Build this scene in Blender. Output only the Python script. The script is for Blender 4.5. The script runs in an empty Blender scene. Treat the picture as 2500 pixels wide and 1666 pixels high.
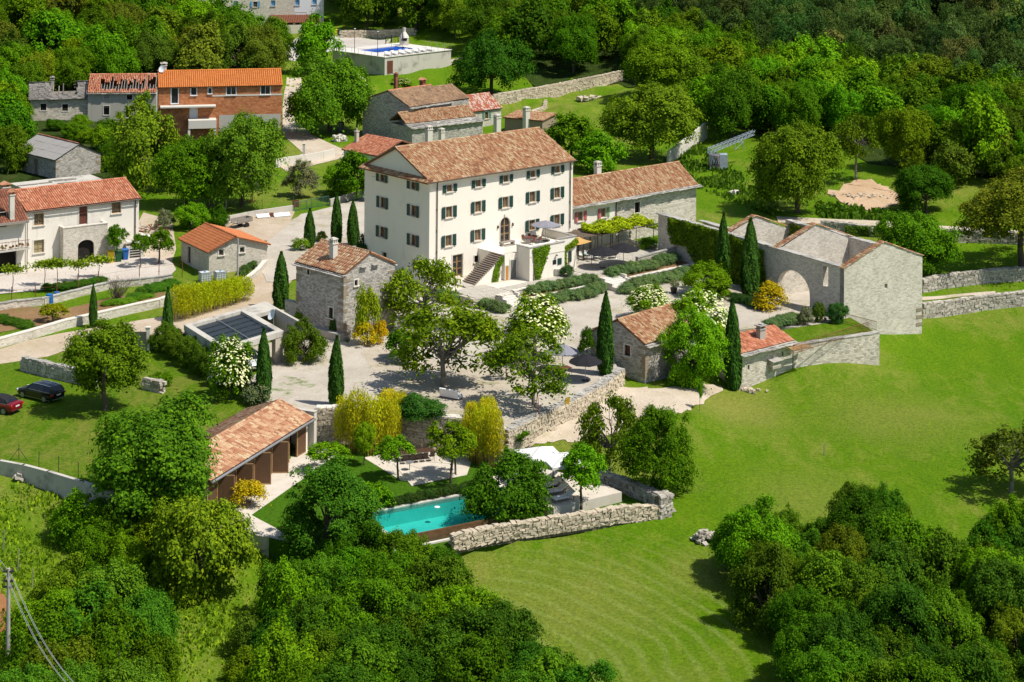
import bpy, bmesh, math, random
import numpy as np
from mathutils import Matrix, Vector

S = bpy.context.scene
COL = S.collection
random.seed(11)
RNG = np.random.default_rng(11)
PI = math.pi

# ------------------------------------------------------------------ camera
F, VH, TH, HC = 4750.0, -460.0, 0.008, 53.26      # focal length / horizon of the 2500 px wide photograph, roll, height in metres
cam_d = bpy.data.cameras.new('camera')
cam = bpy.data.objects.new('camera', cam_d)
COL.objects.link(cam)
cam_d.sensor_width = 36.0
cam_d.lens = F / 2500 * 36.0
cam_d.shift_y = -(833 - VH) / 2500
cam_d.clip_start = 1.0
cam_d.clip_end = 9000
cam.matrix_world = Matrix.Translation((0, 0, HC)) @ Matrix.Rotation(PI / 2, 4, 'X') @ Matrix.Rotation(TH, 4, 'Z')
S.camera = cam

# ------------------------------------------------------------------ light
SUN_DIR = Vector((0.93, -0.36, 0)).normalized()
SUN_EL = math.radians(58)
world = bpy.data.worlds.new('World')
S.world = world
world.use_nodes = True
wn = world.node_tree.nodes
sky = wn.new('ShaderNodeTexSky')
sky.sky_type = 'NISHITA'
sky.sun_disc = False
sky.sun_elevation = SUN_EL
sky.sun_rotation = math.atan2(SUN_DIR.x, SUN_DIR.y)
wn['Background'].inputs[1].default_value = 0.105
world.node_tree.links.new(sky.outputs[0], wn['Background'].inputs[0])
sun_d = bpy.data.lights.new('sun', 'SUN')
sun_d.energy = 5.0
sun_d.angle = math.radians(0.5)
sun_d.color = (1.0, 0.95, 0.86)
sun = bpy.data.objects.new('sun', sun_d)
COL.objects.link(sun)
sd = Vector((SUN_DIR.x * math.cos(SUN_EL), SUN_DIR.y * math.cos(SUN_EL), math.sin(SUN_EL)))
sun.rotation_euler = sd.to_track_quat('Z', 'Y').to_euler()
sun.location = sd * 400
S.view_settings.view_transform = 'Standard'
S.view_settings.look = 'None'
S.view_settings.exposure = 0.14
S.view_settings.gamma = 1.0
S.view_settings.use_curve_mapping = False
S.cycles.max_bounces = 6
S.cycles.diffuse_bounces = 3
S.cycles.transmission_bounces = 4
S.cycles.transparent_max_bounces = 4
S.cycles.use_denoising = True

# ------------------------------------------------------------------ survey: sight lines to points of the place
_c, _s = math.cos(TH), math.sin(TH)
def ray(u, v):
    xc, yc = (u - 1250) / F, -(v - VH) / F
    return Vector((xc * _c - yc * _s, 1.0, xc * _s + yc * _c))
def at(u, v, z=0.0):
    d = ray(u, v)
    k = (z - HC) / d.z
    return Vector((d.x * k, k, z))
def proj(p):
    z = p[2] - HC
    return (1250 + F * (p[0] * _c + z * _s) / p[1], VH - F * (-p[0] * _s + z * _c) / p[1])
def along(p, d, u):
    """distance from p along the horizontal direction d to where it is seen at column u"""
    k = (u - 1250) / F
    z = p[2] - HC
    return (k * p[1] - p[0] * _c - z * _s) / (d[0] * _c - k * d[1])
def zat(p, v):
    """height over the plan point p that is seen at row v"""
    yc = -(v - VH) / F
    return HC + (yc * p[1] + p[0] * _s) / _c
def onplane(u, v, p, n):
    d = ray(u, v); o = Vector((0, 0, HC))
    return o + d * ((Vector(p) - o).dot(n) / d.dot(n))
def mpp(p):
    return p[1] / F
def dirv(a):
    return Vector((math.sin(math.radians(a)), math.cos(math.radians(a)), 0))

# ------------------------------------------------------------------ mesh helpers
class MB:
    def __init__(s): s.v = []; s.f = []; s.uv = []
    def face(s, pts, uv=None):
        i = len(s.v); s.v += [tuple(p) for p in pts]; s.f.append(tuple(range(i, i + len(pts))))
        s.uv.append(uv)
    def box(s, c, d, rz=0.0, jit=0.0, tilt=None):
        x, y, z = d[0] / 2, d[1] / 2, d[2] / 2
        ca, sa = math.cos(rz), math.sin(rz)
        i = len(s.v)
        for sx, sy, sz in ((-1,-1,-1),(1,-1,-1),(1,1,-1),(-1,1,-1),(-1,-1,1),(1,-1,1),(1,1,1),(-1,1,1)):
            px, py, pz = sx * x, sy * y, sz * z
            if jit:
                px += random.uniform(-jit, jit) * d[0]; py += random.uniform(-jit, jit) * d[1]; pz += random.uniform(-jit, jit) * d[2]
            if tilt: pz += px * tilt[0] + py * tilt[1]
            s.v.append((c[0] + px * ca - py * sa, c[1] + px * sa + py * ca, c[2] + pz))
        for q in ((0,3,2,1),(4,5,6,7),(0,1,5,4),(1,2,6,5),(2,3,7,6),(3,0,4,7)):
            s.f.append(tuple(i + k for k in q)); s.uv.append(None)
        return s
    def bx(s, x0, x1, y0, y1, z0, z1):
        return s.box(((x0+x1)/2, (y0+y1)/2, (z0+z1)/2), (abs(x1-x0), abs(y1-y0), abs(z1-z0)))
    def obox(s, M, d, c=(0, 0, 0), jit=0.0):
        """box of size d centred at c in the frame M"""
        i = len(s.v)
        for sx, sy, sz in ((-1,-1,-1),(1,-1,-1),(1,1,-1),(-1,1,-1),(-1,-1,1),(1,-1,1),(1,1,1),(-1,1,1)):
            q = [sx * d[0] / 2, sy * d[1] / 2, sz * d[2] / 2]
            if jit: q = [q[k] + random.uniform(-jit, jit) * d[k] for k in range(3)]
            s.v.append(tuple(M @ Vector((c[0] + q[0], c[1] + q[1], c[2] + q[2]))))
        for q in ((0,3,2,1),(4,5,6,7),(0,1,5,4),(1,2,6,5),(2,3,7,6),(3,0,4,7)):
            s.f.append(tuple(i + k for k in q)); s.uv.append(None)
        return s
    def tube(s, p0, p1, r0, r1=None, n=8, cap=True):
        r1 = r0 if r1 is None else r1
        p0, p1 = Vector(p0), Vector(p1)
        ax = (p1 - p0)
        if ax.length < 1e-6: return s
        ax.normalize()
        a = ax.orthogonal().normalized(); b = ax.cross(a)
        i = len(s.v)
        for p, r in ((p0, r0), (p1, r1)):
            for k in range(n):
                t = 2 * PI * k / n
                s.v.append(tuple(p + (a * math.cos(t) + b * math.sin(t)) * r))
        for k in range(n):
            s.f.append((i + k, i + (k + 1) % n, i + n + (k + 1) % n, i + n + k)); s.uv.append(None)
        if cap:
            s.f.append(tuple(i + k for k in range(n - 1, -1, -1))); s.uv.append(None)
            s.f.append(tuple(i + n + k for k in range(n))); s.uv.append(None)
        return s
    def path(s, pts, rads, n=6):
        for k in range(len(pts) - 1): s.tube(pts[k], pts[k + 1], rads[k], rads[k + 1], n, cap=(k in (0, len(pts) - 2)))
        return s
    def lathe(s, c, prof, n=12):
        i = len(s.v); m = len(prof)
        for r, z in prof:
            for k in range(n):
                t = 2 * PI * k / n
                s.v.append((c[0] + r * math.cos(t), c[1] + r * math.sin(t), c[2] + z))
        for j in range(m - 1):
            for k in range(n):
                s.f.append((i + j*n + k, i + j*n + (k+1) % n, i + (j+1)*n + (k+1) % n, i + (j+1)*n + k)); s.uv.append(None)
        s.f.append(tuple(i + k for k in range(n - 1, -1, -1))); s.uv.append(None)
        s.f.append(tuple(i + (m-1)*n + k for k in range(n))); s.uv.append(None)
        return s
    def prism(s, poly, z0, z1):
        """vertical prism over a plan polygon (counter-clockwise)"""
        poly = [(p[0], p[1]) for p in poly]
        ar = sum(poly[k][0]*poly[(k+1) % len(poly)][1] - poly[(k+1) % len(poly)][0]*poly[k][1] for k in range(len(poly)))
        if ar < 0: poly = poly[::-1]
        n = len(poly)
        s.face([(x, y, z1) for x, y in poly])
        s.face([(x, y, z0) for x, y in poly[::-1]])
        for k in range(n):
            (x0, y0), (x1, y1) = poly[k], poly[(k+1) % n]
            L = math.hypot(x1-x0, y1-y0)
            s.face([(x0,y0,z0),(x1,y1,z0),(x1,y1,z1),(x0,y0,z1)], [(0,z0),(L,z0),(L,z1),(0,z1)])
        return s
    def build(s, name, m, parent=None, loc=None, smooth=False):
        me = bpy.data.meshes.new(name)
        me.from_pydata(s.v, [], s.f)
        if any(q is not None for q in s.uv):
            ul = me.uv_layers.new(name='UVMap')
            for p, q in zip(me.polygons, s.uv):
                if q is not None:
                    for li, t in zip(p.loop_indices, q): ul.data[li].uv = t
        if smooth: me.polygons.foreach_set('use_smooth', [True] * len(me.polygons))
        me.materials.append(m)
        return link(name, me, parent, loc)

def link(name, me, parent=None, loc=None):
    o = bpy.data.objects.new(name, me)
    COL.objects.link(o)
    if parent is not None: o.parent = parent
    if loc is not None: o.location = loc
    return o
def tag(o, label=None, cat=None, group=None, kind=None):
    if label: o['label'] = label
    if cat: o['category'] = cat
    if group: o['group'] = group
    if kind: o['kind'] = kind
    return o
def empty(name, loc, label=None, cat=None, rz=0.0, group=None):
    o = bpy.data.objects.new(name, None)
    COL.objects.link(o)
    o.empty_display_size = 0.3
    o.location = loc
    o.rotation_euler = (0, 0, rz)
    return tag(o, label, cat, group)
def copy_tree(o, parent=None):
    c = o.copy(); COL.objects.link(c)
    if parent is not None: c.parent = parent
    for ch in list(o.children): copy_tree(ch, c)
    return c
def np_mesh(name, V, Fc, m, parent=None, smooth=False):
    """mesh from numpy arrays; Fc (n,k) with k = 3 or 4"""
    me = bpy.data.meshes.new(name)
    k = Fc.shape[1]
    me.vertices.add(len(V)); me.vertices.foreach_set('co', np.ascontiguousarray(V, dtype=np.float32).ravel())
    me.loops.add(Fc.size); me.loops.foreach_set('vertex_index', np.ascontiguousarray(Fc, dtype=np.int32).ravel())
    me.polygons.add(len(Fc))
    me.polygons.foreach_set('loop_start', np.arange(0, Fc.size, k, dtype=np.int32))
    me.polygons.foreach_set('loop_total', np.full(len(Fc), k, dtype=np.int32))
    if smooth: me.polygons.foreach_set('use_smooth', np.ones(len(Fc), dtype=bool))
    me.update(calc_edges=True)
    if m is not None: me.materials.append(m)
    return me

# ------------------------------------------------------------------ materials
def lin(r, g, b):
    f = lambda c: (c/255/12.92 if c/255 <= 0.04045 else ((c/255+0.055)/1.055)**2.4)
    return (f(r), f(g), f(b), 1.0)
MATS = {}
class NT:
    def __init__(s, name):
        s.m = bpy.data.materials.new(name); s.m.use_nodes = True
        s.t = s.m.node_tree; s.n = s.t.nodes; s.b = s.n['Principled BSDF']; s.out = s.n['Material Output']
        MATS[name] = s.m
    def new(s, ty, **kw):
        n = s.n.new(ty)
        for k, v in kw.items(): setattr(n, k, v)
        return n
    def ln(s, a, b): s.t.links.new(a, b)
    def coord(s, which='Object'):
        return s.new('ShaderNodeTexCoord').outputs[which]
    def noise(s, vec, scale, detail=4, rough=0.6, dist=0.0):
        n = s.new('ShaderNodeTexNoise'); n.inputs['Scale'].default_value = scale
        n.inputs['Detail'].default_value = detail; n.inputs['Roughness'].default_value = rough; n.inputs['Distortion'].default_value = dist
        if vec is not None: s.ln(vec, n.inputs['Vector'])
        return n.outputs['Fac']
    def ramp(s, fac, stops, interp='LINEAR'):
        r = s.new('ShaderNodeValToRGB'); r.color_ramp.interpolation = interp
        e = r.color_ramp.elements
        while len(e) < len(stops): e.new(0.5)
        for k, (p, c) in enumerate(stops):
            e[k].position = p; e[k].color = c if len(c) == 4 else (*c, 1)
        s.ln(fac, r.inputs[0])
        return r.outputs[0]
    def mix(s, fac, a, b, mode='MIX'):
        n = s.new('ShaderNodeMix', data_type='RGBA', blend_type=mode)
        for sock, val in ((n.inputs[0], fac), (n.inputs[6], a), (n.inputs[7], b)):
            if hasattr(val, 'is_output'): s.ln(val, sock)
            else: sock.default_value = val
        return n.outputs[2]
    def math(s, op, a, b=0.0, clamp=False):
        n = s.new('ShaderNodeMath', operation=op); n.use_clamp = clamp
        for sock, val in ((n.inputs[0], a), (n.inputs[1], b)):
            if hasattr(val, 'is_output'): s.ln(val, sock)
            else: sock.default_value = val
        return n.outputs[0]
    def bump(s, h, strength=0.5, dist=0.05):
        n = s.new('ShaderNodeBump'); n.inputs['Strength'].default_value = strength; n.inputs['Distance'].default_value = dist
        s.ln(h, n.inputs['Height']); s.ln(n.outputs[0], s.b.inputs['Normal'])
    def fin(s, col, rough=0.85, spec=0.25, metal=0.0):
        if hasattr(col, 'is_output'): s.ln(col, s.b.inputs['Base Color'])
        else: s.b.inputs['Base Color'].default_value = col
        s.b.inputs['Roughness'].default_value = rough
        s.b.inputs['Specular IOR Level'].default_value = spec
        s.b.inputs['Metallic'].default_value = metal
        return s.m
def plain(name, c1, c2=None, scale=1.5, rough=0.8, spec=0.25, metal=0.0, island=False, bump=0.0, detail=5):
    """weathered plain surface: two tones by noise (and per piece when island)"""
    t = NT(name)
    if c2 is None: c2 = tuple(x * 0.75 for x in c1[:3]) + (1,)
    f = t.noise(t.coord(), scale, detail, 0.65)
    f = t.ramp(f, [(0.3, (0,0,0)), (0.7, (1,1,1))])
    if island:
        g = t.new('ShaderNodeNewGeometry').outputs['Random Per Island']
        f = t.math('ADD', t.math('MULTIPLY', f, 0.4), t.math('MULTIPLY', g, 0.6))
    col = t.mix(f, c1, c2)
    if bump: t.bump(t.noise(t.coord(), scale * 8, 6, 0.7), bump, 0.03)
    return t.fin(col, rough, spec, metal)
def masonry(name, cols, bw=0.42, bh=0.15, mortar=(0.30,0.27,0.22,1), stain=0.5, msize=0.014):
    """coursed rubble on the UV map (metres)"""
    t = NT(name)
    uv = t.coord('UV')
    nz = t.new('ShaderNodeTexNoise'); nz.inputs['Scale'].default_value = 1.7; nz.inputs['Detail'].default_value = 3
    t.ln(uv, nz.inputs['Vector'])
    va = t.new('ShaderNodeVectorMath', operation='MULTIPLY_ADD')
    va.inputs[1].default_value = (0.12, 0.055, 0); t.ln(nz.outputs['Color'], va.inputs[0]); t.ln(uv, va.inputs[2])
    br = t.new('ShaderNodeTexBrick')
    br.offset = 0.5; br.squash = 0.7; br.squash_frequency = 3
    br.inputs['Scale'].default_value = 1.0; br.inputs['Brick Width'].default_value = bw; br.inputs['Row Height'].default_value = bh
    br.inputs['Mortar Size'].default_value = msize; br.inputs['Mortar Smooth'].default_value = 0.3
    br.inputs['Color1'].default_value = (0,0,0,1); br.inputs['Color2'].default_value = (1,1,1,1); br.inputs['Mortar'].default_value = (0.5,0.5,0.5,1)
    br.inputs['Bias'].default_value = 0.0
    t.ln(va.outputs[0], br.inputs['Vector'])
    f = t.math('ADD', t.math('MULTIPLY', br.outputs['Color'], 0.72), t.math('MULTIPLY', t.noise(uv, 2.3, 5, 0.7), 0.30))
    n = len(cols)
    stone = t.ramp(f, [(0.02 + 0.94 * k / (n-1), c) for k, c in enumerate(cols)])
    col = t.mix(br.outputs['Fac'], stone, mortar)
    st = t.ramp(t.noise(uv, 0.33, 6, 0.75), [(0.35, (1-stain,)*3), (0.62, (1,1,1))])
    col = t.mix(1.0, col, st, 'MULTIPLY')
    h = t.math('ADD', t.math('MULTIPLY', t.math('SUBTRACT', 1.0, br.outputs['Fac']), 0.8), t.math('MULTIPLY', t.noise(uv, 7, 5, 0.7), 0.7))
    t.bump(h, 0.9, 0.06)
    return t.fin(col, 0.92, 0.15)
def tiles_mat(name, stops, rough=0.85, patch=0.35):
    t = NT(name)
    g = t.new('ShaderNodeNewGeometry').outputs['Random Per Island']
    nz = t.noise(t.coord(), 0.55, 5, 0.7)
    f = t.math('ADD', t.math('MULTIPLY', g, 1 - patch), t.math('MULTIPLY', t.ramp(nz, [(0.3,(0,0,0)),(0.7,(1,1,1))]), patch))
    col = t.ramp(f, stops)
    fine = t.ramp(t.noise(t.coord(), 9, 4, 0.7), [(0.3, (0.72,0.72,0.72)), (0.65, (1.05,1.05,1.05))])
    col = t.mix(1.0, col, fine, 'MULTIPLY')
    return t.fin(col, rough, 0.2)
def leaf_mat(name, trans=0.3, rough=0.55, spec=0.25, vary=0.5):
    t = NT(name)
    oi = t.new('ShaderNodeObjectInfo')
    g = t.new('ShaderNodeNewGeometry').outputs['Random Per Island']
    nz = t.noise(t.coord(), 2.2, 3, 0.6)
    f = t.math('ADD', t.math('MULTIPLY', g, 0.55), t.math('MULTIPLY', nz, 0.55))
    mul = t.ramp(f, [(0.2, (0.5,0.58,0.6)), (0.5, (1,1,1)), (0.85, (1.95,1.6,1.1))])
    col = t.mix(1.0, oi.outputs['Color'], mul, 'MULTIPLY')
    t.fin(col, rough, spec)
    tr = t.new('ShaderNodeBsdfTranslucent')
    tc = t.mix(1.0, col, (1.3, 1.3, 0.5, 1), 'MULTIPLY')
    t.ln(tc, tr.inputs[0])
    mx = t.new('ShaderNodeMixShader'); mx.inputs[0].default_value = trans
    t.ln(t.b.outputs[0], mx.inputs[1]); t.ln(tr.outputs[0], mx.inputs[2]); t.ln(mx.outputs[0], t.out.inputs[0])
    return t.m
# ------------------------------------------------------------------ terrain: surveyed levels
Z_PATIO, Z_YARD, Z_PATH, Z_GARDEN, Z_LAWN = 0.0, -1.0, -2.55, -3.9, -1.25
LEVELS = [
 # village plateau
 (20,655,-0.45),(330,600,-0.45),(650,640,-0.6),(650,760,-0.9),(730,560,-0.5),(820,440,-0.3),(540,480,-0.3),(700,340,0.0),(200,440,0.0),(60,460,0.0),
 (460,360,0.1),(150,305,0.2),(690,300,0.2),(900,340,0.0),(1250,330,0.1),(1420,480,0.0),(1050,400,0.0),(1150,560,-0.1),(1300,210,1.2),(1400,260,0.8),
 (940,190,1.5),(1090,160,2.0),(790,60,4.0),(450,60,4.0),(700,110,2.5),(1650,330,0.6),(1560,430,0.2),(1700,420,0.0),(1500,300,0.7),
 # garden plot and road on the left
 (20,700,-0.9),(300,690,-0.9),(30,770,-1.1),(300,740,-1.1),(20,860,-1.15),(400,790,-1.05),(520,720,-0.9),(440,900,-1.2),
 # lawn with cars
 (40,900,-1.3),(200,960,-1.3),(100,1050,-1.3),(420,930,-1.25),(360,1080,-1.4),(520,1000,-1.3),
 # scrub below the concrete wall
 (10,1160,-2.3),(120,1185,-2.6),(260,1240,-3.2),(100,1300,-3.6),(20,1500,-5.0),(300,1500,-5.6),(500,1640,-6.8),(60,1640,-5.8),
 # yard, path strip, pool garden
 (760,900,-1.12),(1000,900,-1.12),(1200,820,-1.12),(1300,960,-1.2),(1400,830,-1.12),(1800,770,-1.12),(1950,790,-1.12),(700,950,-1.12),
 (1270,1080,-2.6),(1400,1015,-2.6),(1560,960,-2.6),(1660,950,-2.65),(1500,1030,-2.7),(1400,1090,-3.2),(1350,1130,-4.0),
 (800,1120,-4.05),(1000,1130,-4.05),(650,1200,-4.05),(900,1230,-4.1),(620,1290,-4.2),(1150,1190,-4.05),(1250,1290,-4.8),(1400,1250,-4.7),(1560,1220,-4.75),(1100,1325,-4.95),
 (680,1340,-5.4),(900,1400,-6.0),
 # meadow on the right
 (1120,1360,-5.4),(1350,1310,-5.4),(1640,1275,-5.35),(1720,970,-2.9),(1760,1000,-4.0),(1800,960,-4.2),(1940,940,-4.0),(2150,890,-4.3),(2260,825,-4.4),
 (2480,770,-4.2),(1900,1100,-4.9),(2200,1000,-4.8),(2450,1050,-5.0),(2420,1240,-5.8),(2000,1250,-5.5),(1700,1320,-5.6),(1400,1420,-6.0),(1550,1600,-6.9),(1900,1600,-7.0),(2400,1600,-7.0),(1150,1600,-6.9),
 # terraces and track on the right
 (2270,700,-3.1),(2490,705,-3.1),(2290,660,-2.2),(2480,650,-2.2),(2400,610,-1.6),(2150,620,-1.2),(2100,560,-0.5),(2420,570,-0.5),(1900,540,-0.3),(1950,470,0.0),(2200,470,0.3),(2440,500,0.2),(2100,440,1.0),(2080,380,2.0),(2300,420,2.0),
]
WLEV = [(-160,120,-6),(160,120,-8),(-200,60,-8),(200,60,-9),(0,60,-8),(-260,250,-1),(260,230,-2),(-300,330,3),(-170,350,4),(-60,385,4),(-180,420,14),(-90,440,13),(0,440,8),(30,460,12),
        (60,370,7),(110,340,8),(170,330,9),(60,420,16),(120,420,24),(200,400,24),(0,560,30),(120,560,52),(-150,560,34),(260,520,48),(-320,480,26),(330,380,20),(320,150,-6),(-320,150,-4)]
_P = np.array([tuple(at(*q)) for q in LEVELS] + [tuple(map(float, q)) for q in WLEV])
def _phi(r2): return 0.5 * r2 * np.log(r2 + 1e-9)
_n = len(_P)
_sx = 100.0
_X = _P[:, :2] / _sx
_A = np.zeros((_n + 3, _n + 3))
_A[:_n, :_n] = _phi(((_X[:, None] - _X[None]) ** 2).sum(-1)) + np.eye(_n) * 2e-4
_A[:_n, _n] = 1; _A[:_n, _n+1:] = _X; _A[_n, :_n] = 1; _A[_n+1:, :_n] = _X.T
_W = np.linalg.solve(_A, np.concatenate([_P[:, 2], np.zeros(3)]))
def ter_np(x, y):
    cx, cy = np.clip(x, -330, 330), np.clip(y, 50, 565)
    p = np.stack([cx, cy], -1) / _sx
    o = np.zeros(p.shape[:-1])
    for k in range(_n):
        o += _W[k] * _phi((p[..., 0] - _X[k, 0]) ** 2 + (p[..., 1] - _X[k, 1]) ** 2)
    return o + _W[_n] + p[..., 0] * _W[_n+1] + p[..., 1] * _W[_n+2]

# raised or levelled ground: outline (photo columns, rows), level
def poly_at(px, z): return [at(u, v, z) for u, v in px]
YARD_PX = [(640,900),(600,935),(655,985),(690,990),(770,1003),(905,1003),(965,1010),(1060,1022),(1170,1030),(1200,1052),(1228,1057),(1398,984),(1516,911),(1498,880),(1438,868),(1560,800),(1700,815),(1880,798),(2000,800),(2075,780),(1990,690),(1860,650),(1640,640),(1500,650),(1400,630),(1280,690),(1250,735),(1050,728),(1000,690),(930,690),(850,838),(720,770),(690,830),(600,850)]
GARDEN_PX = [(700,1330),(560,1275),(560,1200),(740,1085),(770,1052),(905,1068),(1000,1078),(1130,1100),(1220,1093),(1330,1130),(1345,1175),(1290,1187),(1190,1192),(920,1245),(860,1258),(850,1330)]
LOWER_PX = [(960,1352),(1045,1331),(1150,1310),(1270,1284),(1350,1252),(1440,1180),(1588,1232),(1582,1254),(1420,1280),(1190,1314),(1104,1334),(1010,1352)]
POOL_PX = [(868,1245),(1215,1172),(1290,1240),(1260,1282),(1050,1320),(960,1330)]
PATIO_PX = [(1030,720),(1230,738),(1300,706),(1400,690),(1520,655),(1660,612),(1640,540),(1400,520),(1100,560),(880,560),(890,610),(1000,680)]
LAWN_PX = [(-60,1118),(0,1126),(100,1147),(200,1176),(330,1218),(480,1190),(560,1120),(600,1010),(520,930),(400,880),(250,850),(-80,900)]
PLAT = [(Z_YARD, poly_at(YARD_PX, Z_YARD)), (Z_GARDEN, poly_at(GARDEN_PX, Z_GARDEN)), (Z_PATIO, poly_at(PATIO_PX, Z_PATIO)), (Z_LAWN, poly_at(LAWN_PX, Z_LAWN)), (-4.68, poly_at(LOWER_PX, -4.68))]
def in_poly(x, y, poly):
    c = np.zeros(np.shape(x), dtype=bool)
    n = len(poly); j = n - 1
    for i in range(n):
        xi, yi, xj, yj = poly[i][0], poly[i][1], poly[j][0], poly[j][1]
        if abs(yj - yi) > 1e-9:
            c ^= ((yi > y) != (yj > y)) & (x < (xj - xi) * (y - yi) / (yj - yi) + xi)
        j = i
    return c
def axis(lo, hi, step, far):
    a = list(np.arange(lo, hi + 0.01, step)); s = step; x = hi
    while x < far: s *= 1.35; x += s; a.append(x)
    s = step; x = lo
    while x > -far: s *= 1.35; x -= s; a.insert(0, x)
    return np.array(a)
GX = axis(-125, 125, 1.25, 3200); GY = axis(100, 360, 1.25, 3200)
_gx, _gy = np.meshgrid(GX, GY)
GZ = ter_np(_gx, _gy)
for _z, _p in PLAT:
    _m = in_poly(_gx, _gy, _p)
    GZ[_m] = np.minimum(GZ[_m], _z - 0.12)
_near = (np.abs(_gx) < 130) & (_gy < 330)
GZ = GZ + np.where(_near, 0.05, 0.6) * (np.sin(_gx * 0.31 + 1) * np.sin(_gy * 0.27) + 0.5 * np.sin(_gx * 0.83) * np.sin(_gy * 0.71 + 2)) * (~np.logical_or.reduce([in_poly(_gx, _gy, p) for _, p in PLAT]))
_m = in_poly(_gx, _gy, poly_at(POOL_PX, -3.95)); GZ[_m] = np.minimum(GZ[_m], -5.75)
def ter(x, y):
    i = min(max(int(np.searchsorted(GX, x)) - 1, 0), len(GX) - 2); j = min(max(int(np.searchsorted(GY, y)) - 1, 0), len(GY) - 2)
    a = (x - GX[i]) / (GX[i+1] - GX[i]); b = (y - GY[j]) / (GY[j+1] - GY[j])
    return float((GZ[j,i]*(1-a) + GZ[j,i+1]*a)*(1-b) + (GZ[j+1,i]*(1-a) + GZ[j+1,i+1]*a)*b)
def level(x, y):
    """height of the finished ground"""
    z = ter(x, y)
    for zz, p in PLAT:
        if in_poly(np.array(x), np.array(y), p): z = max(z, zz)
    return z
def gp(u, v):
    """where the sight line (u, v) meets the finished ground"""
    d = ray(u, v); k = 90.0; last = k
    while k < 1500:
        if HC + d.z * k <= level(d.x * k, k): break
        last = k; k += 1.5
    a, b = last, k
    for _ in range(12):
        m = (a + b) / 2
        if HC + d.z * m <= level(d.x * m, m): b = m
        else: a = m
    return Vector((d.x * b, b, level(d.x * b, b)))

# ------------------------------------------------------------------ ground materials
def grass_mat(name, base, light, dry, dry_lo=0.56, sc=1.0, stripes=False):
    t = NT(name); co = t.coord()
    big = t.noise(co, 0.045 * sc, 6, 0.62, 0.3)
    mpg = t.new('ShaderNodeMapping'); mpg.inputs['Rotation'].default_value = (0,0,0.7); mpg.inputs['Scale'].default_value = (1.0,0.38,1.0); t.ln(co, mpg.inputs[0])
    mid = t.noise(mpg.outputs[0], 0.42 * sc, 7, 0.72, 0.6)
    fine = t.noise(co, 3.5, 5, 0.75)
    col = t.mix(t.ramp(mid, [(0.35,(0,0,0)),(0.68,(1,1,1))]), base, light)
    dsum = t.math('ADD', t.math('MULTIPLY', big, 0.6), t.math('MULTIPLY', mid, 0.4))
    col = t.mix(t.ramp(dsum, [(dry_lo - 0.06,(0,0,0)),(dry_lo + 0.1,(0.85,0.85,0.85))]), col, dry)
    if stripes:
        # worn, pale places of the meadow
        for u_, v_, r_, s_ in ((1790,1000,7,.75),(2190,1010,9,.5),(1715,1350,5,.7),(1380,1440,9,.45),(2120,875,4,.6),(1600,1160,5,.4),(1560,1600,9,.4),(1990,1190,8,.4)):
            q = at(u_, v_, -4.5); d_ = t.new('ShaderNodeVectorMath', operation='DISTANCE'); t.ln(co, d_.inputs[0]); d_.inputs[1].default_value = tuple(q)
            e_ = t.math('ADD', t.math('DIVIDE', d_.outputs['Value'], r_), t.math('MULTIPLY', t.math('SUBTRACT', mid, 0.5), 2.6))
            col = t.mix(t.ramp(e_, [(0.25,(s_,)*3),(1.0,(0,0,0))]), col, dry)
        wv = t.new('ShaderNodeTexWave', wave_type='RINGS', rings_direction='Z', wave_profile='SIN')
        wv.inputs['Scale'].default_value = 0.19; wv.inputs['Distortion'].default_value = 6.0; wv.inputs['Detail'].default_value = 2.5; wv.inputs['Detail Scale'].default_value = 0.35
        c0 = at(1180,1640,-6.8); mp = t.new('ShaderNodeVectorMath', operation='SUBTRACT'); t.ln(co, mp.inputs[0]); mp.inputs[1].default_value = (c0.x, c0.y, 0); nv = t.new('ShaderNodeTexNoise'); nv.inputs['Scale'].default_value = 0.07; nv.inputs['Detail'].default_value = 2; t.ln(co, nv.inputs['Vector']); vm = t.new('ShaderNodeVectorMath', operation='MULTIPLY_ADD'); vm.inputs[1].default_value = (6,6,0); t.ln(nv.outputs['Color'], vm.inputs[0]); t.ln(mp.outputs[0], vm.inputs[2]); t.ln(vm.outputs[0], wv.inputs['Vector'])
        q = at(1480,1500,-6.3); sb = t.new('ShaderNodeVectorMath', operation='DISTANCE'); t.ln(co, sb.inputs[0]); sb.inputs[1].default_value = (q.x, q.y, q.z)
        msk = t.ramp(t.math('DIVIDE', t.math('ADD', sb.outputs['Value'], t.math('MULTIPLY', t.noise(co, 0.12, 3, 0.6), 10)), 30.0), [(0.45,(1,1,1)),(0.72,(0,0,0))])
        brk = t.ramp(t.noise(co, 0.16, 5, 0.7, 1.0), [(0.32,(0,0,0)),(0.5,(1,1,1))])
        msk = t.math('MULTIPLY', msk, brk)
        f = t.math('MULTIPLY', t.ramp(wv.outputs['Fac'], [(0.62,(0,0,0)),(0.97,(0.5,0.5,0.5))]), msk)
        col = t.mix(f, col, (0.27,0.34,0.075,1))
    col = t.mix(1.0, col, t.ramp(fine, [(0.25,(0.45,0.5,0.45)),(0.62,(1.18,1.16,1.1))]), 'MULTIPLY')
    t.bump(t.math('ADD', fine, t.noise(co, 12, 3, 0.8)), 1.0, 0.16)
    return t.fin(col, 0.95, 0.1)
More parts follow.
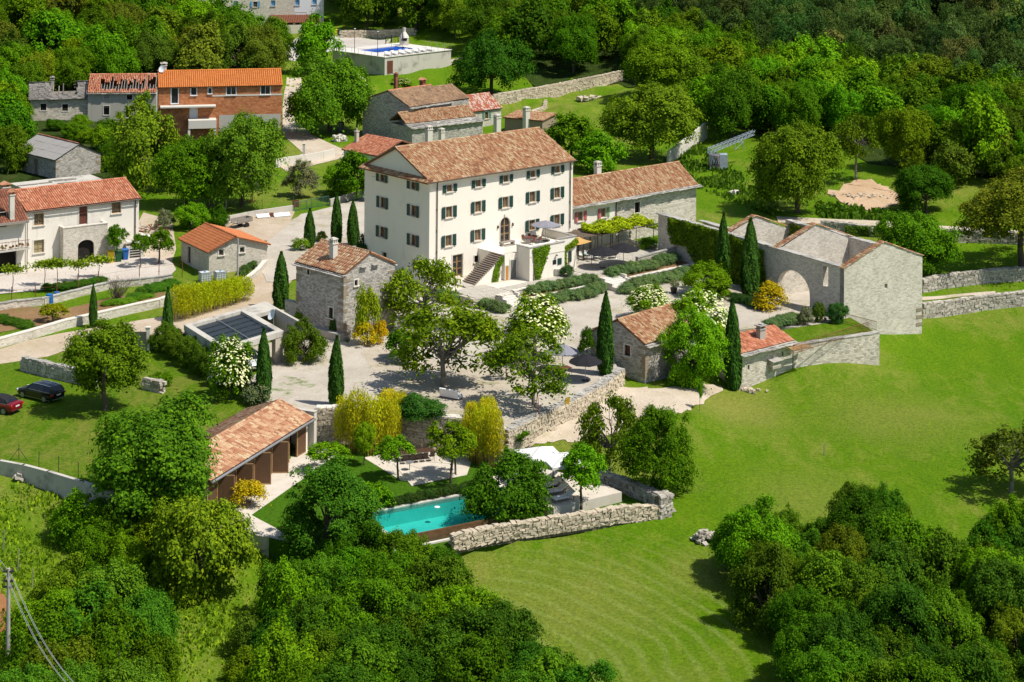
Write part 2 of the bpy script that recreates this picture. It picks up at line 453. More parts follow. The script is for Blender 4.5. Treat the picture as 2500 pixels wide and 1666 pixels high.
def gravel_mat(name, c1, c2, tint=None, amount=0.5, sc=1.0):
    t = NT(name); co = t.coord()
    f = t.noise(co, 0.22 * sc, 7, 0.7)
    col = t.mix(t.ramp(f, [(0.35,(0,0,0)),(0.66,(1,1,1))]), c1, c2)
    if tint:
        g = t.math('ADD', t.math('MULTIPLY', t.noise(co, 0.09 * sc, 6, 0.7), 0.65), t.math('MULTIPLY', t.noise(co, 1.4, 4, 0.7), 0.35))
        col = t.mix(t.ramp(g, [(0.52,(0,0,0)),(0.62,(amount,)*3)]), col, tint)
    st = t.noise(co, 7, 4, 0.8)
    col = t.mix(1.0, col, t.ramp(st, [(0.28,(0.68,0.68,0.68)),(0.6,(1.08,1.08,1.08))]), 'MULTIPLY')
    t.bump(st, 0.7, 0.06)
    return t.fin(col, 0.95, 0.1)
M_MEADOW = grass_mat('meadow grass', (0.100,0.220,0.002,1), (0.150,0.260,0.005,1), (0.27,0.28,0.055,1), 0.54, 1.0, True)
M_WILD = grass_mat('wild grass', (0.12,0.24,0.006,1), (0.18,0.30,0.012,1), (0.28,0.29,0.06,1), 0.56, 1.6)
M_LAWN = grass_mat('mown lawn', (0.095,0.20,0.004,1), (0.145,0.235,0.008,1), (0.26,0.26,0.055,1), 0.54, 2.0)
M_LUSH = grass_mat('watered lawn', (0.06,0.165,0.005,1), (0.085,0.195,0.008,1), (0.13,0.20,0.02,1), 0.66, 2.5)
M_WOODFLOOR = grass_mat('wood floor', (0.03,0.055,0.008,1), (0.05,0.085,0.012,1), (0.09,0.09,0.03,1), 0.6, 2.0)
M_GRAVEL = gravel_mat('pale gravel', (0.42,0.37,0.305,1), (0.53,0.48,0.405,1), (0.30,0.27,0.14,1), 0.8)
M_COURT = gravel_mat('court gravel', (0.45,0.41,0.36,1), (0.54,0.50,0.445,1))
M_DIRT = gravel_mat('dirt road', (0.42,0.33,0.23,1), (0.53,0.44,0.34,1), (0.30,0.27,0.12,1), 0.3)
M_ASPH = gravel_mat('worn grey lane', (0.34,0.32,0.29,1), (0.46,0.42,0.36,1), (0.30,0.29,0.14,1), 0.3)
M_CONCYARD = gravel_mat('concrete yard', (0.50,0.44,0.38,1), (0.58,0.53,0.47,1), (0.42,0.36,0.28,1), 0.3)
M_SOIL = gravel_mat('tilled soil', (0.20,0.115,0.055,1), (0.28,0.17,0.085,1), (0.12,0.15,0.03,1), 0.6)
M_REDSOIL = gravel_mat('red soil', (0.27,0.11,0.045,1), (0.34,0.16,0.07,1))
M_RUBBLE = gravel_mat('stony bare soil', (0.44,0.29,0.17,1), (0.56,0.41,0.27,1), (0.62,0.54,0.43,1), 0.6)
M_PATH = gravel_mat('pale path', (0.46,0.38,0.28,1), (0.58,0.50,0.40,1), (0.27,0.24,0.10,1), 0.5)
M_SLABCONC = plain('pale paving', (0.62,0.56,0.48,1), (0.52,0.46,0.38,1), 0.8, 0.85)

# the ground sheet
_nx, _ny = len(GX), len(GY)
_V = np.stack([_gx, _gy, GZ], -1).reshape(-1, 3)
_i = np.arange(_nx * _ny).reshape(_ny, _nx)
_F = np.stack([_i[:-1, :-1], _i[:-1, 1:], _i[1:, 1:], _i[1:, :-1]], -1).reshape(-1, 4)
ground = link('ground', np_mesh('ground', _V, _F, M_MEADOW, smooth=True))
tag(ground, kind='structure')

def sheet(name, px, m, dz=0.05, world_pts=None):
    """a patch of ground cover lying on the terrain, outlined in photo columns/rows"""
    pts = world_pts if world_pts is not None else [gp(u, v) for u, v in px]
    bm = bmesh.new()
    vs = [bm.verts.new((p[0], p[1], 0)) for p in pts]
    f = bm.faces.new(vs)
    bmesh.ops.triangulate(bm, faces=[f])
    x0, x1 = min(p[0] for p in pts), max(p[0] for p in pts); y0, y1 = min(p[1] for p in pts), max(p[1] for p in pts)
    for a, lo, hi, n in ((GX, x0, x1, (1,0,0)), (GY, y0, y1, (0,1,0))):
        for c in a[(a > lo) & (a < hi)]:
            co = (c,0,0) if n[0] else (0,c,0)
            bmesh.ops.bisect_plane(bm, geom=bm.verts[:] + bm.edges[:] + bm.faces[:], plane_co=co, plane_no=n)
    for v in bm.verts: v.co.z = ter(v.co.x, v.co.y) + dz
    bmesh.ops.recalc_face_normals(bm, faces=bm.faces)
    if sum(q.normal.z for q in bm.faces) < 0: bmesh.ops.reverse_faces(bm, faces=bm.faces)
    me = bpy.data.meshes.new(name); bm.to_mesh(me); bm.free()
    me.polygons.foreach_set('use_smooth', [True] * len(me.polygons))
    me.materials.append(m)
    return tag(link(name, me), kind='structure')
def platform(name, px, z, m, depth=3.0, top_only=False):
    b = MB()
    b.prism([at(u, v, z) for u, v in px], z - depth, z)
    return tag(b.build(name, m), kind='structure')
def wobble(px, amp=5, n=4):
    """outline with softened, irregular edges"""
    out = []
    for k in range(len(px)):
        (u0, v0), (u1, v1) = px[k], px[(k+1) % len(px)]
        for j in range(n):
            t = j / n
            out.append((u0+(u1-u0)*t + (random.uniform(-amp, amp) if j else 0), v0+(v1-v0)*t + (random.uniform(-amp, amp)*0.5 if j else 0)))
    return out

platform('gravel_yard', YARD_PX, Z_YARD, M_GRAVEL, 2.9)
platform('pool_garden_lawn', GARDEN_PX, Z_GARDEN, M_LUSH, 3.0)
M_SPARSE = gravel_mat('sparse grass on gravel', (0.42,0.37,0.30,1), (0.50,0.45,0.37,1), (0.10,0.17,0.02,1), 0.9, 2.5)
M_SANDY = gravel_mat('dry weedy gravel', (0.42,0.36,0.28,1), (0.50,0.44,0.35,1), (0.25,0.24,0.10,1), 0.85, 2.0)
def patch(px, m, k): 
    b = MB(); b.prism([at(u,v,Z_YARD)[:2] for u,v in wobble(px,9,4)], Z_YARD-.03, Z_YARD+.004*k); tag(b.build('weedy_patch', m), kind='structure')
patch([(640,935),(690,915),(760,925),(790,945),(740,965),(690,985),(660,965)], M_SPARSE, 1)
patch([(880,862),(930,842),(1010,850),(1060,880),(1130,900),(1290,900),(1330,950),(1290,1000),(1180,1015),(1050,1000),(960,985),(930,930)], M_SANDY, 2)
patch([(1150,985),(1230,955),(1320,960),(1280,1005),(1190,1018)], M_SPARSE, 3)
platform('lower_garden_lawn', LOWER_PX, -4.68, M_LUSH, 1.2)
platform('car_lawn', wobble(LAWN_PX, 2, 3), Z_LAWN, M_LAWN, 2.6)
# roads, paths, plots
sheet('dirt_road', [(-60,895),(-20,860),(60,835),(150,815),(330,785),(420,770),(520,745),(590,700),(640,655),(655,600),(650,560),(700,545),(780,570),(800,600),(760,640),(700,700),(690,750),(700,790),(600,800),(440,850),(380,835),(250,850),(150,860),(60,885)], M_DIRT)
sheet('worn_lane', wobble([(630,650),(655,605),(650,585),(665,565),(700,548),(735,524),(805,508),(900,480),(900,615),(860,645),(790,665),(700,690),(650,690)],3,3), M_GRAVEL, 0.09)
sheet('stony_lane', [(700,190),(735,190),(745,260),(730,300),(760,330),(830,362),(870,380),(700,420),(680,405),(740,375),(690,330),(690,270)], M_PATH)
sheet('upper_gravel_court', [(680,110),(760,75),(850,90),(960,95),(960,112),(820,122),(790,130),(760,140),(720,150),(680,140)], M_COURT)
sheet('upper_track', [(1080,150),(1120,142),(1200,145),(1200,152),(1120,158),(1084,160)], M_PATH)
sheet('concrete_yard', [(-60,665),(60,655),(154,655),(260,635),(340,625),(420,640),(430,660),(400,690),(300,690),(150,705),(-60,725)], M_CONCYARD, 0.08)
sheet('vegetable_plot', wobble([(-60,760),(60,750),(160,755),(240,735),(330,720),(420,715),(400,735),(330,755),(200,785),(100,795),(-60,820)], 4, 2), M_SOIL)
sheet('dirt_verge', wobble([(535,540),(600,528),(720,518),(705,548),(655,590),(620,588),(560,568)],3,3), M_DIRT, 0.12)
sheet('scrap_ground', [(340,600),(330,560),(350,520),(420,540),(430,610),(420,640),(360,640)], M_DIRT, 0.07)
sheet('lower_path', wobble([(1215,1100),(1300,1068),(1400,1016),(1520,945),(1600,950),(1720,935),(1765,950),(1720,980),(1665,1010),(1560,1020),(1500,1060),(1440,1085),(1380,1075),(1300,1090),(1235,1120)], 8, 6), M_PATH)
sheet('stony_clearing', wobble([(2020,475),(2060,448),(2100,440),(2150,450),(2185,470),(2190,500),(2140,512),(2070,505)], 13, 4), M_RUBBLE, 0.1)
sheet('track', [(1895,530),(2000,535),(2140,540),(2300,553),(2460,563),(2560,572),(2560,580),(2440,575),(2280,566),(2100,550),(1900,545)], M_PATH, 0.08)
sheet('narrow_footpath', [(2250,726),(2330,720),(2430,712),(2430,717),(2330,727),(2250,735)], M_PATH, 0.06)
sheet('red_field', [(-70,1430),(0,1440),(55,1525),(40,1545),(20,1500),(18,1560),(70,1605),(20,1640),(-90,1640)], M_REDSOIL, 0.06)
sheet('scrub_grass', wobble([(-200,1140),(0,1150),(120,1190),(260,1245),(520,1290),(700,1360),(760,1500),(800,1700),(300,1760),(-250,1760)], 6, 3), M_WILD, 0.03)
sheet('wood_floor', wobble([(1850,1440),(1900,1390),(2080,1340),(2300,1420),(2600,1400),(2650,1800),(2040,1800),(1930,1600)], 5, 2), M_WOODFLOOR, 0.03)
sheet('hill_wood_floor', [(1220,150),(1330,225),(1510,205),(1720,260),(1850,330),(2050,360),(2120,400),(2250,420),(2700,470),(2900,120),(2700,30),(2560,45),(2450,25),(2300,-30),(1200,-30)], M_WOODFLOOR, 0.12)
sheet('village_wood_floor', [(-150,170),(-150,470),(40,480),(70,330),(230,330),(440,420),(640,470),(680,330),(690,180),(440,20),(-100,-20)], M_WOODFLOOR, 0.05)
# ------------------------------------------------------------------ building materials
M_PLASTER = None
def plaster(name, c, stain=(0.5,0.45,0.36,1), amt=0.35, sc=0.7, lo=0.56):
    t = NT(name); co = t.coord()
    col = t.mix(t.ramp(t.noise(co, sc, 7, 0.7), [(lo,(0,0,0)),(lo+0.18,(amt,)*3)]), c, stain)
    mp = t.new('ShaderNodeMapping'); mp.inputs['Scale'].default_value = (2.5, 2.5, 0.16); t.ln(co, mp.inputs[0])
    col = t.mix(t.ramp(t.noise(mp.outputs[0], 1.0, 5, 0.65), [(0.58,(0,0,0)),(0.8,(amt*0.8,)*3)]), col, stain)
    t.bump(t.noise(co, 18, 4, 0.7), 0.25, 0.02)
    return t.fin(col, 0.9, 0.15)
M_VILLA = plaster('cream lime render', (0.80,0.745,0.645,1), (0.56,0.49,0.385,1), 0.5, 0.35)
M_WHITE = plaster('old white render', (0.74,0.69,0.61,1), (0.33,0.29,0.23,1), 0.55, 0.5, 0.54)
M_GREYPL = plaster('grey cement render', (0.42,0.40,0.35,1), (0.24,0.21,0.16,1), 0.6, 0.6)
M_BLUEWH = plaster('pale cool render', (0.66,0.68,0.70,1), (0.5,0.5,0.5,1), 0.3)
M_CONC = plaster('weathered concrete', (0.50,0.47,0.41,1), (0.13,0.12,0.105,1), 0.75, 0.4, 0.52)
M_CONCL = plaster('pale concrete', (0.62,0.58,0.51,1), (0.24,0.21,0.18,1), 0.55, 0.4, 0.55)
ST_GREY = [(0.24,0.22,0.19,1),(0.45,0.42,0.37,1),(0.60,0.56,0.495,1),(0.72,0.675,0.60,1)]
ST_WARM = [(0.32,0.28,0.22,1),(0.58,0.52,0.425,1),(0.72,0.66,0.555,1),(0.82,0.77,0.665,1)]
ST_PALE = [(0.47,0.42,0.34,1),(0.67,0.61,0.505,1),(0.77,0.71,0.605,1),(0.83,0.78,0.685,1)]
M_STGREY = masonry('grey rubble masonry', ST_GREY, 0.42, 0.15, (0.30,0.275,0.24,1), 0.28)
M_STWARM = masonry('warm rubble masonry', ST_WARM, 0.46, 0.17, (0.56,0.50,0.40,1), 0.22)
M_STPALE = masonry('pale rubble masonry', ST_PALE, 0.40, 0.14, (0.60,0.55,0.47,1), 0.2)
M_STCLAD = masonry('thin stone cladding', ST_PALE, 0.34, 0.12, (0.46,0.41,0.34,1), 0.15)
M_HOLLOW = masonry('red hollow brick', [(0.38,0.125,0.05,1),(0.50,0.18,0.075,1),(0.58,0.23,0.10,1),(0.66,0.29,0.13,1)], 0.5, 0.25, (0.36,0.22,0.14,1), 0.2, 0.012)
M_QUOIN = plain('tooled quoin stone', (0.42,0.35,0.26,1), (0.17,0.135,0.095,1), 1.5, 0.9, 0.15, island=True, bump=0.4)
M_STONE = plain('loose limestone', (0.60,0.55,0.47,1), (0.27,0.24,0.20,1), 2.5, 0.92, 0.15, island=True, bump=0.6)
M_STONEW = plain('warm limestone', (0.66,0.57,0.43,1), (0.36,0.30,0.22,1), 2.5, 0.92, 0.15, island=True, bump=0.6)
M_CORE = plain('wall core earth', (0.19,0.16,0.12,1), (0.11,0.09,0.07,1), 3, 0.95)
M_SLAB = plain('grey stone slab', (0.50,0.475,0.43,1), (0.24,0.225,0.20,1), 1.8, 0.9, 0.2, island=True, bump=0.5)
M_TRIM = plain('pale dressed stone', (0.72,0.68,0.60,1), (0.58,0.53,0.45,1), 2, 0.85)
M_STEP = plain('white step stone', (0.70,0.67,0.61,1), (0.55,0.52,0.47,1), 1.5, 0.8, island=True)
M_PAVE = plain('patio paving', (0.52,0.48,0.41,1), (0.36,0.33,0.28,1), 1.6, 0.85, island=True, bump=0.3)
M_TILE_OLD = tiles_mat('old mixed roof tile', [(0.03,(0.13,0.07,0.042)),(0.2,(0.28,0.125,0.065)),(0.4,(0.37,0.18,0.09)),(0.58,(0.42,0.24,0.13)),(0.76,(0.47,0.33,0.19)),(0.97,(0.56,0.46,0.30))])
M_TILE_PINK = tiles_mat('pink buff roof tile', [(0.05,(0.27,0.125,0.07)),(0.3,(0.41,0.195,0.105)),(0.55,(0.49,0.27,0.155)),(0.75,(0.53,0.35,0.21)),(0.92,(0.59,0.45,0.28))], patch=0.25)
M_TILE_RED = tiles_mat('red roof tile', [(0.05,(0.28,0.10,0.055)),(0.35,(0.46,0.16,0.085)),(0.65,(0.55,0.215,0.12)),(0.95,(0.60,0.34,0.21))], patch=0.3)
M_TILE_NEW = tiles_mat('new orange roof tile', [(0.1,(0.56,0.165,0.035)),(0.9,(0.66,0.215,0.05))], patch=0.2)
M_TILE_FLAT = tiles_mat('orange flat roof tile', [(0.1,(0.52,0.165,0.06)),(0.9,(0.62,0.225,0.09))], patch=0.3)
M_TILE_LICH = tiles_mat('lichen covered roof tile', [(0.05,(0.12,0.085,0.06)),(0.35,(0.25,0.155,0.095)),(0.65,(0.35,0.22,0.13)),(0.95,(0.42,0.30,0.17))], patch=0.5)
M_TILE_DARK = tiles_mat('dark worn roof tile', [(0.05,(0.12,0.05,0.035)),(0.5,(0.24,0.09,0.055)),(0.95,(0.36,0.15,0.09))], patch=0.5)
M_DECK = plain('roof underlay clay', (0.22,0.095,0.05,1), (0.13,0.06,0.035,1), 3)
M_DECKL = plain('lichen underlay clay', (0.14,0.09,0.06,1), (0.09,0.06,0.04,1), 3)
M_GREEN = plain('dark green shutter paint', (0.012,0.055,0.045,1), (0.009,0.040,0.033,1), 5, 0.55, 0.4)
M_PINK = plain('faded pink shutter paint', (0.50,0.13,0.14,1), (0.42,0.10,0.11,1), 5, 0.6)
M_LGREEN = plain('light green shutter paint', (0.20,0.36,0.16,1), (0.16,0.29,0.13,1), 5, 0.6)
M_SEAGREEN = plain('sea green shutter paint', (0.10,0.27,0.17,1), (0.08,0.2,0.13,1), 5, 0.6)
M_BLUE = plain('light blue shutter paint', (0.14,0.36,0.62,1), (0.11,0.29,0.52,1), 5, 0.6)
M_OLIVE = plain('faded olive shutter', (0.38,0.31,0.17,1), (0.28,0.23,0.13,1), 5, 0.7)
M_WOOD = plain('light window wood', (0.42,0.26,0.12,1), (0.30,0.17,0.075,1), 4, 0.6)
M_DWOOD = plain('dark brown wood', (0.085,0.045,0.026,1), (0.055,0.03,0.018,1), 4, 0.65)
M_RWOOD = plain('red brown door', (0.16,0.055,0.035,1), (0.11,0.04,0.027,1), 4, 0.6)
M_GREYWOOD = plain('weathered grey wood', (0.34,0.30,0.26,1), (0.20,0.175,0.15,1), 3, 0.85, island=True)
M_PVC = plain('white window plastic', (0.78,0.80,0.82,1), (0.72,0.74,0.76,1), 3, 0.4)
M_GREYDOOR = plain('grey painted door', (0.17,0.17,0.165,1), (0.13,0.13,0.125,1), 4, 0.6)
M_ORDOOR = plain('orange wooden door', (0.48,0.24,0.06,1), (0.38,0.18,0.045,1), 4, 0.6)
M_IRON = plain('dark iron', (0.035,0.028,0.024,1), (0.05,0.03,0.02,1), 6, 0.6, 0.4)
M_RUST = plain('rusty iron', (0.22,0.075,0.035,1), (0.13,0.045,0.025,1), 6, 0.85)
M_GALV = plain('galvanised steel', (0.42,0.43,0.44,1), (0.33,0.34,0.35,1), 4, 0.45, 0.5, 0.6)
M_SPOUT = plain('brown downpipe', (0.08,0.045,0.03,1), (0.06,0.035,0.025,1), 4, 0.5, 0.4)
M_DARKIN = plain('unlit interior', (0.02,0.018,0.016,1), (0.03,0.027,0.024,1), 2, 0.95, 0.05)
def glass_mat(name, c, rough=0.08):
    t = NT(name); return t.fin(c, rough, 0.6)
M_GLASS = glass_mat('window glass', (0.025,0.028,0.03,1))
M_CURTAIN = plain('curtained glass', (0.22,0.17,0.11,1), (0.05,0.045,0.04,1), 2.5, 0.12, 0.6)

# ------------------------------------------------------------------ walls with openings
def wall_face(b, M, L, z0, z1, ops=(), gable=None, depth=0.22, s_off=0.0):
    """one wall seen from outside; M maps (s, out, z); ops = (s0, z0, s1, z1, arched)"""
    P = lambda s, o, z: tuple(M @ Vector((s, o, z)))
    cs = sorted(set([0.0, L] + [q for o in ops for q in (o[0], o[2])]))
    cz = sorted(set([z0, z1] + [q for o in ops for q in (o[1], o[3])]))
    cs = [q for q in cs if 0 <= q <= L]; cz = [q for q in cz if z0 <= q <= z1]
    for i in range(len(cs) - 1):
        for j in range(len(cz) - 1):
            ms, mz = (cs[i]+cs[i+1])/2, (cz[j]+cz[j+1])/2
            if any(o[0] < ms < o[2] and o[1] < mz < o[3] for o in ops): continue
            q = [(cs[i],cz[j]),(cs[i+1],cz[j]),(cs[i+1],cz[j+1]),(cs[i],cz[j+1])]
            b.face([P(s, 0, z) for s, z in q], [(s + s_off, z) for s, z in q])
    if gable:
        pts = [(0, z1), (L, z1)] + gable[::-1]
        b.face([P(s, 0, z) for s, z in pts], [(s + s_off, z) for s, z in pts])
    for o in ops:
        s0, a0, s1, a1 = o[:4]
        if len(o) > 4 and o[4]:
            c, n = (s0+s1)/2, 12
            r = (s1-s0)/2; h = o[4] if o[4] is not True else r
            arc = [(c - r*math.cos(PI*k/n), a1 - h + h*math.sin(PI*k/n)) for k in range(n+1)]
            for k in range(n):
                q = [arc[k], arc[k+1], (arc[k+1][0], a1), (arc[k][0], a1)]
                if abs(q[0][1]-a1) < 1e-6: q = [q[0], q[1], q[2]] if abs(q[1][1]-a1) > 1e-6 else None
                elif abs(q[1][1]-a1) < 1e-6: q = [q[0], q[1], q[3]]
                if q: b.face([P(s,0,z) for s,z in q[::1]], [(s+s_off,z) for s,z in q])
            edge = [(s0,a0)] + arc + [(s1,a0)]
        else:
            edge = [(s0,a0),(s0,a1),(s1,a1),(s1,a0)]
        edge = edge + [edge[0]]
        for k in range(len(edge)-1):
            (sa,za),(sb,zb) = edge[k], edge[k+1]
            if math.hypot(sa-sb, za-zb) < 1e-6: continue
            l = math.hypot(sa-sb, za-zb)
            b.face([P(sa,0,za),P(sb,0,zb),P(sb,-depth,zb),P(sa,-depth,za)], [(sa,za),(sa+l,za),(sa+l,za+depth),(sa,za+depth)])

class House:
    def __init__(s, name, label, cat, p0, ang, a, b, ze, group=None, zbase=-1.5):
        """p0 near corner on the ground; x runs along ang, y to its left; ze eaves height over p0"""
        s.p0 = Vector(p0); s.a, s.b, s.ze, s.zb = a, b, ze, zbase
        s.rz = math.radians(90 - ang)
        s.root = empty(name, s.p0, label, cat, s.rz, group)
        s.M = Matrix.Translation(s.p0) @ Matrix.Rotation(s.rz, 4, 'Z'); s.Mi = s.M.inverted()
        s.xd = (s.M.to_3x3() @ Vector((1,0,0))); s.yd = (s.M.to_3x3() @ Vector((0,1,0)))
        s.ops = {'R': [], 'L': [], 'E': [], 'B': []}
        s.gab = {'R': None, 'L': None, 'E': None, 'B': None}
    def fm(s, face):
        a, b = s.a, s.b
        if face == 'R': return Matrix(((1,0,0,0),(0,-1,0,0),(0,0,1,0),(0,0,0,1)))
        if face == 'L': return Matrix(((0,-1,0,0),(1,0,0,0),(0,0,1,0),(0,0,0,1)))
        if face == 'E': return Matrix(((0,1,0,a),(1,0,0,0),(0,0,1,0),(0,0,0,1)))
        return Matrix(((1,0,0,0),(0,1,0,b),(0,0,1,0),(0,0,0,1)))
    def on(s, face, u, v):
        if face == 'R': w = onplane(u, v, s.p0, s.yd); q = s.Mi @ w; return q.x, q.z
        w = onplane(u, v, s.p0, s.xd); q = s.Mi @ w; return q.y, q.z
    def walls(s, m, depth=0.22, skip='', name='wall'):
        b = MB()
        for f, L in (('R', s.a), ('L', s.b), ('E', s.b), ('B', s.a)):
            if f in skip: continue
            wall_face(b, s.fm(f), L, s.zb, s.ze, s.ops[f], s.gab[f], depth, {'R':0,'L':37.3,'E':71.7,'B':113.1}[f])
        o = b.build(name, m, s.root)
        return o
    def opening(s, face, sc, zc, w, h, arch=False):
        s.ops[face].append((sc-w/2, zc-h/2, sc+w/2, zc+h/2, arch))
    def window(s, face, sc, zc, w, h, frame=None, pane=None, trim=M_TRIM, shut=None, shutw=None, mull=1, tr=1, arch=False, depth=0.2, sill=True, name='window', lab=None, shl=None, trimw=0.12, shut2=None):
        frame = frame or M_WOOD; pane = pane or M_GLASS
        s.opening(face, sc, zc, w, h, arch)
        M = s.fm(face); b = MB()
        x0, x1, z0, z1 = sc-w/2, sc+w/2, zc-h/2, zc+h/2
        d = -depth + 0.02; t = 0.07
        for q in ((x0, x0+t, z0, z1), (x1-t, x1, z0, z1), (x0+t, x1-t, z0, z0+t), (x0+t, x1-t, z1-t, z1)):
            b.obox(M, (q[1]-q[0], 0.08, q[3]-q[2]), ((q[0]+q[1])/2, d, (q[2]+q[3])/2))
        for k in range(1, mull+1):
            x = x0 + (x1-x0)*k/(mull+1); b.obox(M, (0.055, 0.07, h-2*t), (x, d, zc))
        for k in range(1, tr+1):
            z = z0 + h*k/(tr+1); b.obox(M, (w-2*t, 0.05, 0.04), (sc, d-0.004, z))
        fr = b.build(name, frame, s.root)
        if lab: fr['label'] = lab
        p = MB().obox(M, (w, 0.02, h), (sc, -depth-0.03, zc)); p.build('pane', pane, fr)
        if trim:
            q = MB(); e = trimw
            if not arch:
                q.obox(M, (e, 0.06, h), (x0-e/2, 0.012, zc)); q.obox(M, (e, 0.06, h), (x1+e/2, 0.012, zc))
                q.obox(M, (w+2*e, 0.06, e), (sc, 0.012, z1+e/2))
            else:
                r, n = w/2, 10; hh = r if arch is True else arch
                q.obox(M, (e, 0.06, h-hh), (x0-e/2, 0.012, zc-hh/2)); q.obox(M, (e, 0.06, h-hh), (x1+e/2, 0.012, zc-hh/2))
                for k in range(n):
                    a0, a1 = PI*k/n, PI*(k+1)/n
                    pts = [(sc-r*math.cos(t_)*f_, z1-hh+hh*math.sin(t_)*f_) for t_, f_ in ((a0,1),(a1,1),(a1,1+e/r),(a0,1+e/r))]
                    q.face([tuple(M @ Vector((x,0.042,z))) for x, z in pts])
            if sill: q.obox(M, (w+2*e+0.1, 0.2, 0.09), (sc, 0.06, z0-0.045))
            q.build('window_surround', trim, fr)
        if shut:
            sw = shutw or w/2
            for sg in (-1, 1):
                c = sc + sg*(w/2 + 0.1 + sw/2); sb = MB()
                ang = random.uniform(0.02, 0.1)
                mm = M @ Matrix.Translation((sc + sg*(w/2+0.1), 0.07, zc)) @ Matrix.Rotation(sg*ang, 4, 'Z')
                sb.obox(mm, (sw, 0.045, h+0.06), (sg*sw/2, 0, 0))
                for k in range(3): sb.obox(mm, (sw*0.98, 0.02, 0.09), (sg*sw/2, 0.032, (k-1)*h*0.36))
                so = sb.build('shutter', (shut2 if (shut2 and sg > 0) else shut), s.root)
                if shl: so['label'] = shl
        return fr
    def door(s, face, sc, z0, w, h, m=M_DWOOD, trim=M_TRIM, arch=False, depth=0.2, lab=None, glazed=False, name='door'):
        s.opening(face, sc, z0+h/2, w, h, arch)
        M = s.fm(face); b = MB()
        b.obox(M, (w-0.02, 0.06, h-0.01), (sc, -depth+0.01, z0+h/2))
        n = 2 if w > 0.9 else 1
        for k in range(n):
            c = sc + (k-(n-1)/2)*w/n
            if not glazed:
                b.obox(M, (w/n*0.7, 0.03, h*0.36), (c, -depth+0.045, z0+h*0.27)); b.obox(M, (w/n*0.7, 0.03, h*0.36), (c, -depth+0.045, z0+h*0.72))
            else:
                for q in (-1, 1): b.obox(M, (0.07, 0.05, h), (c+q*(w/n/2-0.045), -depth+0.05, z0+h/2))
                for q in (0.03, 0.35, 0.66, 0.97): b.obox(M, (w/n, 0.05, 0.07), (c, -depth+0.05, z0+h*q))
        d = b.build(name, m, s.root)
        if lab: d['label'] = lab
        if glazed: MB().obox(M, (w-0.06, 0.01, h-0.06), (sc, -depth+0.047, z0+h/2)).build('pane', M_GLASS, d)
        hb = MB().obox(M, (0.05, 0.07, 0.14), (sc + w*0.36 if n == 1 else sc+0.08, -depth+0.09, z0+h*0.47)); hb.build('handle', M_IRON, d)
        if trim:
            q = MB(); e = 0.13; z1 = z0+h
            hh = 0 if not arch else (w/2 if arch is True else arch)
            q.obox(M, (e,0.07,h-hh), (sc-w/2-e/2, 0.012, z0+(h-hh)/2)); q.obox(M, (e,0.07,h-hh), (sc+w/2+e/2, 0.012, z0+(h-hh)/2))
            if not arch: q.obox(M, (w+2*e,0.07,e), (sc, 0.012, z1+e/2))
            else:
                n2 = 12
                for k in range(n2):
                    a0, a1 = PI*k/n2, PI*(k+1)/n2
                    pts = [(sc-w/2*math.cos(t_)*f_, z1-hh+hh*math.sin(t_)*f_) for t_, f_ in ((a0,1),(a1,1),(a1,1+2*e/w),(a0,1+2*e/w))]
                    q.face([tuple(M @ Vector((x,0.045,z))) for x, z in pts])
            q.build('door_surround', trim, d)
        return d
    def hole(s, face, sc, zc, w, h, trim=None, arch=False, depth=0.35, m=None):
        """open or dark opening"""
        s.opening(face, sc, zc, w, h, arch)
        M = s.fm(face)
        p = MB().obox(M, (w+0.02, 0.04, h+0.02), (sc, -depth-0.02, zc)).build('dark_opening', m or M_DARKIN, s.root)
        if trim:
            q = MB(); e = 0.13
            q.obox(M, (e,0.06,h), (sc-w/2-e/2,0.012,zc)); q.obox(M, (e,0.06,h), (sc+w/2+e/2,0.012,zc))
            q.obox(M, (w+2*e,0.06,e), (sc,0.012,zc+h/2+e/2)); q.obox(M, (w+2*e,0.08,e), (sc,0.02,zc-h/2-e/2))
            q.build('opening_surround', trim, s.root)
    def quoins(s, corner, m=M_QUOIN, h0=0.35, n=None, z0=0.0):
        z = z0; k = 0
        while z < s.ze - 0.3:
            h = random.uniform(0.28, 0.42); la = random.uniform(0.6, 0.95) if k % 2 else random.uniform(0.35, 0.5); lb = random.uniform(0.35, 0.5) if k % 2 else random.uniform(0.6, 0.95)
            b = MB()
            if corner == 'N': b.bx(-0.03, la, -0.03, 0.10, z, z+h-0.03); b.bx(-0.03, 0.10, 0.101, lb, z, z+h-0.03)
            elif corner == 'W': b.bx(-0.03, 0.10, s.b-la, s.b+0.03, z, z+h-0.03)
            elif corner == 'E': b.bx(s.a-la, s.a+0.03, -0.03, 0.10, z, z+h-0.03)
            if random.random() < 0.6: b.build('quoin', m, s.root)
            z += h; k += 1
    def pipe(s, face, sc, z0, z1, m=M_SPOUT, r=0.06):
        M = s.fm(face); b = MB()
        b.tube(M @ Vector((sc,0.12,z0)), M @ Vector((sc,0.12,z1-0.25)), r, n=8); b.tube(M @ Vector((sc,0.12,z1-0.25)), M @ Vector((sc,0.45,z1)), r, n=8)
        for z in np.arange(z0+0.8, z1-0.4, 2.4): b.obox(M, (0.18,0.12,0.06), (sc,0.07,float(z)))
        return b.build('downpipe', m, s.root)

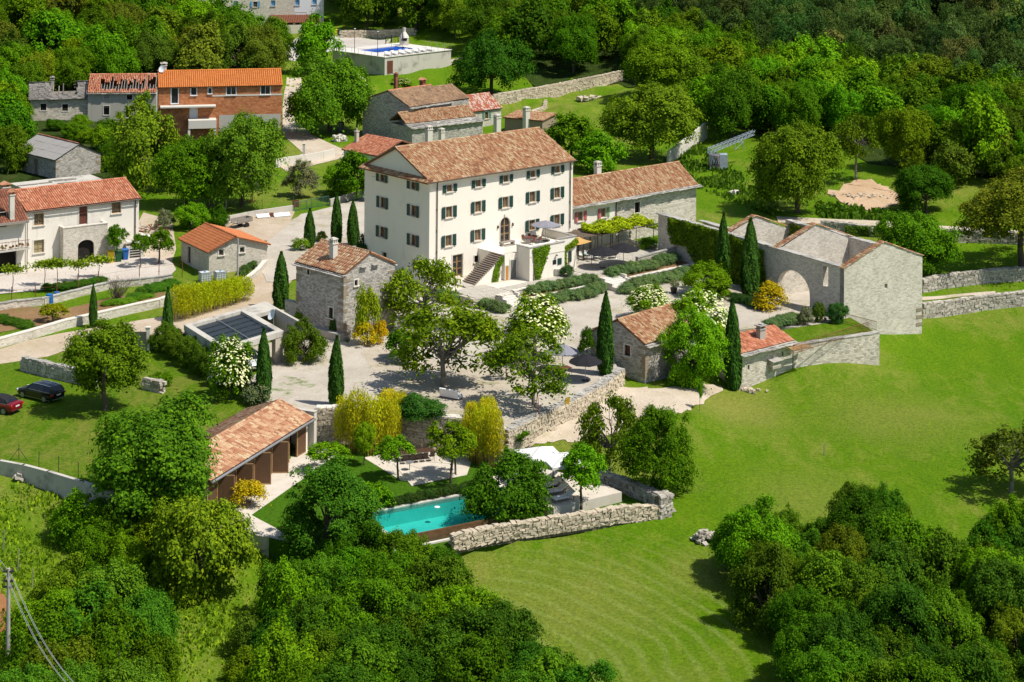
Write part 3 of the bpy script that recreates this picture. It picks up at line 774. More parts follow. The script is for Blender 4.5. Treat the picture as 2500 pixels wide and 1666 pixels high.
# ------------------------------------------------------------------ roofs
def tile_array(O, eu, Lu, ev, Lv, n, tw, tl, jit=1.0, skip=None, flat=False):
    seg = 3
    ang = [PI*(1-k/seg) for k in range(seg+1)]
    rows, cols = max(1, int(round(Lv/tl))), max(1, int(round(Lu/tw)))
    tlx, twx = Lv/rows, Lu/cols
    k = 0
    tmpl = []
    for (vv, rr, up) in ((-0.05*tlx, 0.43, 0.045), (tlx*1.02, 0.36, 0.015)):
        for a in ang: tmpl.append((rr*twx*math.cos(a), vv, (0.32 if flat else 0.62)*rr*twx*math.sin(a) + up))
    tmpl = np.array(tmpl)
    ii, jj = np.meshgrid(np.arange(cols), np.arange(rows)); ii = ii.ravel(); jj = jj.ravel()
    N = len(ii)
    cu = (ii+0.5)*twx + RNG.normal(0, 0.012*jit, N); cv = jj*tlx + RNG.normal(0, 0.018*jit, N); cn = np.abs(RNG.normal(0, 0.012*jit, N)); th = RNG.normal(0, 0.035*jit, N)
    if skip is not None:
        keep = ~skip((ii+0.5)/cols, (jj+0.5)/rows); cu, cv, cn, th = cu[keep], cv[keep], cn[keep], th[keep]; N = len(cu)
    x, y, z = tmpl[:,0], tmpl[:,1], tmpl[:,2]
    U = cu[:,None] + x*np.cos(th)[:,None] - y*np.sin(th)[:,None]
    V = cv[:,None] + x*np.sin(th)[:,None] + y*np.cos(th)[:,None]
    W = cn[:,None] + z
    P = np.array(O)[None,None] + U[...,None]*np.array(eu) + V[...,None]*np.array(ev) + W[...,None]*np.array(n)
    m = seg+1
    f = [(k_, k_+1, m+k_+1, m+k_) for k_ in range(seg)] + [(3,2,1,0)]
    f = np.array(f)
    Fc = (np.arange(N)*2*m)[:,None,None] + f[None]
    return P.reshape(-1,3), Fc.reshape(-1,4)
def roof_plane(parent, O, eu, Lu, ev, Lv, mt, md, tw=0.24, tl=0.40, thick=0.14, jit=1.0, skip=None, deckskip=False, flat=False, kind='stuff'):
    O, eu, ev = Vector(O), Vector(eu).normalized(), Vector(ev).normalized()
    n = eu.cross(ev)
    if n.z < 0: n = -n
    b = MB()
    A = [O, O+eu*Lu, O+eu*Lu+ev*Lv, O+ev*Lv]
    if (A[1]-A[0]).cross(A[3]-A[0]).z < 0: A = A[::-1]
    Bt = [p - n*thick for p in A]
    b.face(A); b.face(Bt[::-1])
    for k in range(4): b.face([Bt[k], Bt[(k+1)%4], A[(k+1)%4], A[k]])
    r = parent if deckskip else b.build('roof', md, parent)
    V, Fc = tile_array(O, eu, Lu, ev, Lv, n, tw, tl, jit, skip, flat)
    t = link('roof_tiles', np_mesh('roof_tiles', V, Fc, mt), r); t['kind'] = kind
    return r
def ridge(parent, p0, p1, m, r=0.14, step=0.4, name='ridge_tiles'):
    p0, p1 = Vector(p0), Vector(p1); L = (p1-p0).length; ax = (p1-p0).normalized(); sd_ = Vector((0,0,1)).cross(ax).normalized(); up = ax.cross(sd_)
    V = []; Fc = []; n = max(1, int(L/step))
    for k in range(n):
        i = len(V); l = L/n
        for q, rr in ((k*l-0.03, r*1.06), ((k+1)*l, r*0.95)):
            for j in range(5):
                a = PI*j/4; V.append(p0 + ax*q + sd_*math.cos(a)*rr + up*(math.sin(a)*rr*0.8) + Vector((0,0,random.uniform(0,0.015))))
        for j in range(4): Fc.append((i+j, i+j+1, i+6+j, i+5+j))
        Fc.append((i, i+1, i+2, i+3))
    o = link(name, np_mesh(name, np.array([tuple(p) for p in V]), np.array(Fc), m), parent); o['kind'] = 'stuff'
    return o
def gable_roof(h, axis, zr, ovE=0.35, ovG=0.15, mt=None, md=None, x0=None, x1=None, y0=None, y1=None, ze=None, tw=0.24, tl=0.4, jit=1.0, ridge_m=None, skipF=None, flat=False, setg=True, mid=0.5):
    """two tiled slopes over the local rectangle; ridge along axis"""
    x0 = 0 if x0 is None else x0; x1 = h.a if x1 is None else x1; y0 = 0 if y0 is None else y0; y1 = h.b if y1 is None else y1
    ze = h.ze if ze is None else ze
    if axis == 'x':
        ym = y0 + (y1-y0)*mid; sl = (zr-ze)/(ym-y0); sl2 = (zr-ze)/(y1-ym); L = x1-x0+2*ovG
        run, run2 = ym-y0+ovE, y1-ym+ovE
        roof_plane(h.root, (x0-ovG, y0-ovE, ze-ovE*sl+0.1), (1,0,0), L, (0,run,run*sl), math.hypot(run, run*sl), mt, md, tw, tl, jit=jit, skip=skipF, flat=flat)
        roof_plane(h.root, (x1+ovG, y1+ovE, ze-ovE*sl2+0.1), (-1,0,0), L, (0,-run2,run2*sl2), math.hypot(run2, run2*sl2), mt, md, tw, tl, jit=jit, flat=flat)
        ridge(h.root, (x0-ovG, ym, zr+0.13), (x1+ovG, ym, zr+0.13), ridge_m or mt)
        if setg:
            for f in 'LE': h.gab[f] = [(ym, zr)]
    else:
        xm = x0 + (x1-x0)*mid; sl = (zr-ze)/(xm-x0); sl2 = (zr-ze)/(x1-xm); L = y1-y0+2*ovG
        run, run2 = xm-x0+ovE, x1-xm+ovE
        roof_plane(h.root, (x0-ovE, y1+ovG, ze-ovE*sl+0.1), (0,-1,0), L, (run,0,run*sl), math.hypot(run, run*sl), mt, md, tw, tl, jit=jit, skip=skipF, flat=flat)
        roof_plane(h.root, (x1+ovE, y0-ovG, ze-ovE*sl2+0.1), (0,1,0), L, (-run2,0,run2*sl2), math.hypot(run2, run2*sl2), mt, md, tw, tl, jit=jit, flat=flat)
        ridge(h.root, (xm, y0-ovG, zr+0.13), (xm, y1+ovG, zr+0.13), ridge_m or mt)
        if setg:
            for f in 'RB': h.gab[f] = [(xm, zr)]
def slab_eave(parent, p0, p1, out, width=0.6, z=0, m=None, n_rows=2, name='eave_slab'):
    """rows of overlapping flat stone slabs along an eave; out = horizontal outward direction"""
    p0, p1, out = Vector(p0), Vector(p1), Vector(out).normalized(); ax = (p1-p0).normalized(); L = (p1-p0).length
    rz = math.atan2(ax.y, ax.x)
    for r in range(n_rows):
        b = MB(); s = -0.1
        while s < L:
            w = random.uniform(0.45, 0.95); w = min(w, L + 0.15 - s)
            c = p0 + ax*(s+w/2) + out*(width*0.5 - r*0.28) + Vector((0,0,z + r*0.11 + random.uniform(-0.015,0.015)))
            mm = Matrix.Translation(c) @ Matrix.Rotation(rz, 4, 'Z') @ Matrix.Rotation(random.uniform(-0.04,0.04), 4, 'X')
            b.obox(mm, (w-0.02, width+random.uniform(-0.12,0.08), 0.085), (0,0,0), jit=0.06)
            s += w
        o = b.build(name, m or M_SLAB, parent); o['kind'] = 'stuff'
def chimney(parent, c, w, d, h, m=M_VILLA, cap='arch', mc=None, rz=0.0):
    """c = local base point"""
    b = MB().box((c[0], c[1], c[2]+h/2), (w, d, h), rz)
    o = b.build('chimney', m, parent); q = MB(); mc = mc or m
    z = c[2]+h
    q.box((c[0],c[1],z+0.05), (w+0.16,d+0.16,0.1), rz)
    if cap == 'arch':
        for sx in (-1,0,1):
            for sy in (-1,1): q.box((c[0]+sx*w*0.4, c[1]+sy*d*0.4, z+0.28), (w*0.17, d*0.2, 0.36), 0)
        q.box((c[0],c[1],z+0.5), (w+0.1,d+0.1,0.1), rz); q.box((c[0],c[1],z+0.59), (w*0.75,d*0.75,0.09), rz)
    elif cap == 'tile':
        q.build('chimney_cap', mc, o); q = MB()
        for k in (-1,1): q.box((c[0]+k*w*0.4,c[1],z+0.25), (w*0.2,d,0.3), rz)
        for k in (-1,1): q.face([(c[0]+k*(w*0.75),c[1]-d*0.75,z+0.4),(c[0]+k*(w*0.75),c[1]+d*0.75,z+0.4),(c[0],c[1]+d*0.75,z+0.72),(c[0],c[1]-d*0.75,z+0.72)])
        for k in (-1,1): q.face([(c[0]-w*.75,c[1]+k*d*.75,z+.4),(c[0]+w*.75,c[1]+k*d*.75,z+.4),(c[0],c[1]+k*d*.75,z+.72)])
        mc = M_TILE_RED
    elif cap == 'pot':
        q.lathe((c[0],c[1],z+0.1), [(0.12,0),(0.1,0.35),(0.13,0.36),(0.13,0.42)], 8)
    elif cap == 'slab':
        for k in (-1,1): q.box((c[0]+k*w*0.36,c[1],z+0.22), (w*0.22,d*0.9,0.28), rz)
        q.box((c[0],c[1],z+0.41), (w+0.25,d+0.25,0.09), rz+0.05); q.box((c[0]+0.05,c[1],z+0.53), (w*0.6,d*0.6,0.12), rz+0.3)
    q.build('chimney_cap', mc, o)
    return o

# ------------------------------------------------------------------ dry stone and masonry garden walls
def drystone(name, label, pts, thick=0.7, size=(0.45,0.28), single=0, m=None, group=None, cat='stone wall', mcap=None, face='both', jit=0.10):
    """pts: list of (x, y, z_base, z_top) along the wall's middle; every stone is real; the first `single` are objects of their own"""
    m = m or M_STONE
    c0 = Vector((pts[0][0], pts[0][1], pts[0][2]))
    root = empty(name, c0, label, cat, 0, group)
    core = MB(); rest = MB(); cnt = 0; rk = MB()
    for k in range(len(pts)-1):
        x0,y0,b0,t0 = pts[k]; x1,y1,b1,t1 = pts[k+1]
        d = Vector((x1-x0,y1-y0,0)); L = d.length; d.normalize(); nrm = Vector((d.y,-d.x,0)); ang = math.atan2(d.y,d.x)
        h = thick/2 - 0.1
        q = []
        for (x,y,b_,t_) in ((x0,y0,b0,t0),(x1,y1,b1,t1)):
            for sg in (1,-1):
                for z in (b_-0.5, t_-0.12): q.append(Vector((x,y,z)) + nrm*h*sg - c0)
        # q order: p0+ low, p0+ high, p0- low, p0- high, p1...
        core.face([q[0],q[4],q[5],q[1]]); core.face([q[6],q[2],q[3],q[7]]); core.face([q[1],q[5],q[7],q[3]]); core.face([q[0],q[1],q[3],q[2]]); core.face([q[4],q[6],q[7],q[5]])
        for sg in (1,-1):
            if nrm.y*sg > 0.05 and face == 'front': continue
            z = 0.0; row = 0
            hmax = max(t0-b0, t1-b1)
            while z < hmax + 0.25:
                rh = size[1]*random.uniform(0.75,1.25); s = -random.uniform(0, size[0]*0.5)
                while s < L:
                    w = size[0]*random.uniform(0.55,1.4); mid = min(max(s+w/2,0),L)/L
                    zb = b0+(b1-b0)*mid - 0.25; zt = t0+(t1-t0)*mid
                    if zb + z + rh*0.55 < zt - 0.02:
                        hh = min(rh, zt - (zb+z))
                        c = Vector((x0,y0,0)) + d*(s+w/2) + nrm*sg*(thick/2-0.12+random.uniform(-0.04,0.05)); c.z = zb+z+hh/2
                        mm = Matrix.Translation(c - c0) @ Matrix.Rotation(ang+random.uniform(-.08,.08),4,'Z') @ Matrix.Rotation(random.uniform(-.12,.12),4,'Y')
                        tgt = MB() if cnt < single and nrm.y*sg < 0.05 else rest
                        tgt.obox(mm, (w-0.03, 0.3, hh-0.025), jit=jit)
                        if tgt is not rest: tgt.build('stone', m, root); cnt += 1
                    s += w
                z += rh
        # coping: irregular flat stones
        s = 0.0
        while s < L:
            w = size[0]*random.uniform(0.7,1.5); mid = min(s+w/2,L)/L
            nn = 2 if thick > 0.6 else 1
            for j in range(nn):
                off = (j-(nn-1)/2)*thick/nn
                c = Vector((x0,y0,0)) + d*(s+w/2) + nrm*off; c.z = t0+(t1-t0)*mid - 0.03 + random.uniform(-0.04,0.05)
                mm = Matrix.Translation(c - c0) @ Matrix.Rotation(ang+random.uniform(-.2,.2),4,'Z') @ Matrix.Rotation(random.uniform(-.1,.1),4,'X')
                tgt = MB() if cnt < single else rk
                tgt.obox(mm, (w-0.02, thick/nn*random.uniform(0.85,1.1), 0.2), jit=jit)
                if tgt is not rk: tgt.build('coping_stone', mcap or m, root); cnt += 1
            s += w
    core.build('wall_core', M_CORE, root)
    if rest.v: o = rest.build('stones', m, root); o['kind'] = 'stuff'
    if rk.v: o = rk.build('coping_stones', mcap or m, root); o['kind'] = 'stuff'
    return root
def wall_run(name, label, pts, thick, m, cap=None, cat='wall', group=None, capw=0.1, caph=0.1, slabs=False):
    """plain wall along (x, y, z_base, z_top)"""
    c0 = Vector((pts[0][0], pts[0][1], pts[0][2])); root = empty(name, c0, label, cat, 0, group)
    b = MB(); cp = MB(); s0 = 0.0
    for k in range(len(pts)-1):
        x0,y0,b0,t0 = pts[k]; x1,y1,b1,t1 = pts[k+1]
        d = Vector((x1-x0,y1-y0,0)); L = d.length; d.normalize(); n = Vector((d.y,-d.x,0))
        A, B_ = Vector((x0,y0,0))-d*(thick/2 if k else 0)-Vector((c0.x,c0.y,0)), Vector((x1,y1,0))+d*0-Vector((c0.x,c0.y,0))
        def P(base, off, z): return tuple(base + n*off + Vector((0,0,z-c0.z)))
        h = thick/2; lo0, lo1 = b0-0.6, b1-0.6
        b.face([P(A,h,lo0),P(B_,h,lo1),P(B_,h,t1),P(A,h,t0)], [(s0,lo0),(s0+L,lo1),(s0+L,t1),(s0,t0)])
        b.face([P(B_,-h,lo1),P(A,-h,lo0),P(A,-h,t0),P(B_,-h,t1)], [(s0+50,lo0),(s0+L+50,lo1),(s0+L+50,t1),(s0+50,t0)])
        b.face([P(A,h,t0),P(B_,h,t1),P(B_,-h,t1),P(A,-h,t0)], [(0,s0),(0,s0+L),(thick,s0+L),(thick,s0)])
        b.face([P(A,-h,lo0),P(A,h,lo0),P(A,h,t0),P(A,-h,t0)], [(0,lo0),(thick,lo0),(thick,t0),(0,t0)])
        b.face([P(B_,h,lo1),P(B_,-h,lo1),P(B_,-h,t1),P(B_,h,t1)], [(0,lo1),(thick,lo1),(thick,t1),(0,t1)])
        if cap:
            s = 0.0; ang = math.atan2(d.y,d.x); pitch = math.atan2(t1-t0, L)
            while s < L - 0.02:
                w = min(random.uniform(0.6,1.1) if slabs else 1.6, L-s); mid = (s+w/2)/L
                c = Vector((x0,y0,t0+(t1-t0)*mid+caph/2+0.004+(random.uniform(-.01,.02) if slabs else 0))) + d*(s+w/2) - c0
                mm = Matrix.Translation(c) @ Matrix.Rotation(ang,4,'Z') @ Matrix.Rotation(-pitch,4,'Y')
                if slabs: mm = mm @ Matrix.Rotation(random.uniform(-.03,.03),4,'X')
                cp.obox(mm, (w-0.015, thick+capw, caph), jit=0.04 if slabs else 0.004)
                s += w
        s0 += L
    b.build('wall_body', m, root)
    if cap: o = cp.build('coping', cap, root); o['kind'] = 'stuff'
    return root
def line_pts(px, zb=None, h=1.0, top=None):
    """wall points from photo columns/rows of its foot"""
    out = []
    for k, (u, v) in enumerate(px):
        p = gp(u, v) if zb is None else at(u, v, zb)
        hh = h[k] if isinstance(h, (list, tuple)) else h
        out.append((p.x, p.y, p.z, p.z + hh if top is None else top))
    return out
def railing(name, label, pts, h=0.95, step=0.14, m=M_IRON, cat='railing', top=0.03, parent=None, bar=0.012):
    c0 = Vector(pts[0]); root = parent or empty(name, c0, label, cat)
    o0 = c0 if parent is None else Vector((0,0,0))
    r = MB(); s = MB()
    for k in range(len(pts)-1):
        a, b_ = Vector(pts[k])-o0, Vector(pts[k+1])-o0
        r.tube(a+Vector((0,0,h)), b_+Vector((0,0,h)), top, n=5); r.tube(a+Vector((0,0,0.1)), b_+Vector((0,0,0.1)), top*0.7, n=5)
        n = max(1, int((b_-a).length/step))
        for j in range(n+1):
            p = a.lerp(b_, j/n); s.tube(p, p+Vector((0,0,h)), bar if j % 10 else bar*1.8, n=4, cap=False)
    r.build('rail' if parent is None else 'handrail', m, root); o = s.build('balusters', m, root); o['kind'] = 'stuff'
    return root
def frame_len(p, z, d, u):
    return along((p[0], p[1], z), d, u)
# ================================================================== the villa
V = House('villa', 'tall cream three-storey villa with dark green shutters and a long tiled roof', 'villa', at(1047,690,0), 48.7, 22.15, 12.15, 11.5)
def row_px(us, vs): return list(zip(us, vs))
VR = [('a', [1097.7,1168,1235.5,1301,1361], [460,448,436.5,425,414], 0.85, 0.80), ('b', [1096,1167,1234,1300,1360], [518,505,494,481,471], 0.95, 1.25), ('c', [1095,1166,None,1299,1359.5], [588,574,0,550,537], 0.95, 1.25)]
for nm, us, vs, w, hh in VR:
    for u, v in zip(us, vs):
        if u is None: continue
        sx, sz = V.on('R', u, v)
        V.window('R', sx, sz, w, hh, M_WOOD, M_CURTAIN, M_TRIM, M_GREEN, 0.5, mull=1, tr=0)
for nm, us, vs, hh in (('a', [933,1009], [435,453.5], 0.85), ('b', [934,1009], [495,515], 1.25), ('c', [933,1009], [567,587], 1.25)):
    for u, v in zip(us, vs):
        sx, sz = V.on('L', u, v)
        V.window('L', sx, sz, 0.95, hh, M_WOOD, M_GLASS, M_TRIM, M_GREEN, 0.5, mull=1, tr=0)
for u, v in ((939,624),(1012,643)):
    sx, sz = V.on('L', u, v); V.window('L', sx, sz, 0.8, 0.7, M_DWOOD, M_GLASS, M_TRIM, mull=1, tr=1)
sx, _ = V.on('R', 1117, 650); V.door('R', sx, 0.05, 1.5, 2.5, M_WOOD, M_TRIM, glazed=True, lab='glazed wooden ground floor door')
sx, sz = V.on('R', 1164.5, 632); V.window('R', sx, sz, 0.85, 0.75, M_DWOOD, M_GLASS, M_TRIM, mull=2, tr=1)
sx, z_bot = V.on('R', 1232.6, 593); BALZ = z_bot - 0.02
V.door('R', sx, BALZ, 1.5, 3.0, M_WOOD, M_TRIM, arch=True, glazed=True, lab='arched glazed balcony door')
DOORX = sx
_k = MB().obox(V.fm('R'), (0.3,0.15,0.35), (sx, 0.08, BALZ+3.2)); _k.build('keystone', M_TRIM, V.root)
for q in (-1.15, 1.15):
    b = MB().obox(V.fm('R'), (0.14,0.14,0.3), (sx+q, 0.1, BALZ+2.0)); b.obox(V.fm('R'), (0.05,0.2,0.05), (sx+q,0.05,BALZ+2.18)); b.build('wall_lamp', M_IRON, V.root)
V.gab['L'] = V.gab['E'] = [(V.b/2, 14.35)]
V.walls(M_VILLA)
gable_roof(V, 'x', 14.35, 0.5, 0.02, M_TILE_OLD, M_DECK, tw=0.25, tl=0.42, x0=-0.25, setg=False)
b = MB(); b.bx(-0.12, V.a+0.12, -0.14, -0.004, 11.12, 11.42); b.bx(-0.22, V.a+0.2, -0.30, -0.142, 11.3, 11.42); b.build('cornice', M_VILLA, V.root)
b = MB(); b.tube((-0.3,-0.56,11.32), (V.a+0.2,-0.56,11.32), 0.075, n=6); b.build('gutter', M_SPOUT, V.root)
# pent roof under the pediment
roof_plane(V.root, (-0.75, V.b+0.25, 11.32), (0,-1,0), V.b+0.8, (0.75,0,0.36), 0.86, M_TILE_OLD, M_DECK, 0.25, 0.42)
b = MB().bx(-0.34, -0.004, -0.13, V.b+0.1, 11.05, 11.28); b.build('cornice', M_VILLA, V.root)
V.pipe('R', 1.05, 0.1, 11.35); V.pipe('R', V.a-0.5, 3.2, 11.35)
# outside stair, landing and balcony block
b = MB(); b.prism([(DOORX-2.2,-0.005),(DOORX-2.2,-6.8),(DOORX+3.2,-6.8),(DOORX+3.2,-0.005)][::-1], -1.4, BALZ)
b.prism([(DOORX+3.205,-0.005),(DOORX+3.205,-5.5),(DOORX+6.3,-5.5),(DOORX+6.3,-0.005)], -1.4, BALZ-0.02)
terr = b.build('balcony_block', M_VILLA, V.root)
X0, X1, X2 = DOORX-2.2, DOORX+3.2, DOORX+6.3
b = MB(); t_ = 0.28; zt = BALZ+0.85
b.bx(X0+0.004, X1, -6.796, -6.8+t_, BALZ+.004, zt); b.bx(X0+0.004, X0+t_, -6.8+t_+.004, -4.6, BALZ+.004, zt); b.bx(X1-t_, X1-.004, -6.8+t_+.004, -5.5-.004, BALZ+.004, zt)
b.bx(X1+.004, X2-.004, -5.496, -5.5+t_, BALZ+.004, zt); b.bx(X2-t_, X2-.004, -5.5+t_+.004, -0.01, BALZ+.004, zt)
b.build('parapet', M_VILLA, terr)
b = MB(); b.bx(X0-.06, X1+.06, -6.86, -6.8+t_+.06, zt+.003, zt+.09); b.bx(X0-.06, X0+t_+.06, -6.44, -4.6, zt+.006, zt+.085); b.bx(X1+.07, X2+.06, -5.56, -5.5+t_+.06, zt+.003, zt+.09); b.bx(X2-t_-.06, X2+.06, -5.14, -0.01, zt+.006, zt+.085)
b.build('coping', M_SLAB, terr)
b = MB().bx(X0-.03, X1+.03, -6.835, -6.803, BALZ-.22, BALZ-.08); b.build('string_course', M_TRIM, terr)
LX = X0 - 1.9
b = MB().bx(LX, X0-.004, -4.7, -0.005, -1.0, BALZ-.01); land = b.build('landing_block', M_VILLA, V.root)
def prop_door(parent, x, w, h, y, m, nm):
    d = MB().bx(x-w/2, x+w/2, y-.03, y+.02, 0.02, h).build('door', m, parent); d['label'] = nm
    q = MB(); q.bx(x-w/2-.12, x-w/2-.003, y-.05, y-.002, 0, h+.12); q.bx(x+w/2+.003, x+w/2+.12, y-.05, y-.002, 0, h+.12); q.bx(x-w/2-.003, x+w/2+.003, y-.05, y-.002, h+.004, h+.12)
    q.build('door_surround', M_TRIM, d)
prop_door(land, LX+1.25, 0.85, 2.15, -4.71, M_GREYDOOR, 'grey door in the recess under the landing')
prop_door(land, LX+0.3, 0.45, 1.6, -4.71, M_ORDOOR, 'orange wooden door beside the stair foot')
M_STAIR = plain('shade-toned stone tread', (0.27,0.215,0.17,1), (0.19,0.15,0.12,1), 2, .85, island=True)  # darker brown puts the shadow under each overhanging tread into its colour
b = MB(); SX0 = LX-4.3; nst = 17
b.face([(SX0,-2.5,-.3),(LX-.004,-2.5,-.3),(LX-.004,-2.5,BALZ-.2),(SX0,-2.5,0.05)]); b.face([(LX-.004,-4.35,-.3),(SX0,-4.35,-.3),(SX0,-4.35,0.05),(LX-.004,-4.35,BALZ-.2)])
b.face([(SX0,-2.5,0.05),(LX-.004,-2.5,BALZ-.2),(LX-.004,-4.35,BALZ-.2),(SX0,-4.35,0.05)]); b.face([(SX0,-4.35,-.3),(SX0,-2.5,-.3),(SX0,-2.5,.05),(SX0,-4.35,.05)])
stair = b.build('outside_stair', M_VILLA, V.root)
for k in range(nst):
    x = SX0 + (k+.5)*(LX-SX0)/nst; z = 0.1+(k+1)*(BALZ-0.1)/nst
    MB().bx(x-.17, x+.13, -4.5, -2.42, z-.11, z).build('step', M_STAIR, stair)
b = MB().bx(SX0-1.4, SX0-.2, -4.6, -1.8, -.2, .14); b.build('stair_plinth', M_PAVE, stair)
b = MB(); rs = MB()
for p0, p1 in (((LX,-4.62,BALZ),(X0,-4.62,BALZ)),((X0-.05,-4.62,BALZ),(X0-.05,-4.62,BALZ))):
    n = 14
    for k in range(n+1):
        x = p0[0]+(p1[0]-p0[0])*k/n; rs.tube((x,p0[1],BALZ), (x,p0[1],BALZ+.95), .014, n=4)
    b.tube((p0[0],p0[1],BALZ+.95), (p1[0],p1[1],BALZ+.95), .03, n=5)
hr = b.build('landing_railing', M_IRON, V.root); rs.build('balusters', M_IRON, hr)
# small window and shutter on the block, lamps
MB().bx(X0+3.55, X0+4.1, -6.83, -6.78, 1.35, 1.85).build('window', M_GLASS, terr)
MB().bx(X0+4.3, X0+4.9, -6.87, -6.81, 1.25, 1.95).build('shutter', M_GREEN, terr)
MB().bx(X1+1.8, X1+2.3, -5.56, -5.51, 0.9, 2.1).build('shutter', M_GREEN, terr)
for x in (X0+4.0,): MB().lathe((x,-7.0,2.35), [(0.02,.2),(0.05,.12),(0.17,0)], 10).build('wall_lamp', M_IRON, terr)
# ================================================================== the wing
W = House('long_wing', 'long low tiled wing beside the villa, half cream render and half bare stone', 'wing', V.M @ Vector((22.17,1.5,0)), 48.7, 23.2, 6.6, 5.35)
sS, _ = W.on('R', 1503, 500)
for u, v, m2 in ((1417,529,None),(1473,520,M_LGREEN)):
    sx, sz = W.on('R', u, v); W.window('R', sx, sz, 0.85, 1.15, M_WOOD, M_CURTAIN, M_TRIM, M_PINK, 0.45, shut2=m2)
sx, sz = W.on('R', 1556, 507); W.hole('R', sx, sz, 0.95, 1.35, M_TRIM)
W.gab['L'] = W.gab['E'] = [(3.3, 7.7)]
opsA = [o for o in W.ops['R'] if o[2] < sS]; opsB = [(o[0]-sS, o[1], o[2]-sS, o[3], o[4]) for o in W.ops['R'] if o[0] > sS]
b = MB(); wall_face(b, W.fm('R'), sS, -1.5, W.ze, opsA); b.build('rendered_wall', M_VILLA, W.root)
b = MB(); wall_face(b, W.fm('R') @ Matrix.Translation((sS,0,0)), W.a-sS, -1.5, W.ze, opsB, s_off=sS); b.build('stone_wall', M_STWARM, W.root)
W.walls(M_STWARM, skip='R')
gable_roof(W, 'x', 7.7, 0.15, 0.2, M_TILE_OLD, M_DECK, tw=0.25, tl=0.42, setg=False)
slab_eave(W.root, (-0.1,-0.05,5.2), (W.a+0.3,-0.05,5.2), (0,-1,0), 0.75, 0, M_SLAB, 2)
W.pipe('R', sS, 2.4, 5.15)
pc = W.Mi @ onplane(1459, 424, W.p0 + W.yd*3.6, W.yd)
chimney(W.root, (pc.x, 3.6, 7.1), 0.75, 0.6, 1.75, M_CONCL, 'arch')
# stone lean-to stub (old gable scar) at the far end
b = MB(); b.prism([(W.a-6.2,-0.06),(W.a-1.2,-0.06),(W.a-1.2,-0.004),(W.a-6.2,-0.004)], -1.0, 2.9)
b.face([(W.a-6.2,-.06,2.9),(W.a-1.2,-.06,2.9),(W.a-3.4,-.06,4.6)]); b.build('gable_scar', M_STPALE, W.root)

# ================================================================== square stone tower house
T = House('stone_tower_house', 'square grey stone house with one white chimney on its roof, left of the villa', 'stone house', at(838,832,Z_YARD), 44.5, 7.0, 7.6, 6.75)
zr = zat(T.p0 + T.xd*3.5, 614) - Z_YARD - 0.15
for f, u, v, w, hh in (('L',753,663,0.42,0.6),('R',869,691,0.42,0.6),('L',808,764,0.7,1.1)):
    sx, sz = T.on(f, u, v); T.window(f, sx, sz, w, hh, M_DWOOD, M_GLASS, M_TRIM, mull=0, tr=1 if hh > 1 else 0)
for u, v in ((886,655),(915,649)):
    sx, sz = T.on('R', u, v); T.hole('R', sx, sz, 0.5, 0.18); MB().bx(sx-.45, sx+.45, -0.35, -0.02, sz+.12, sz+.2).build('drip_stone', M_SLAB, T.root)
T.gab['R'] = T.gab['B'] = [(3.5, zr)]
T.walls(M_STGREY)
gable_roof(T, 'y', zr, 0.1, 0.12, M_TILE_PINK, M_DECK, tw=0.34, tl=0.5, setg=False)
slab_eave(T.root, (-0.05,T.b,6.55), (-0.05,0,6.55), (-1,0,0), 0.5, 0, M_SLAB, 2)
slab_eave(T.root, (T.a+.05,0,6.55), (T.a+.05,T.b,6.55), (1,0,0), 0.4, 0, M_SLAB, 1)
pc = T.Mi @ onplane(814, 625, T.p0 + T.xd*1.6, T.xd)
chimney(T.root, (1.6, pc.y, 7.6), 0.62, 0.62, 1.5, M_GALV if False else M_CONCL, 'arch')
T.quoins('N'); T.quoins('W'); T.quoins('E')
b = MB().bx(-0.75, -0.004, -0.2, 4.2, -0.4, 0.75); b.build('stone_bench', M_SLAB, T.root)

# ================================================================== orange roofed shed
SH = House('stone_shed', 'low pale stone shed with a wide orange tile roof by the lane', 'shed', at(510,668,-0.5), 57, 7.4, 8.0, 2.55)
zr = zat(SH.p0 + SH.xd*3.2, 579) + 0.5
for u, v in ((540,616),(591,609)):
    sx, sz = SH.on('R', u, v); SH.window('R', sx, sz, 0.6, 0.75, M_GREYWOOD, M_GLASS, M_TRIM, mull=0, tr=0)
SH.door('L', 5.6, 0.05, 0.95, 2.0, M_DWOOD, M_TRIM)
SH.gab['R'] = SH.gab['B'] = [(3.2, zr)]
SH.walls(M_STCLAD)
gable_roof(SH, 'y', zr, 0.35, 0.35, M_TILE_FLAT, M_DECK, tw=0.3, tl=0.42, jit=0.15, flat=True, setg=False, mid=3.2/7.4)

# ================================================================== white farmhouse on the left
FH = House('white_farmhouse', 'long white farmhouse with a bright red tile roof and an arched stone porch', 'farmhouse', at(63,655,-0.45), 54.5, 14.2, 8.0, 6.75)
bw = frame_len(FH.p0 + FH.xd*14.2, 6.3, FH.yd, 304.5); bw = min(max(bw, 2.8), 5.0)
zr = zat(FH.p0 + FH.xd*14.2 + FH.yd*bw, 435) + 0.45 - 0.1
FH.b = bw*2
for u, v, w, hh in ((95,536,1.2,1.4),(284,507,1.2,1.4)):
    sx, sz = FH.on('R', u, v); FH.window('R', sx, sz, w, hh, M_WOOD, M_CURTAIN, M_TRIM, mull=1, tr=0)
sx, sz = FH.on('R', 203, 546); FH.door('R', sx, sz-0.1, 1.05, 2.1, M_RWOOD, M_TRIM)
sx, sz = FH.on('R', 95, 602); FH.window('R', sx, sz, 1.25, 1.5, M_OLIVE, M_OLIVE, M_TRIM, mull=1, tr=2)
FH.walls(M_WHITE)
FH.gab['L'] = FH.gab['E'] = [(bw, zr)]
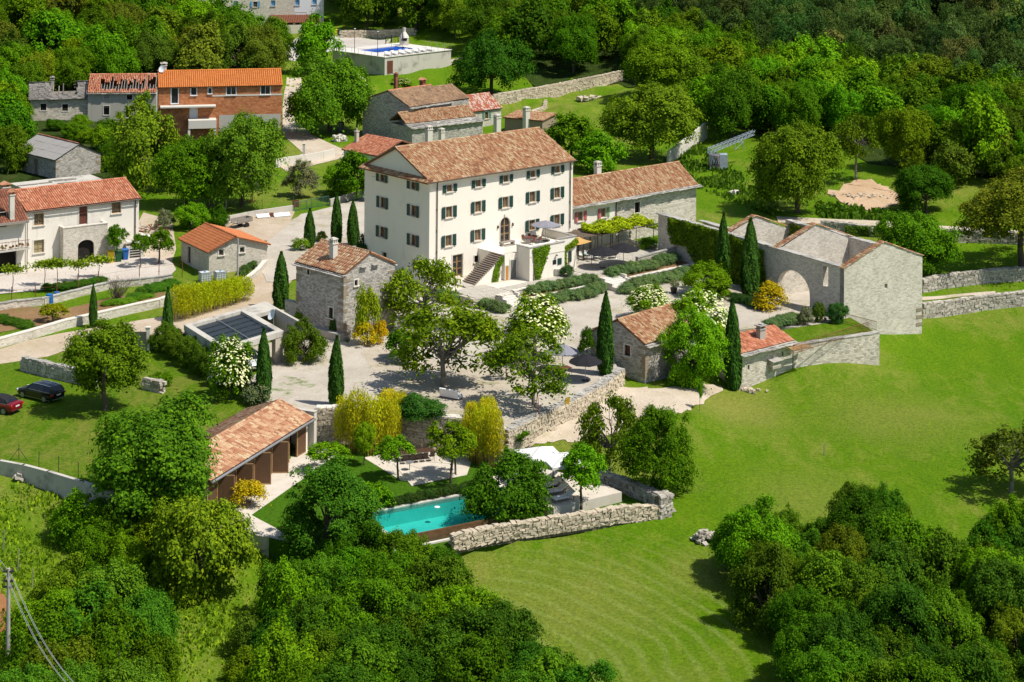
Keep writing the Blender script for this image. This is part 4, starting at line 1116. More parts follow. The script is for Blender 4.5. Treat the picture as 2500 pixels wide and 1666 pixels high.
b = MB(); wall_face(b, FH.fm('E'), FH.b, FH.ze-.01, FH.ze, (), [(bw, zr)]); b.build('gable_wall', M_WHITE, FH.root)
gable_roof(FH, 'x', zr, 0.4, 0.15, M_TILE_RED, M_DECK, tw=0.28, tl=0.42, jit=0.4, setg=False)
FH.pipe('R', 13.7, 0.0, 6.6)
b = MB().tube((0,-.46,6.55), (14.3,-.46,6.55), .07, n=6); b.build('gutter', M_SPOUT, FH.root)
# porch
PO = House('stone_porch', 'arched stone porch with a flat terrace on top in front of the white farmhouse', 'porch', at(154,649,-0.45), 56, 5.5, 3.7, 4.35)
sx, sz = PO.on('R', 210, 615); PO.hole('R', sx, 1.35, 2.0, 2.7, None, arch=0.7, depth=0.5)
PO.hole('L', 1.9, 1.35, 1.7, 2.6, None, arch=0.75, depth=0.5)
PO.walls(M_STCLAD)
b = MB(); b.bx(-.06, PO.a+.06, -.06, .3, 4.354, 4.47); b.bx(-.06, .3, .304, PO.b, 4.354, 4.465); b.bx(PO.a-.3, PO.a+.06, .304, PO.b, 4.354, 4.465); b.build('coping', M_TRIM, PO.root)
MB().bx(.31, PO.a-.31, .31, PO.b, 3.3, 3.55).build('terrace_floor', M_PAVE, PO.root)
b = MB(); b.face([(PO.a+.004,0.1,-.5),(PO.a+3.6,0.1,-.5),(PO.a+3.4,0.1,0.3),(PO.a+.004,0.1,3.7)]); b.face([(PO.a+.004,1.3,-.5),(PO.a+3.6,1.3,-.5),(PO.a+3.4,1.3,.3),(PO.a+.004,1.3,3.7)][::-1])
b.face([(PO.a+.004,0.1,3.7),(PO.a+3.4,.1,.3),(PO.a+3.4,1.3,.3),(PO.a+.004,1.3,3.7)]); b.build('stair_wall', M_STCLAD, PO.root)
for k in range(14): MB().bx(PO.a+.1+k*.24, PO.a+.38+k*.24, 1.31, 2.6, 3.2-k*.235, 3.32-k*.235).build('step', M_CONCL, PO.root)
# neighbouring house cut by the frame
NX = 8.0
p_r = at(60,662,-0.45)
LH = House('balcony_house', 'white house with dark worn roof and flowered balcony, cut by the left edge', 'house', Vector(p_r) - dirv(54.5)*NX, 54.5, NX, 8.0, 6.3)
sx, sz = LH.on('R', 4, 537); LH.window('R', sx, sz, 1.3, 1.7, M_DWOOD, M_GLASS, None, mull=1, tr=0)
sx, sz = LH.on('R', 8, 622); LH.hole('R', sx, 1.3, 3.2, 2.5, M_CONCL, depth=0.9)
LH.walls(M_WHITE)
gable_roof(LH, 'x', 8.7, 0.75, 0.2, M_TILE_DARK, M_DECK, tw=0.28, tl=0.42, jit=0.5)
MB().bx(-.2, NX+.15, -0.95, -0.78, 5.75, 6.02).build('fascia', M_GREYWOOD, LH.root)
bal = MB().bx(-1, NX+.1, -1.25, -.004, 2.75, 2.95).build('balcony', M_CONC, LH.root)
b = MB(); 
for k in range(24): b.tube((-1+k*.39,-1.2,2.95), (-1+k*.39,-1.2,3.85), .018, n=4)
b.tube((-1,-1.2,3.85),(NX+.1,-1.2,3.85),.03,n=5); b.tube((-1,-1.2,3.2),(NX+.1,-1.2,3.2),.02,n=5); b.build('balcony_railing', M_RUST, bal)
b = MB()
for k in range(40): 
    x = random.uniform(-1, NX); b.box((x,-1.15+random.uniform(-.1,.1),3.15+random.uniform(0,.35)), (.22,.2,.2), random.uniform(0,3), 0.3)
M_FLOW = plain('balcony flowers', (0.10,0.13,0.04,1), (0.28,0.10,0.05,1), 4, 0.9, island=True)
b.build('flower_boxes', M_FLOW, bal)['kind'] = 'stuff'
MB().tube((NX-.1,-1.0,0),(NX-.1,-1.0,6.0),.06).build('downpipe', M_GALV, LH.root)
chimney(LH.root, (6.3,-0.2,5.9), 0.55, 0.5, 3.1, M_CONCL, 'tile')
chimney(LH.root, (7.4, 4.6, 7.6), 0.9, 0.7, 1.4, M_CONCL, 'tile')
# flat roofed extension behind the farmhouse
EX = House('flat_roof_extension', 'flat roofed stone extension with loose boards between farmhouse and grey barn', 'extension', Vector((*at(66,466,5.2)[:2],-0.4)), 54.5, 10.5, 5.0, 5.6)
EX.walls(M_STGREY)
b = MB().bx(-.2, 10.7, -.2, 5.2, 5.604, 5.74); rf = b.build('roof', M_CONC, EX.root)
for k in range(7):
    MB().box((random.uniform(1,9),random.uniform(.6,4.6),5.82), (random.uniform(1.5,3),.35,.05), random.uniform(-.3,.3)).build('board', M_GREYWOOD, rf)

# ================================================================== grey barn
BA = House('grey_barn', 'small grey stone barn with a grey fibre sheet roof on the far left', 'barn', at(136,441,-0.1), 46, 7.4, 11.0, 3.0)
zr = zat(BA.p0 + BA.xd*3.7, 352) + 0.1
sx, sz = BA.on('L', 91, 416); BA.hole('L', 5.4, 1.15, 1.0, 2.2, M_QUOIN, depth=0.3, m=M_GREYWOOD)
BA.gab['R'] = BA.gab['B'] = [(3.7, zr)]
BA.walls(M_STGREY)
M_FIBRE = plain('grey fibre cement sheet', (0.36,0.345,0.325,1), (0.27,0.255,0.24,1), 1.2, 0.9, island=True)
sl = (zr-3.0)/3.7
def sheet_roof(h, xe, sgn):
    rows, cols = 3, 9
    r = None
    for i in range(cols):
        for j in range(rows):
            if r is None:
                b = MB(); q = [(3.7,-.1,zr),(3.7,h.b+.1,zr),(xe,h.b+.1,3.0-0.3*sl),(xe,-.1,3.0-0.3*sl)]
                b.face(q if sgn < 0 else q[::-1]); b.face((q if sgn > 0 else q[::-1])); r = b.build('roof', M_DECKL, h.root)
            y0 = -.2+i*(h.b+.4)/cols; y1 = y0+(h.b+.4)/cols*1.03
            t0, t1 = j/rows, (j+1.08)/rows
            f = lambda t: (xe+(3.7-xe)*t, (3.0-0.3*sl)+(zr-(3.0-0.3*sl))*t + .05 - .012*j + .01*(i % 2))
            (xa,za),(xb,zb) = f(t0), f(min(t1,1.0)); o_ = random.uniform(-.02,.03)
            b = MB(); b.face([(xa,y0,za+.05+o_),(xa,y1,za+.05+o_),(xb,y1,zb+.02),(xb,y0,zb+.02)][::sgn]); b.face([(xa,y0,za+o_),(xa,y1,za+o_),(xa,y1,za+.05+o_),(xa,y0,za+.05+o_)])
            b.build('roof_sheet', M_FIBRE, r)
sheet_roof(BA, -0.3, -1); sheet_roof(BA, 7.7, 1)
ridge(BA.root, (3.7,-.1,zr+.1), (3.7,BA.b+.1,zr+.1), M_TILE_RED)
BA.quoins('N'); BA.quoins('E'); BA.quoins('W')

# ================================================================== red brick house
BR = House('red_brick_house', 'unrendered red hollow brick house with a new bright orange tile roof', 'house', at(386,345,0.1), 78.5, 19.7, 7.0, 8.7)
for u, v, w, hh, mu in ((426.5,234,1.15,2.55,0),(473,223.5,0.95,1.3,0),(512.5,222,0.6,0.95,0),(564.5,221,1.55,1.5,1),(648,220,1.55,1.5,1)):
    sx, sz = BR.on('R', u, v); BR.window('R', sx, sz, w, hh, M_PVC, M_GLASS, M_PVC, mull=mu, tr=0, depth=0.1, trimw=0.07)
sx, sz = BR.on('R', 472.5, 276); BR.door('R', sx, sz-1.05, 1.0, 2.1, M_PVC, M_PVC)
zr = zat(BR.p0 + BR.yd*3.5, 174) - 0.2
BR.gab['L'] = BR.gab['E'] = [(3.5, zr)]
BR.walls(M_HOLLOW)
gable_roof(BR, 'x', zr, 0.35, 0.1, M_TILE_NEW, M_DECK, tw=0.33, tl=0.45, jit=0.1, setg=False)
s1, z1 = BR.on('R', 391, 258); s2, z2 = BR.on('R', 526, 258)
bk = MB().bx(s1, s2, -1.6, -.004, z1-.22, z1).build('balcony_slab', M_CONCL, BR.root)
MB().bx(s2-2.0+1.5, BR.a+.03, -.04, -.004, z1+1.25, z1+1.5).build('lintel_band', M_CONCL, BR.root)
s3, z3 = BR.on('R', 462, 300); MB().bx(s3-.2, s3+4.2, -2.4, -.004, z3-.6, z3+.7).build('lower_balcony', M_CONCL, BR.root)
MB().bx(s2+.6, BR.a-.2, -.03, -.004, z3-3, z3+1.1).build('concrete_band', M_GREYPL, BR.root)
for x in (s3-.1, s3+4.0): MB().bx(x-.18, x+.18, -2.3, -1.94, 0, z3-.6).build('balcony_post', M_WHITE, BR.root)
# chimney with dish
chimney(BR.root, (0.9, 3.9, zr-.6), 0.9, 0.7, 1.5, M_CONCL, 'none' if False else 'slab')

# ================================================================== ruined pair
R2 = House('ruined_tiled_house', 'derelict grey house whose red tile roof has fallen in, showing rafters', 'ruined house', at(214,297,0.2), 84, 11.4, 7.0, 5.0)
for u, v, w, hh in ((260,270,0.95,1.5),(314,274,0.95,1.9),(316,238,0.9,0.8),(261,236,0.9,0.7)):
    sx, sz = R2.on('R', u, v)
    if v == 236: R2.window('R', sx, sz, w, hh, M_GREYWOOD, M_GREYPL, M_CONCL, mull=0, tr=0)
    else: R2.hole('R', sx, sz, w, hh, M_CONCL, depth=0.35)
R2.walls(M_GREYPL)
zr = zat(R2.p0 + R2.yd*3.5, 182) - 0.3
_holes = [(0.17,0.16,0.82,0.62),(0.84,0.2,0.99,0.8)]
def r2skip(a, b_):
    o = np.zeros(len(a), bool)
    wv = 0.12*np.sin(a*40)+0.08*np.sin(a*97)
    for x0,y0,x1,y1 in _holes: o |= (a > x0) & (a < x1) & (b_ > y0+wv*.3) & (b_ < y1+wv)
    return o
sl = (zr-5.0)/3.5; run = 3.5+.3
roof_mb = MB()
V_, F_ = tile_array(Vector((-.1,-.3,5.0-.3*sl+.1)), Vector((1,0,0)), 11.6, Vector((0,run,run*sl)).normalized(), math.hypot(run,run*sl), Vector((0,-sl,1)).normalized(), 0.3, 0.42, 1.6, r2skip)
rt = link('roof_tiles', np_mesh('roof_tiles', V_, F_, M_TILE_RED), R2.root); rt['kind'] = 'stuff'
for k in range(24):
    x = 0.2+k*.48; sk = random.random() < 0.3
    b = MB(); t1 = random.uniform(.45,.8) if sk else 1.0
    b.tube((x,-.2,4.98-.2*sl), (x+random.uniform(-.1,.1),-.2+run*t1*.98,4.98-.2*sl+run*sl*t1*.98 - (0.4 if sk else 0)), .07, n=5); b.build('rafter', M_GREYWOOD, R2.root)
for k in range(14):
    x = random.uniform(2,9.5); MB().box((x,random.uniform(.6,2.3),4.6+random.uniform(-.2,.5)), (.3,1.6,.05), random.uniform(-.2,.2), 0, (0,.35)).build('broken_board', M_GREYWOOD, R2.root)
MB().bx(0.05,11.35,0.3,6.8,2.2,2.4).build('floor', M_CORE, R2.root)
roof_plane(R2.root, (11.5,7.2,5.0), (-1,0,0), 11.6, (0,-3.7,3.7*sl), math.hypot(3.7,3.7*sl), M_TILE_RED, M_DECK, 0.3, 0.42)
ridge(R2.root, (-.1,3.5,zr+.12), (11.5,3.5,zr+.12), M_TILE_RED)
slab_eave(R2.root, (0,-.05,4.75), (11.4,-.05,4.75), (0,-1,0), .45, 0, M_SLAB, 1)
R1 = House('roofless_stone_house', 'derelict stone house with a collapsed stone slab roof at the far left', 'ruined house', at(73,300,0.2), 76, 10.2, 7.5, 4.1)
for u, v in ((106,262),(159,263)):
    sx, sz = R1.on('R', u, v); R1.hole('R', sx, sz, 0.95, 1.15, M_TRIM, depth=0.4)
R1.walls(M_STWARM, depth=0.4)
MB().bx(.05,10.15,.3,7.2,2.0,2.2).build('floor', M_CORE, R1.root)
b = MB()
for r in range(9):
    x = -.2; t = r/9
    while x < 10.4:
        w = random.uniform(.5,1.0); u_ = (x+w/2)/10.2
        gap = 0.33 < u_ < 0.78 and t > 0.12 + 0.2*abs(math.sin(u_*9))
        if not gap:
            mm = Matrix.Translation((x+w/2, -.2+t*3.6, 4.05+t*2.1)) @ Matrix.Rotation(.45+random.uniform(-.12,.12),4,'X') @ Matrix.Rotation(random.uniform(-.15,.15),4,'Z')
            b.obox(mm, (w,.75,.08), jit=.08)
            if random.random() < .5: b.obox(mm @ Matrix.Translation((0,.1,.1)), (w*.7,.6,.07), jit=.1)
        x += w*.95
M_DSLAB = plain('dark roof slab', (0.23,0.215,0.195,1), (0.11,0.10,0.092,1), 1.8, .9, .2, island=True, bump=.5)
b.build('roof_slabs', M_DSLAB, R1.root)['kind'] = 'stuff'
b = MB()
for r in range(7):
    x = -.2
    while x < 10.2:
        w = random.uniform(.5,1.0); u_ = (x+w/2)/10.2
        if not (0.3 < u_ < 0.75): b.obox(Matrix.Translation((x+w/2, 7.5-r*.5, 4.1+r*.33)) @ Matrix.Rotation(-.45+random.uniform(-.1,.1),4,'X'), (w,.7,.08), jit=.08)
        x += w
b.build('roof_slabs', M_DSLAB, R1.root)['kind'] = 'stuff'
for k in range(6): MB().tube((3+k*.8+random.uniform(-.3,.3),.3,4.0), (3+k*.9,3.2+random.uniform(-.6,.6),4.1+random.uniform(-.7,1.6)), .09, n=5).build('fallen_beam', M_GREYWOOD, R1.root)
MB().tube((5.4,.6,3.2),(5.45,.7,6.4),.12,.09,6).build('roof_post', M_GREYWOOD, R1.root)
chimney(R1.root, (3.7,5.6,4.8), .6,.6,1.6, M_STGREY, 'slab', M_SLAB)

# ================================================================== cluster behind the villa
TH_ = House('tall_stone_house', 'tall grey stone house with lichen covered roof and two red chimneys behind the villa', 'stone house', at(999,351,0), 43, 9.6, 11.0, 5.8)
zr = zat(TH_.p0 + TH_.yd*5.0, 221) - 0.15
TH_.gab['L'] = TH_.gab['E'] = [(5.0, zr)]
TH_.walls(M_STGREY)
gable_roof(TH_, 'x', zr, 0.1, 0.1, M_TILE_LICH, M_DECKL, tw=0.27, tl=0.42, setg=False, jit=1.4, mid=5.0/11.0, ridge_m=M_TILE_RED)
slab_eave(TH_.root, (0,-.05,5.6), (9.6,-.05,5.6), (0,-1,0), .5, 0, M_SLAB, 2)
chimney(TH_.root, (4.2,7.6,zr-1.8), .5,.5,3.6, M_HOLLOW if False else M_TILE_DARK, 'slab', M_TILE_DARK)
chimney(TH_.root, (8.6,5.8,zr-.6), .75,.75,1.2, M_TILE_DARK, 'tile')
TH_.quoins('N', M_SLAB)
EXT = House('stone_end_house', 'windowless grey stone end house joined to the tall stone house', 'stone house', TH_.M @ Vector((9.62,1.2,0)), 43, 5.2, 8.0, 5.6)
EXT.gab['E'] = EXT.gab['L'] = [(4.0, 7.4)]
EXT.walls(M_STGREY); gable_roof(EXT, 'x', 7.4, 0.1, 0.1, M_TILE_LICH, M_DECKL, tw=0.27, setg=False, jit=1.4)
LO = House('low_tiled_outbuilding', 'low stone outbuilding with a mossy orange tile roof and a small roof light', 'outbuilding', at(1006,362,0), 52, 14.0, 6.0, 3.2)
LO.walls(M_STGREY)
A0, B0 = LO.Mi @ at(1008,306,3.5), LO.Mi @ at(1182,319,3.2)
gable_roof(LO, 'x', 5.0, 0.1, 0.1, M_TILE_OLD, M_DECKL, y0=1.6, y1=6.0, ze=3.6, x0=-.1, x1=13.6)
slab_eave(LO.root, (-.2,1.5,3.3), (14,1.5,3.3), (0,-1,0), 1.0, 0, M_SLAB, 3)
slab_eave(LO.root, (-.2,0.5,3.05), (14,0.5,3.05), (0,-1,0), 1.0, 0, M_SLAB, 2)
MB().obox(Matrix.Translation((8.2,2.7,4.35)) @ Matrix.Rotation(.55,4,'X'), (.8,.6,.12)).build('roof_light', M_GLASS, LO.root)
RH = House('red_roofed_cottage', 'small white stone cottage with a red and white tile roof and sea green shutters', 'cottage', at(1122,318,0.1), 48, 9.2, 6.4, 2.9)
M_TILE_RW = tiles_mat('red and whitish roof tile', [(0.05,(0.40,0.12,0.07)),(0.5,(0.50,0.17,0.10)),(0.62,(0.60,0.42,0.33)),(0.95,(0.66,0.52,0.44))], patch=0.1)
sx, sz = RH.on('R', 1188, 282); RH.window('R', sx, sz, 0.8, 1.15, M_WOOD, M_GLASS, M_TRIM, M_SEAGREEN, 0.4)
RH.window('R', 1.6, sz, 0.8, 1.1, M_WOOD, M_GLASS, M_TRIM, M_SEAGREEN, 0.4)
zr = 4.9
RH.gab['L'] = RH.gab['E'] = [(3.2, zr)]
RH.walls(M_STPALE); gable_roof(RH, 'x', zr, 0.3, 0.15, M_TILE_RW, M_DECK, tw=0.28, setg=False)
chimney(RH.root, (-.1,1.9,3.0), .6,.55,2.6, M_CONCL, 'slab', M_TILE_RED)
GA = House('open_shed', 'long shed with brown wall and tiled edge right of the red roofed cottage', 'shed', at(1232,322,0.2), 118, 7.0, 5.0, 2.4)
GA.walls(plaster('brown earth render', (0.30,0.24,0.17,1), (0.2,0.16,0.11,1)))
roof_plane(GA.root, (-.2,-.3,2.42), (1,0,0), 7.4, (0,5.4,.5), 5.45, M_TILE_OLD, M_DECK, .27, .42)
LR = House('red_roofed_annex', 'small white annex with red tile roof and yellow stone chimney behind the villa', 'annex', at(920,426,-0.2), 44, 9.0, 7.4, 2.9)
LR.walls(M_BLUEWH)
A0 = [LR.Mi @ at(u, v, z) for u, v, z in ((846,365,2.9),(918,328,4.6),(993,343,4.6),(918,380,2.9))]
roof_plane(LR.root, (-.3,LR.b+.2,2.75), (0,-1,0), LR.b+.5, (5.0,0,1.7), 5.28, M_TILE_RED, M_DECK, .3, .42, jit=1.2)
roof_plane(LR.root, (9.3,-.2,2.9), (0,1,0), LR.b+.4, (-4.6,0,1.55), 4.85, M_TILE_DARK, M_DECK, .3, .42)
LR.hole('L', 5.6, 1.4, 1.0, 1.5, M_TRIM); 
chimney(LR.root, (2.2,7.0,2.6), .5,.5,2.6, M_STWARM, 'pot')
# two chimney stacks standing on the old bread oven between villa and stone house
for nm, u, v, h_, lab in (('chimney_stack',1047,350,3.4,'broad pale chimney stack with an arched cap behind the villa ridge'),('chimney_stack',1078,347,2.4,'narrow pale chimney stack just right of the broad one behind the villa ridge')):
    p = at(u, v, 2.5); e = empty(nm, (p.x,p.y,ter(p.x,p.y)), lab, 'chimney', math.radians(41.3)); chimney(e, (0,0,-.2), .95 if h_ > 3 else .7, .7, 2.7+h_*.6, M_CONCL, 'arch')
for u, v, lab in ((1285,313,'square yellowish chimney at the end of the brown shed'),(1214,319,'short stone chimney above the mossy outbuilding roof')):
    p = at(u, v, 1.2); e = empty('chimney_stack', (p.x,p.y,ter(p.x,p.y)), lab, 'chimney', math.radians(41.3)); chimney(e, (0,0,-.2), .95, .8, 4.2 if u > 1250 else 3.4, M_CONCL, 'arch')

# ================================================================== house with blue shutters at the top
pT = gp(790,62)
BH = House('blue_shuttered_house', 'long stone and white house with light blue shutters at the top edge', 'house', pT - dirv(80)*28.5, 80, 28.5, 8, 7.6)
for u, v in ((576,10),(623,11),(667,8),(726,6),(768,4)):
    sx, sz = BH.on('R', u, v)
    if u == 623: BH.window('R', sx, sz, .9, 1.25, M_WOOD, M_GLASS, M_TRIM, M_BLUE, .5)
    else: BH.window('R', sx, sz, 1.0, 1.3, M_BLUE, M_BLUE, M_TRIM, mull=1, tr=0)
sS, _ = BH.on('R', 719, 30)
opsA = [o for o in BH.ops['R'] if o[2] < sS]; opsB = [(o[0]-sS, o[1], o[2]-sS, o[3], o[4]) for o in BH.ops['R'] if o[0] > sS]
b = MB(); wall_face(b, BH.fm('R'), sS, -2.5, BH.ze, opsA); b.build('stone_wall', M_STPALE, BH.root)
b = MB(); wall_face(b, BH.fm('R') @ Matrix.Translation((sS,0,0)), BH.a-sS, -2.5, BH.ze, opsB); b.build('rendered_wall', M_BLUEWH, BH.root)
BH.walls(M_BLUEWH, skip='R'); gable_roof(BH, 'x', 9.8, .4, .1, M_TILE_PINK, M_DECK, tw=.3)
s1, z1 = BH.on('R', 660, 30); s2, _ = BH.on('R', 784, 38)
pr = roof_plane(BH.root, (s1,-4.2,z1-2.0), (1,0,0), s2-s1-.4, (0,4.2,1.3), 4.4, plain('brown roof sheet', (0.20,0.065,0.03,1), (0.15,0.05,0.025,1), 1, .6), M_DECK, .4, .9, jit=.1)
for x in (s1+.3, (s1+s2)/2-.6, s2-.8): MB().bx(x-.25,x+.25,-3.9,-3.4,-2,z1-1.95).build('porch_pillar', M_STPALE, BH.root)
MB().bx(s1,s2-.4,-4.1,-.004,-2.5,.6).build('porch_floor', M_STPALE, BH.root)
BH.door('R', (s1+s2)/2+1.2, 0.75, 2.4, 2.3, M_BLUE, M_TRIM)

# ================================================================== swimming pool on the concrete platform (top)
PD = House('raised_pool_platform', 'concrete platform with a deep blue swimming pool on top and a brown steel door', 'pool platform', gp(939,184), 44, 18.0, 15.5, 3.4)
PD.walls(M_CONC, name='concrete_wall')
sx, _ = PD.on('R', 946, 160); PD_d = MB().bx(sx-.1, sx+1.4, -.05, -.004, .2, 2.7).build('door', M_RWOOD, PD.root)
PLq = [PD.Mi @ at(u, v, PD.p0.z+3.4) for u, v in ((873,124.5),(957,113),(1005,117.5),(921,132))]
xs = [q.x for q in PLq]; ys = [q.y for q in PLq]
px0,px1,py0,py1 = min(xs)+.8, max(xs)-.8, min(ys)+.8, max(ys)-.8
px0 = max(px0,1.0); py1 = min(py1,14.8); px1 = min(px1,17.2); py0 = max(py0,.8)
b = MB(); z = 3.404
for q in ((-.15,px0,-.15,15.6),(px1,18.15,-.15,15.6),(px0,px1,-.15,py0),(px0,px1,py1,15.6)): b.bx(q[0],q[1],q[2],q[3],z,z+.12)
b.build('deck', M_STEP, PD.root)
M_DEEP = plain('deep blue pool tile', (0.012,0.10,0.50,1), (0.01,0.08,0.42,1), .5, .25)
b = MB().bx(px0,px1,py0,py1,z-.25,z-.02); b.build('pool_water', M_DEEP, PD.root)
def _glassrail(h, pts, z):
    b = MB(); c = MB()
    for k in range(len(pts)-1):
        (xa,ya),(xb,yb) = pts[k], pts[k+1]; n = max(1,int(math.hypot(xb-xa,yb-ya)/1.8))
        for j in range(n+1): b.tube((xa+(xb-xa)*j/n,ya+(yb-ya)*j/n,z),(xa+(xb-xa)*j/n,ya+(yb-ya)*j/n,z+1.05),.03,n=4)
        c.tube((xa,ya,z+1.05),(xb,yb,z+1.05),.02,n=4)
    r = b.build('fence_posts', M_GALV, h.root); c.build('top_rail', M_GALV, h.root)
_glassrail(PD, [(0,15.5),(0,0),(18,0),(18,8)], 3.5)
for x, y in ((0.1,2.2),(0.1,9)): MB().tube((x,y,3.5),(x,y,8.2),.06,.045).build('light_mast', M_IRON, PD.root); 
for x, y in ((0.1,2.2),(0.1,9)): MB().box((x,y,8.3),(.35,.25,.12)).build('lamp_head', M_PVC, PD.root)
# ================================================================== roofless barn on the right
class Shell:
    """walls with thickness; local x along ang, y to its left"""
    def __init__(s, root, M): s.root = root; s.M = M
    def wall(s, p, q, z0, z1, th, m, ops=(), gable=None, name='wall', side=1):
        p, q = Vector((*p,0)), Vector((*q,0)); d = (q-p); L = d.length; d.normalize(); n = Vector((d.y,-d.x,0))*side
        b = MB()
        Mo = Matrix(((d.x,n.x,0,p.x),(d.y,n.y,0,p.y),(0,0,1,0),(0,0,0,1)))
        pi = p - n*th
        Mi = Matrix(((d.x,-n.x,0,pi.x),(d.y,-n.y,0,pi.y),(0,0,1,0),(0,0,0,1)))
        off = random.uniform(0,80)
        wall_face(b, Mo, L, z0, z1, ops, gable, th+.0, off); wall_face(b, Mi, L, z0, z1, ops, gable, .0005, off+20)
        top = [(0,z1)] + (gable or []) + [(L,z1)]
        for k in range(len(top)-1):
            (sa,za),(sb,zb) = top[k], top[k+1]
            b.face([tuple(Mo @ Vector((sa,0,za))), tuple(Mo @ Vector((sb,0,zb))), tuple(Mo @ Vector((sb,-th,zb))), tuple(Mo @ Vector((sa,-th,za)))], [(sa,0),(sb,0),(sb,th),(sa,th)])
        for sv in (0, L): b.face([tuple(Mo @ Vector((sv,0,z0))),tuple(Mo @ Vector((sv,-th,z0))),tuple(Mo @ Vector((sv,-th,z1))),tuple(Mo @ Vector((sv,0,z1)))], [(0,z0),(th,z0),(th,z1),(0,z1)])
        return b.build(name, m, s.root), Mo, L
RB = House('roofless_barn', 'large roofless pale stone barn with a wide arch and tile topped gables on the right', 'stone barn', at(2060,778,Z_YARD), 57, 11.9, 30, 5.2)
aR = along(RB.p0 + Vector((0,0,5.2)), RB.xd, 2252); RB.a = aR
ZE = zat(RB.p0, 656) - Z_YARD
y1 = along(RB.p0 + Vector((0,0,ZE)), RB.yd, 1896); y2 = along(RB.p0 + Vector((0,0,ZE)), RB.yd, 1751); y3 = along(RB.p0 + Vector((0,0,ZE)), RB.yd, 1607)
zap = zat(RB.p0 + RB.xd*aR*.5, 592) - Z_YARD
sh = Shell(RB.root, RB.M)
def onL(u, v): return RB.on('L', u, v)
(sa, za), (sb, zb) = onL(1977, 745), onL(1897, 745); (sc_, zc) = onL(1930, 660)
a0, a1 = min(sa,sb), max(sa,sb)
ws, wz = onL(2015.5, 676)
ops = [(a0, -.3, a1, zc+.05, (a1-a0)*.42), (ws-.42, wz-1.1, ws+.42, wz+1.1, False)]
o_, Mo, L_ = sh.wall((0,0), (0,y3), -2.5, ZE, .65, M_STPALE, ops, None, 'long_wall', side=-1)
RBW = o_
sh.wall((0,-.004), (aR,-.004), -5.5, ZE-.01, .65, M_STPALE, [(aR*.53-.22, ZE-2.9, aR*.53+.22, ZE-2.4, False)], [(aR/2, zap)], 'front_gable')
sh.wall((.66,y1), (aR-.66,y1), -2.5, ZE-.02, .6, M_STPALE, (), [((aR-1.32)/2, zap-.05)], 'inner_gable')
sh.wall((.66,y2), (aR-.66,y2), -2.5, ZE-.9, .6, M_STPALE, (), [((aR-1.32)/2, zap-1.0)], 'inner_gable')
sh.wall((aR,.66), (aR,y2+.6), -2.5, ZE-.03, .65, M_STPALE, [(4.5,-.2,7.2,2.3,1.1)] if False else (), None, 'back_wall', side=1)
sh.wall((aR*.6,y3), (aR*.6,y2+.7), -2.5, ZE-1.6, .6, M_STGREY, (), None, 'back_wall', side=1)
def coping(parent, p, q, m, w=.95, tw=.32, tl=.42):
    p, q = Vector(p), Vector(q); ev = (q-p); L = ev.length; ev.normalize(); eu = Vector((0,1,0)); n = eu.cross(ev); n = n if n.z > 0 else -n
    V_, F_ = tile_array(p - eu*w/2 + n*.02, eu, w, ev, L, n, tw, tl, .8)
    o = link('coping_tiles', np_mesh('coping_tiles', V_, F_, m), parent); o['kind'] = 'stuff'
for y, ze, za_ in ((.32,ZE,zap),(y1+.3,ZE,zap-.05),(y2+.3,ZE-.9,zap-1.0)):
    coping(RB.root, (-.15,y,ze-.04), (aR/2,y,za_+.02), M_TILE_OLD); coping(RB.root, (aR+.1,y,ze-.04), (aR/2,y,za_+.02), M_TILE_OLD)
def slab_line(parent, p, q, w=.9, m=M_SLAB):
    p, q = Vector(p), Vector(q); d = (q-p); L = d.length; d.normalize(); ang = math.atan2(d.y,d.x); b = MB(); s = 0
    while s < L:
        l = random.uniform(.5,1.1); c = p + d*(s+l/2); c.z += random.uniform(0,.05)
        b.obox(Matrix.Translation(c) @ Matrix.Rotation(ang+random.uniform(-.06,.06),4,'Z') @ Matrix.Rotation(random.uniform(-.05,.05),4,'X'), (l-.02, w+random.uniform(-.1,.1), .1), jit=.06); s += l
    b.build('coping_slabs', m, parent)['kind'] = 'stuff'
slab_line(RB.root, (.3,.7,ZE+.05), (.3,y3,ZE+.05)); slab_line(RB.root, (aR-.3,.7,ZE+.02), (aR-.3,y2,ZE+.02), .8)
slab_line(RB.root, (aR*.6-.3,y2+.8,ZE-1.55), (aR*.6-.3,y3,ZE-1.55), .7)
RB.ze = 4.2
for k in range(3): MB().bx(aR-.9, aR+.04, -.05, .1, -2.3+k*.8, -1.95+k*.8).build('quoin', M_QUOIN, RB.root)
b = MB().bx(.7,aR-.7,.7,y1-.01,-1.4,-.03); b.build('floor', M_COURT, RB.root)

# ================================================================== low stone houses by the field
L1 = House('stone_gable_house', 'small grey stone house with orange tile roof partly hidden by the bright green tree', 'stone house', at(1575,941,-2.6), 43.5, 8.5, 7.05, 3.95)
zr = zat(L1.p0 + L1.yd*3.5, 783) + 2.6
sx, sz = L1.on('L', 1532, 856); L1.window('L', sx, sz, .75, 1.05, M_DWOOD, M_RWOOD, M_TRIM, mull=0, tr=1)
L1.gab['L'] = L1.gab['E'] = [(3.5, zr)]
L1.walls(M_STGREY); gable_roof(L1, 'x', zr, .05, .1, M_TILE_OLD, M_DECK, tw=.26, setg=False)
slab_eave(L1.root, (0,-.05,3.75), (8.5,-.05,3.75), (0,-1,0), .55, 0, M_SLAB, 2); L1.quoins('N')
L2 = House('small_field_house', 'tiny stone house with red roof, squat chimney and bracketed stone oriel by the field', 'stone house', at(1806,949,-3.9), 50, 7.75, 4.6, 3.45)
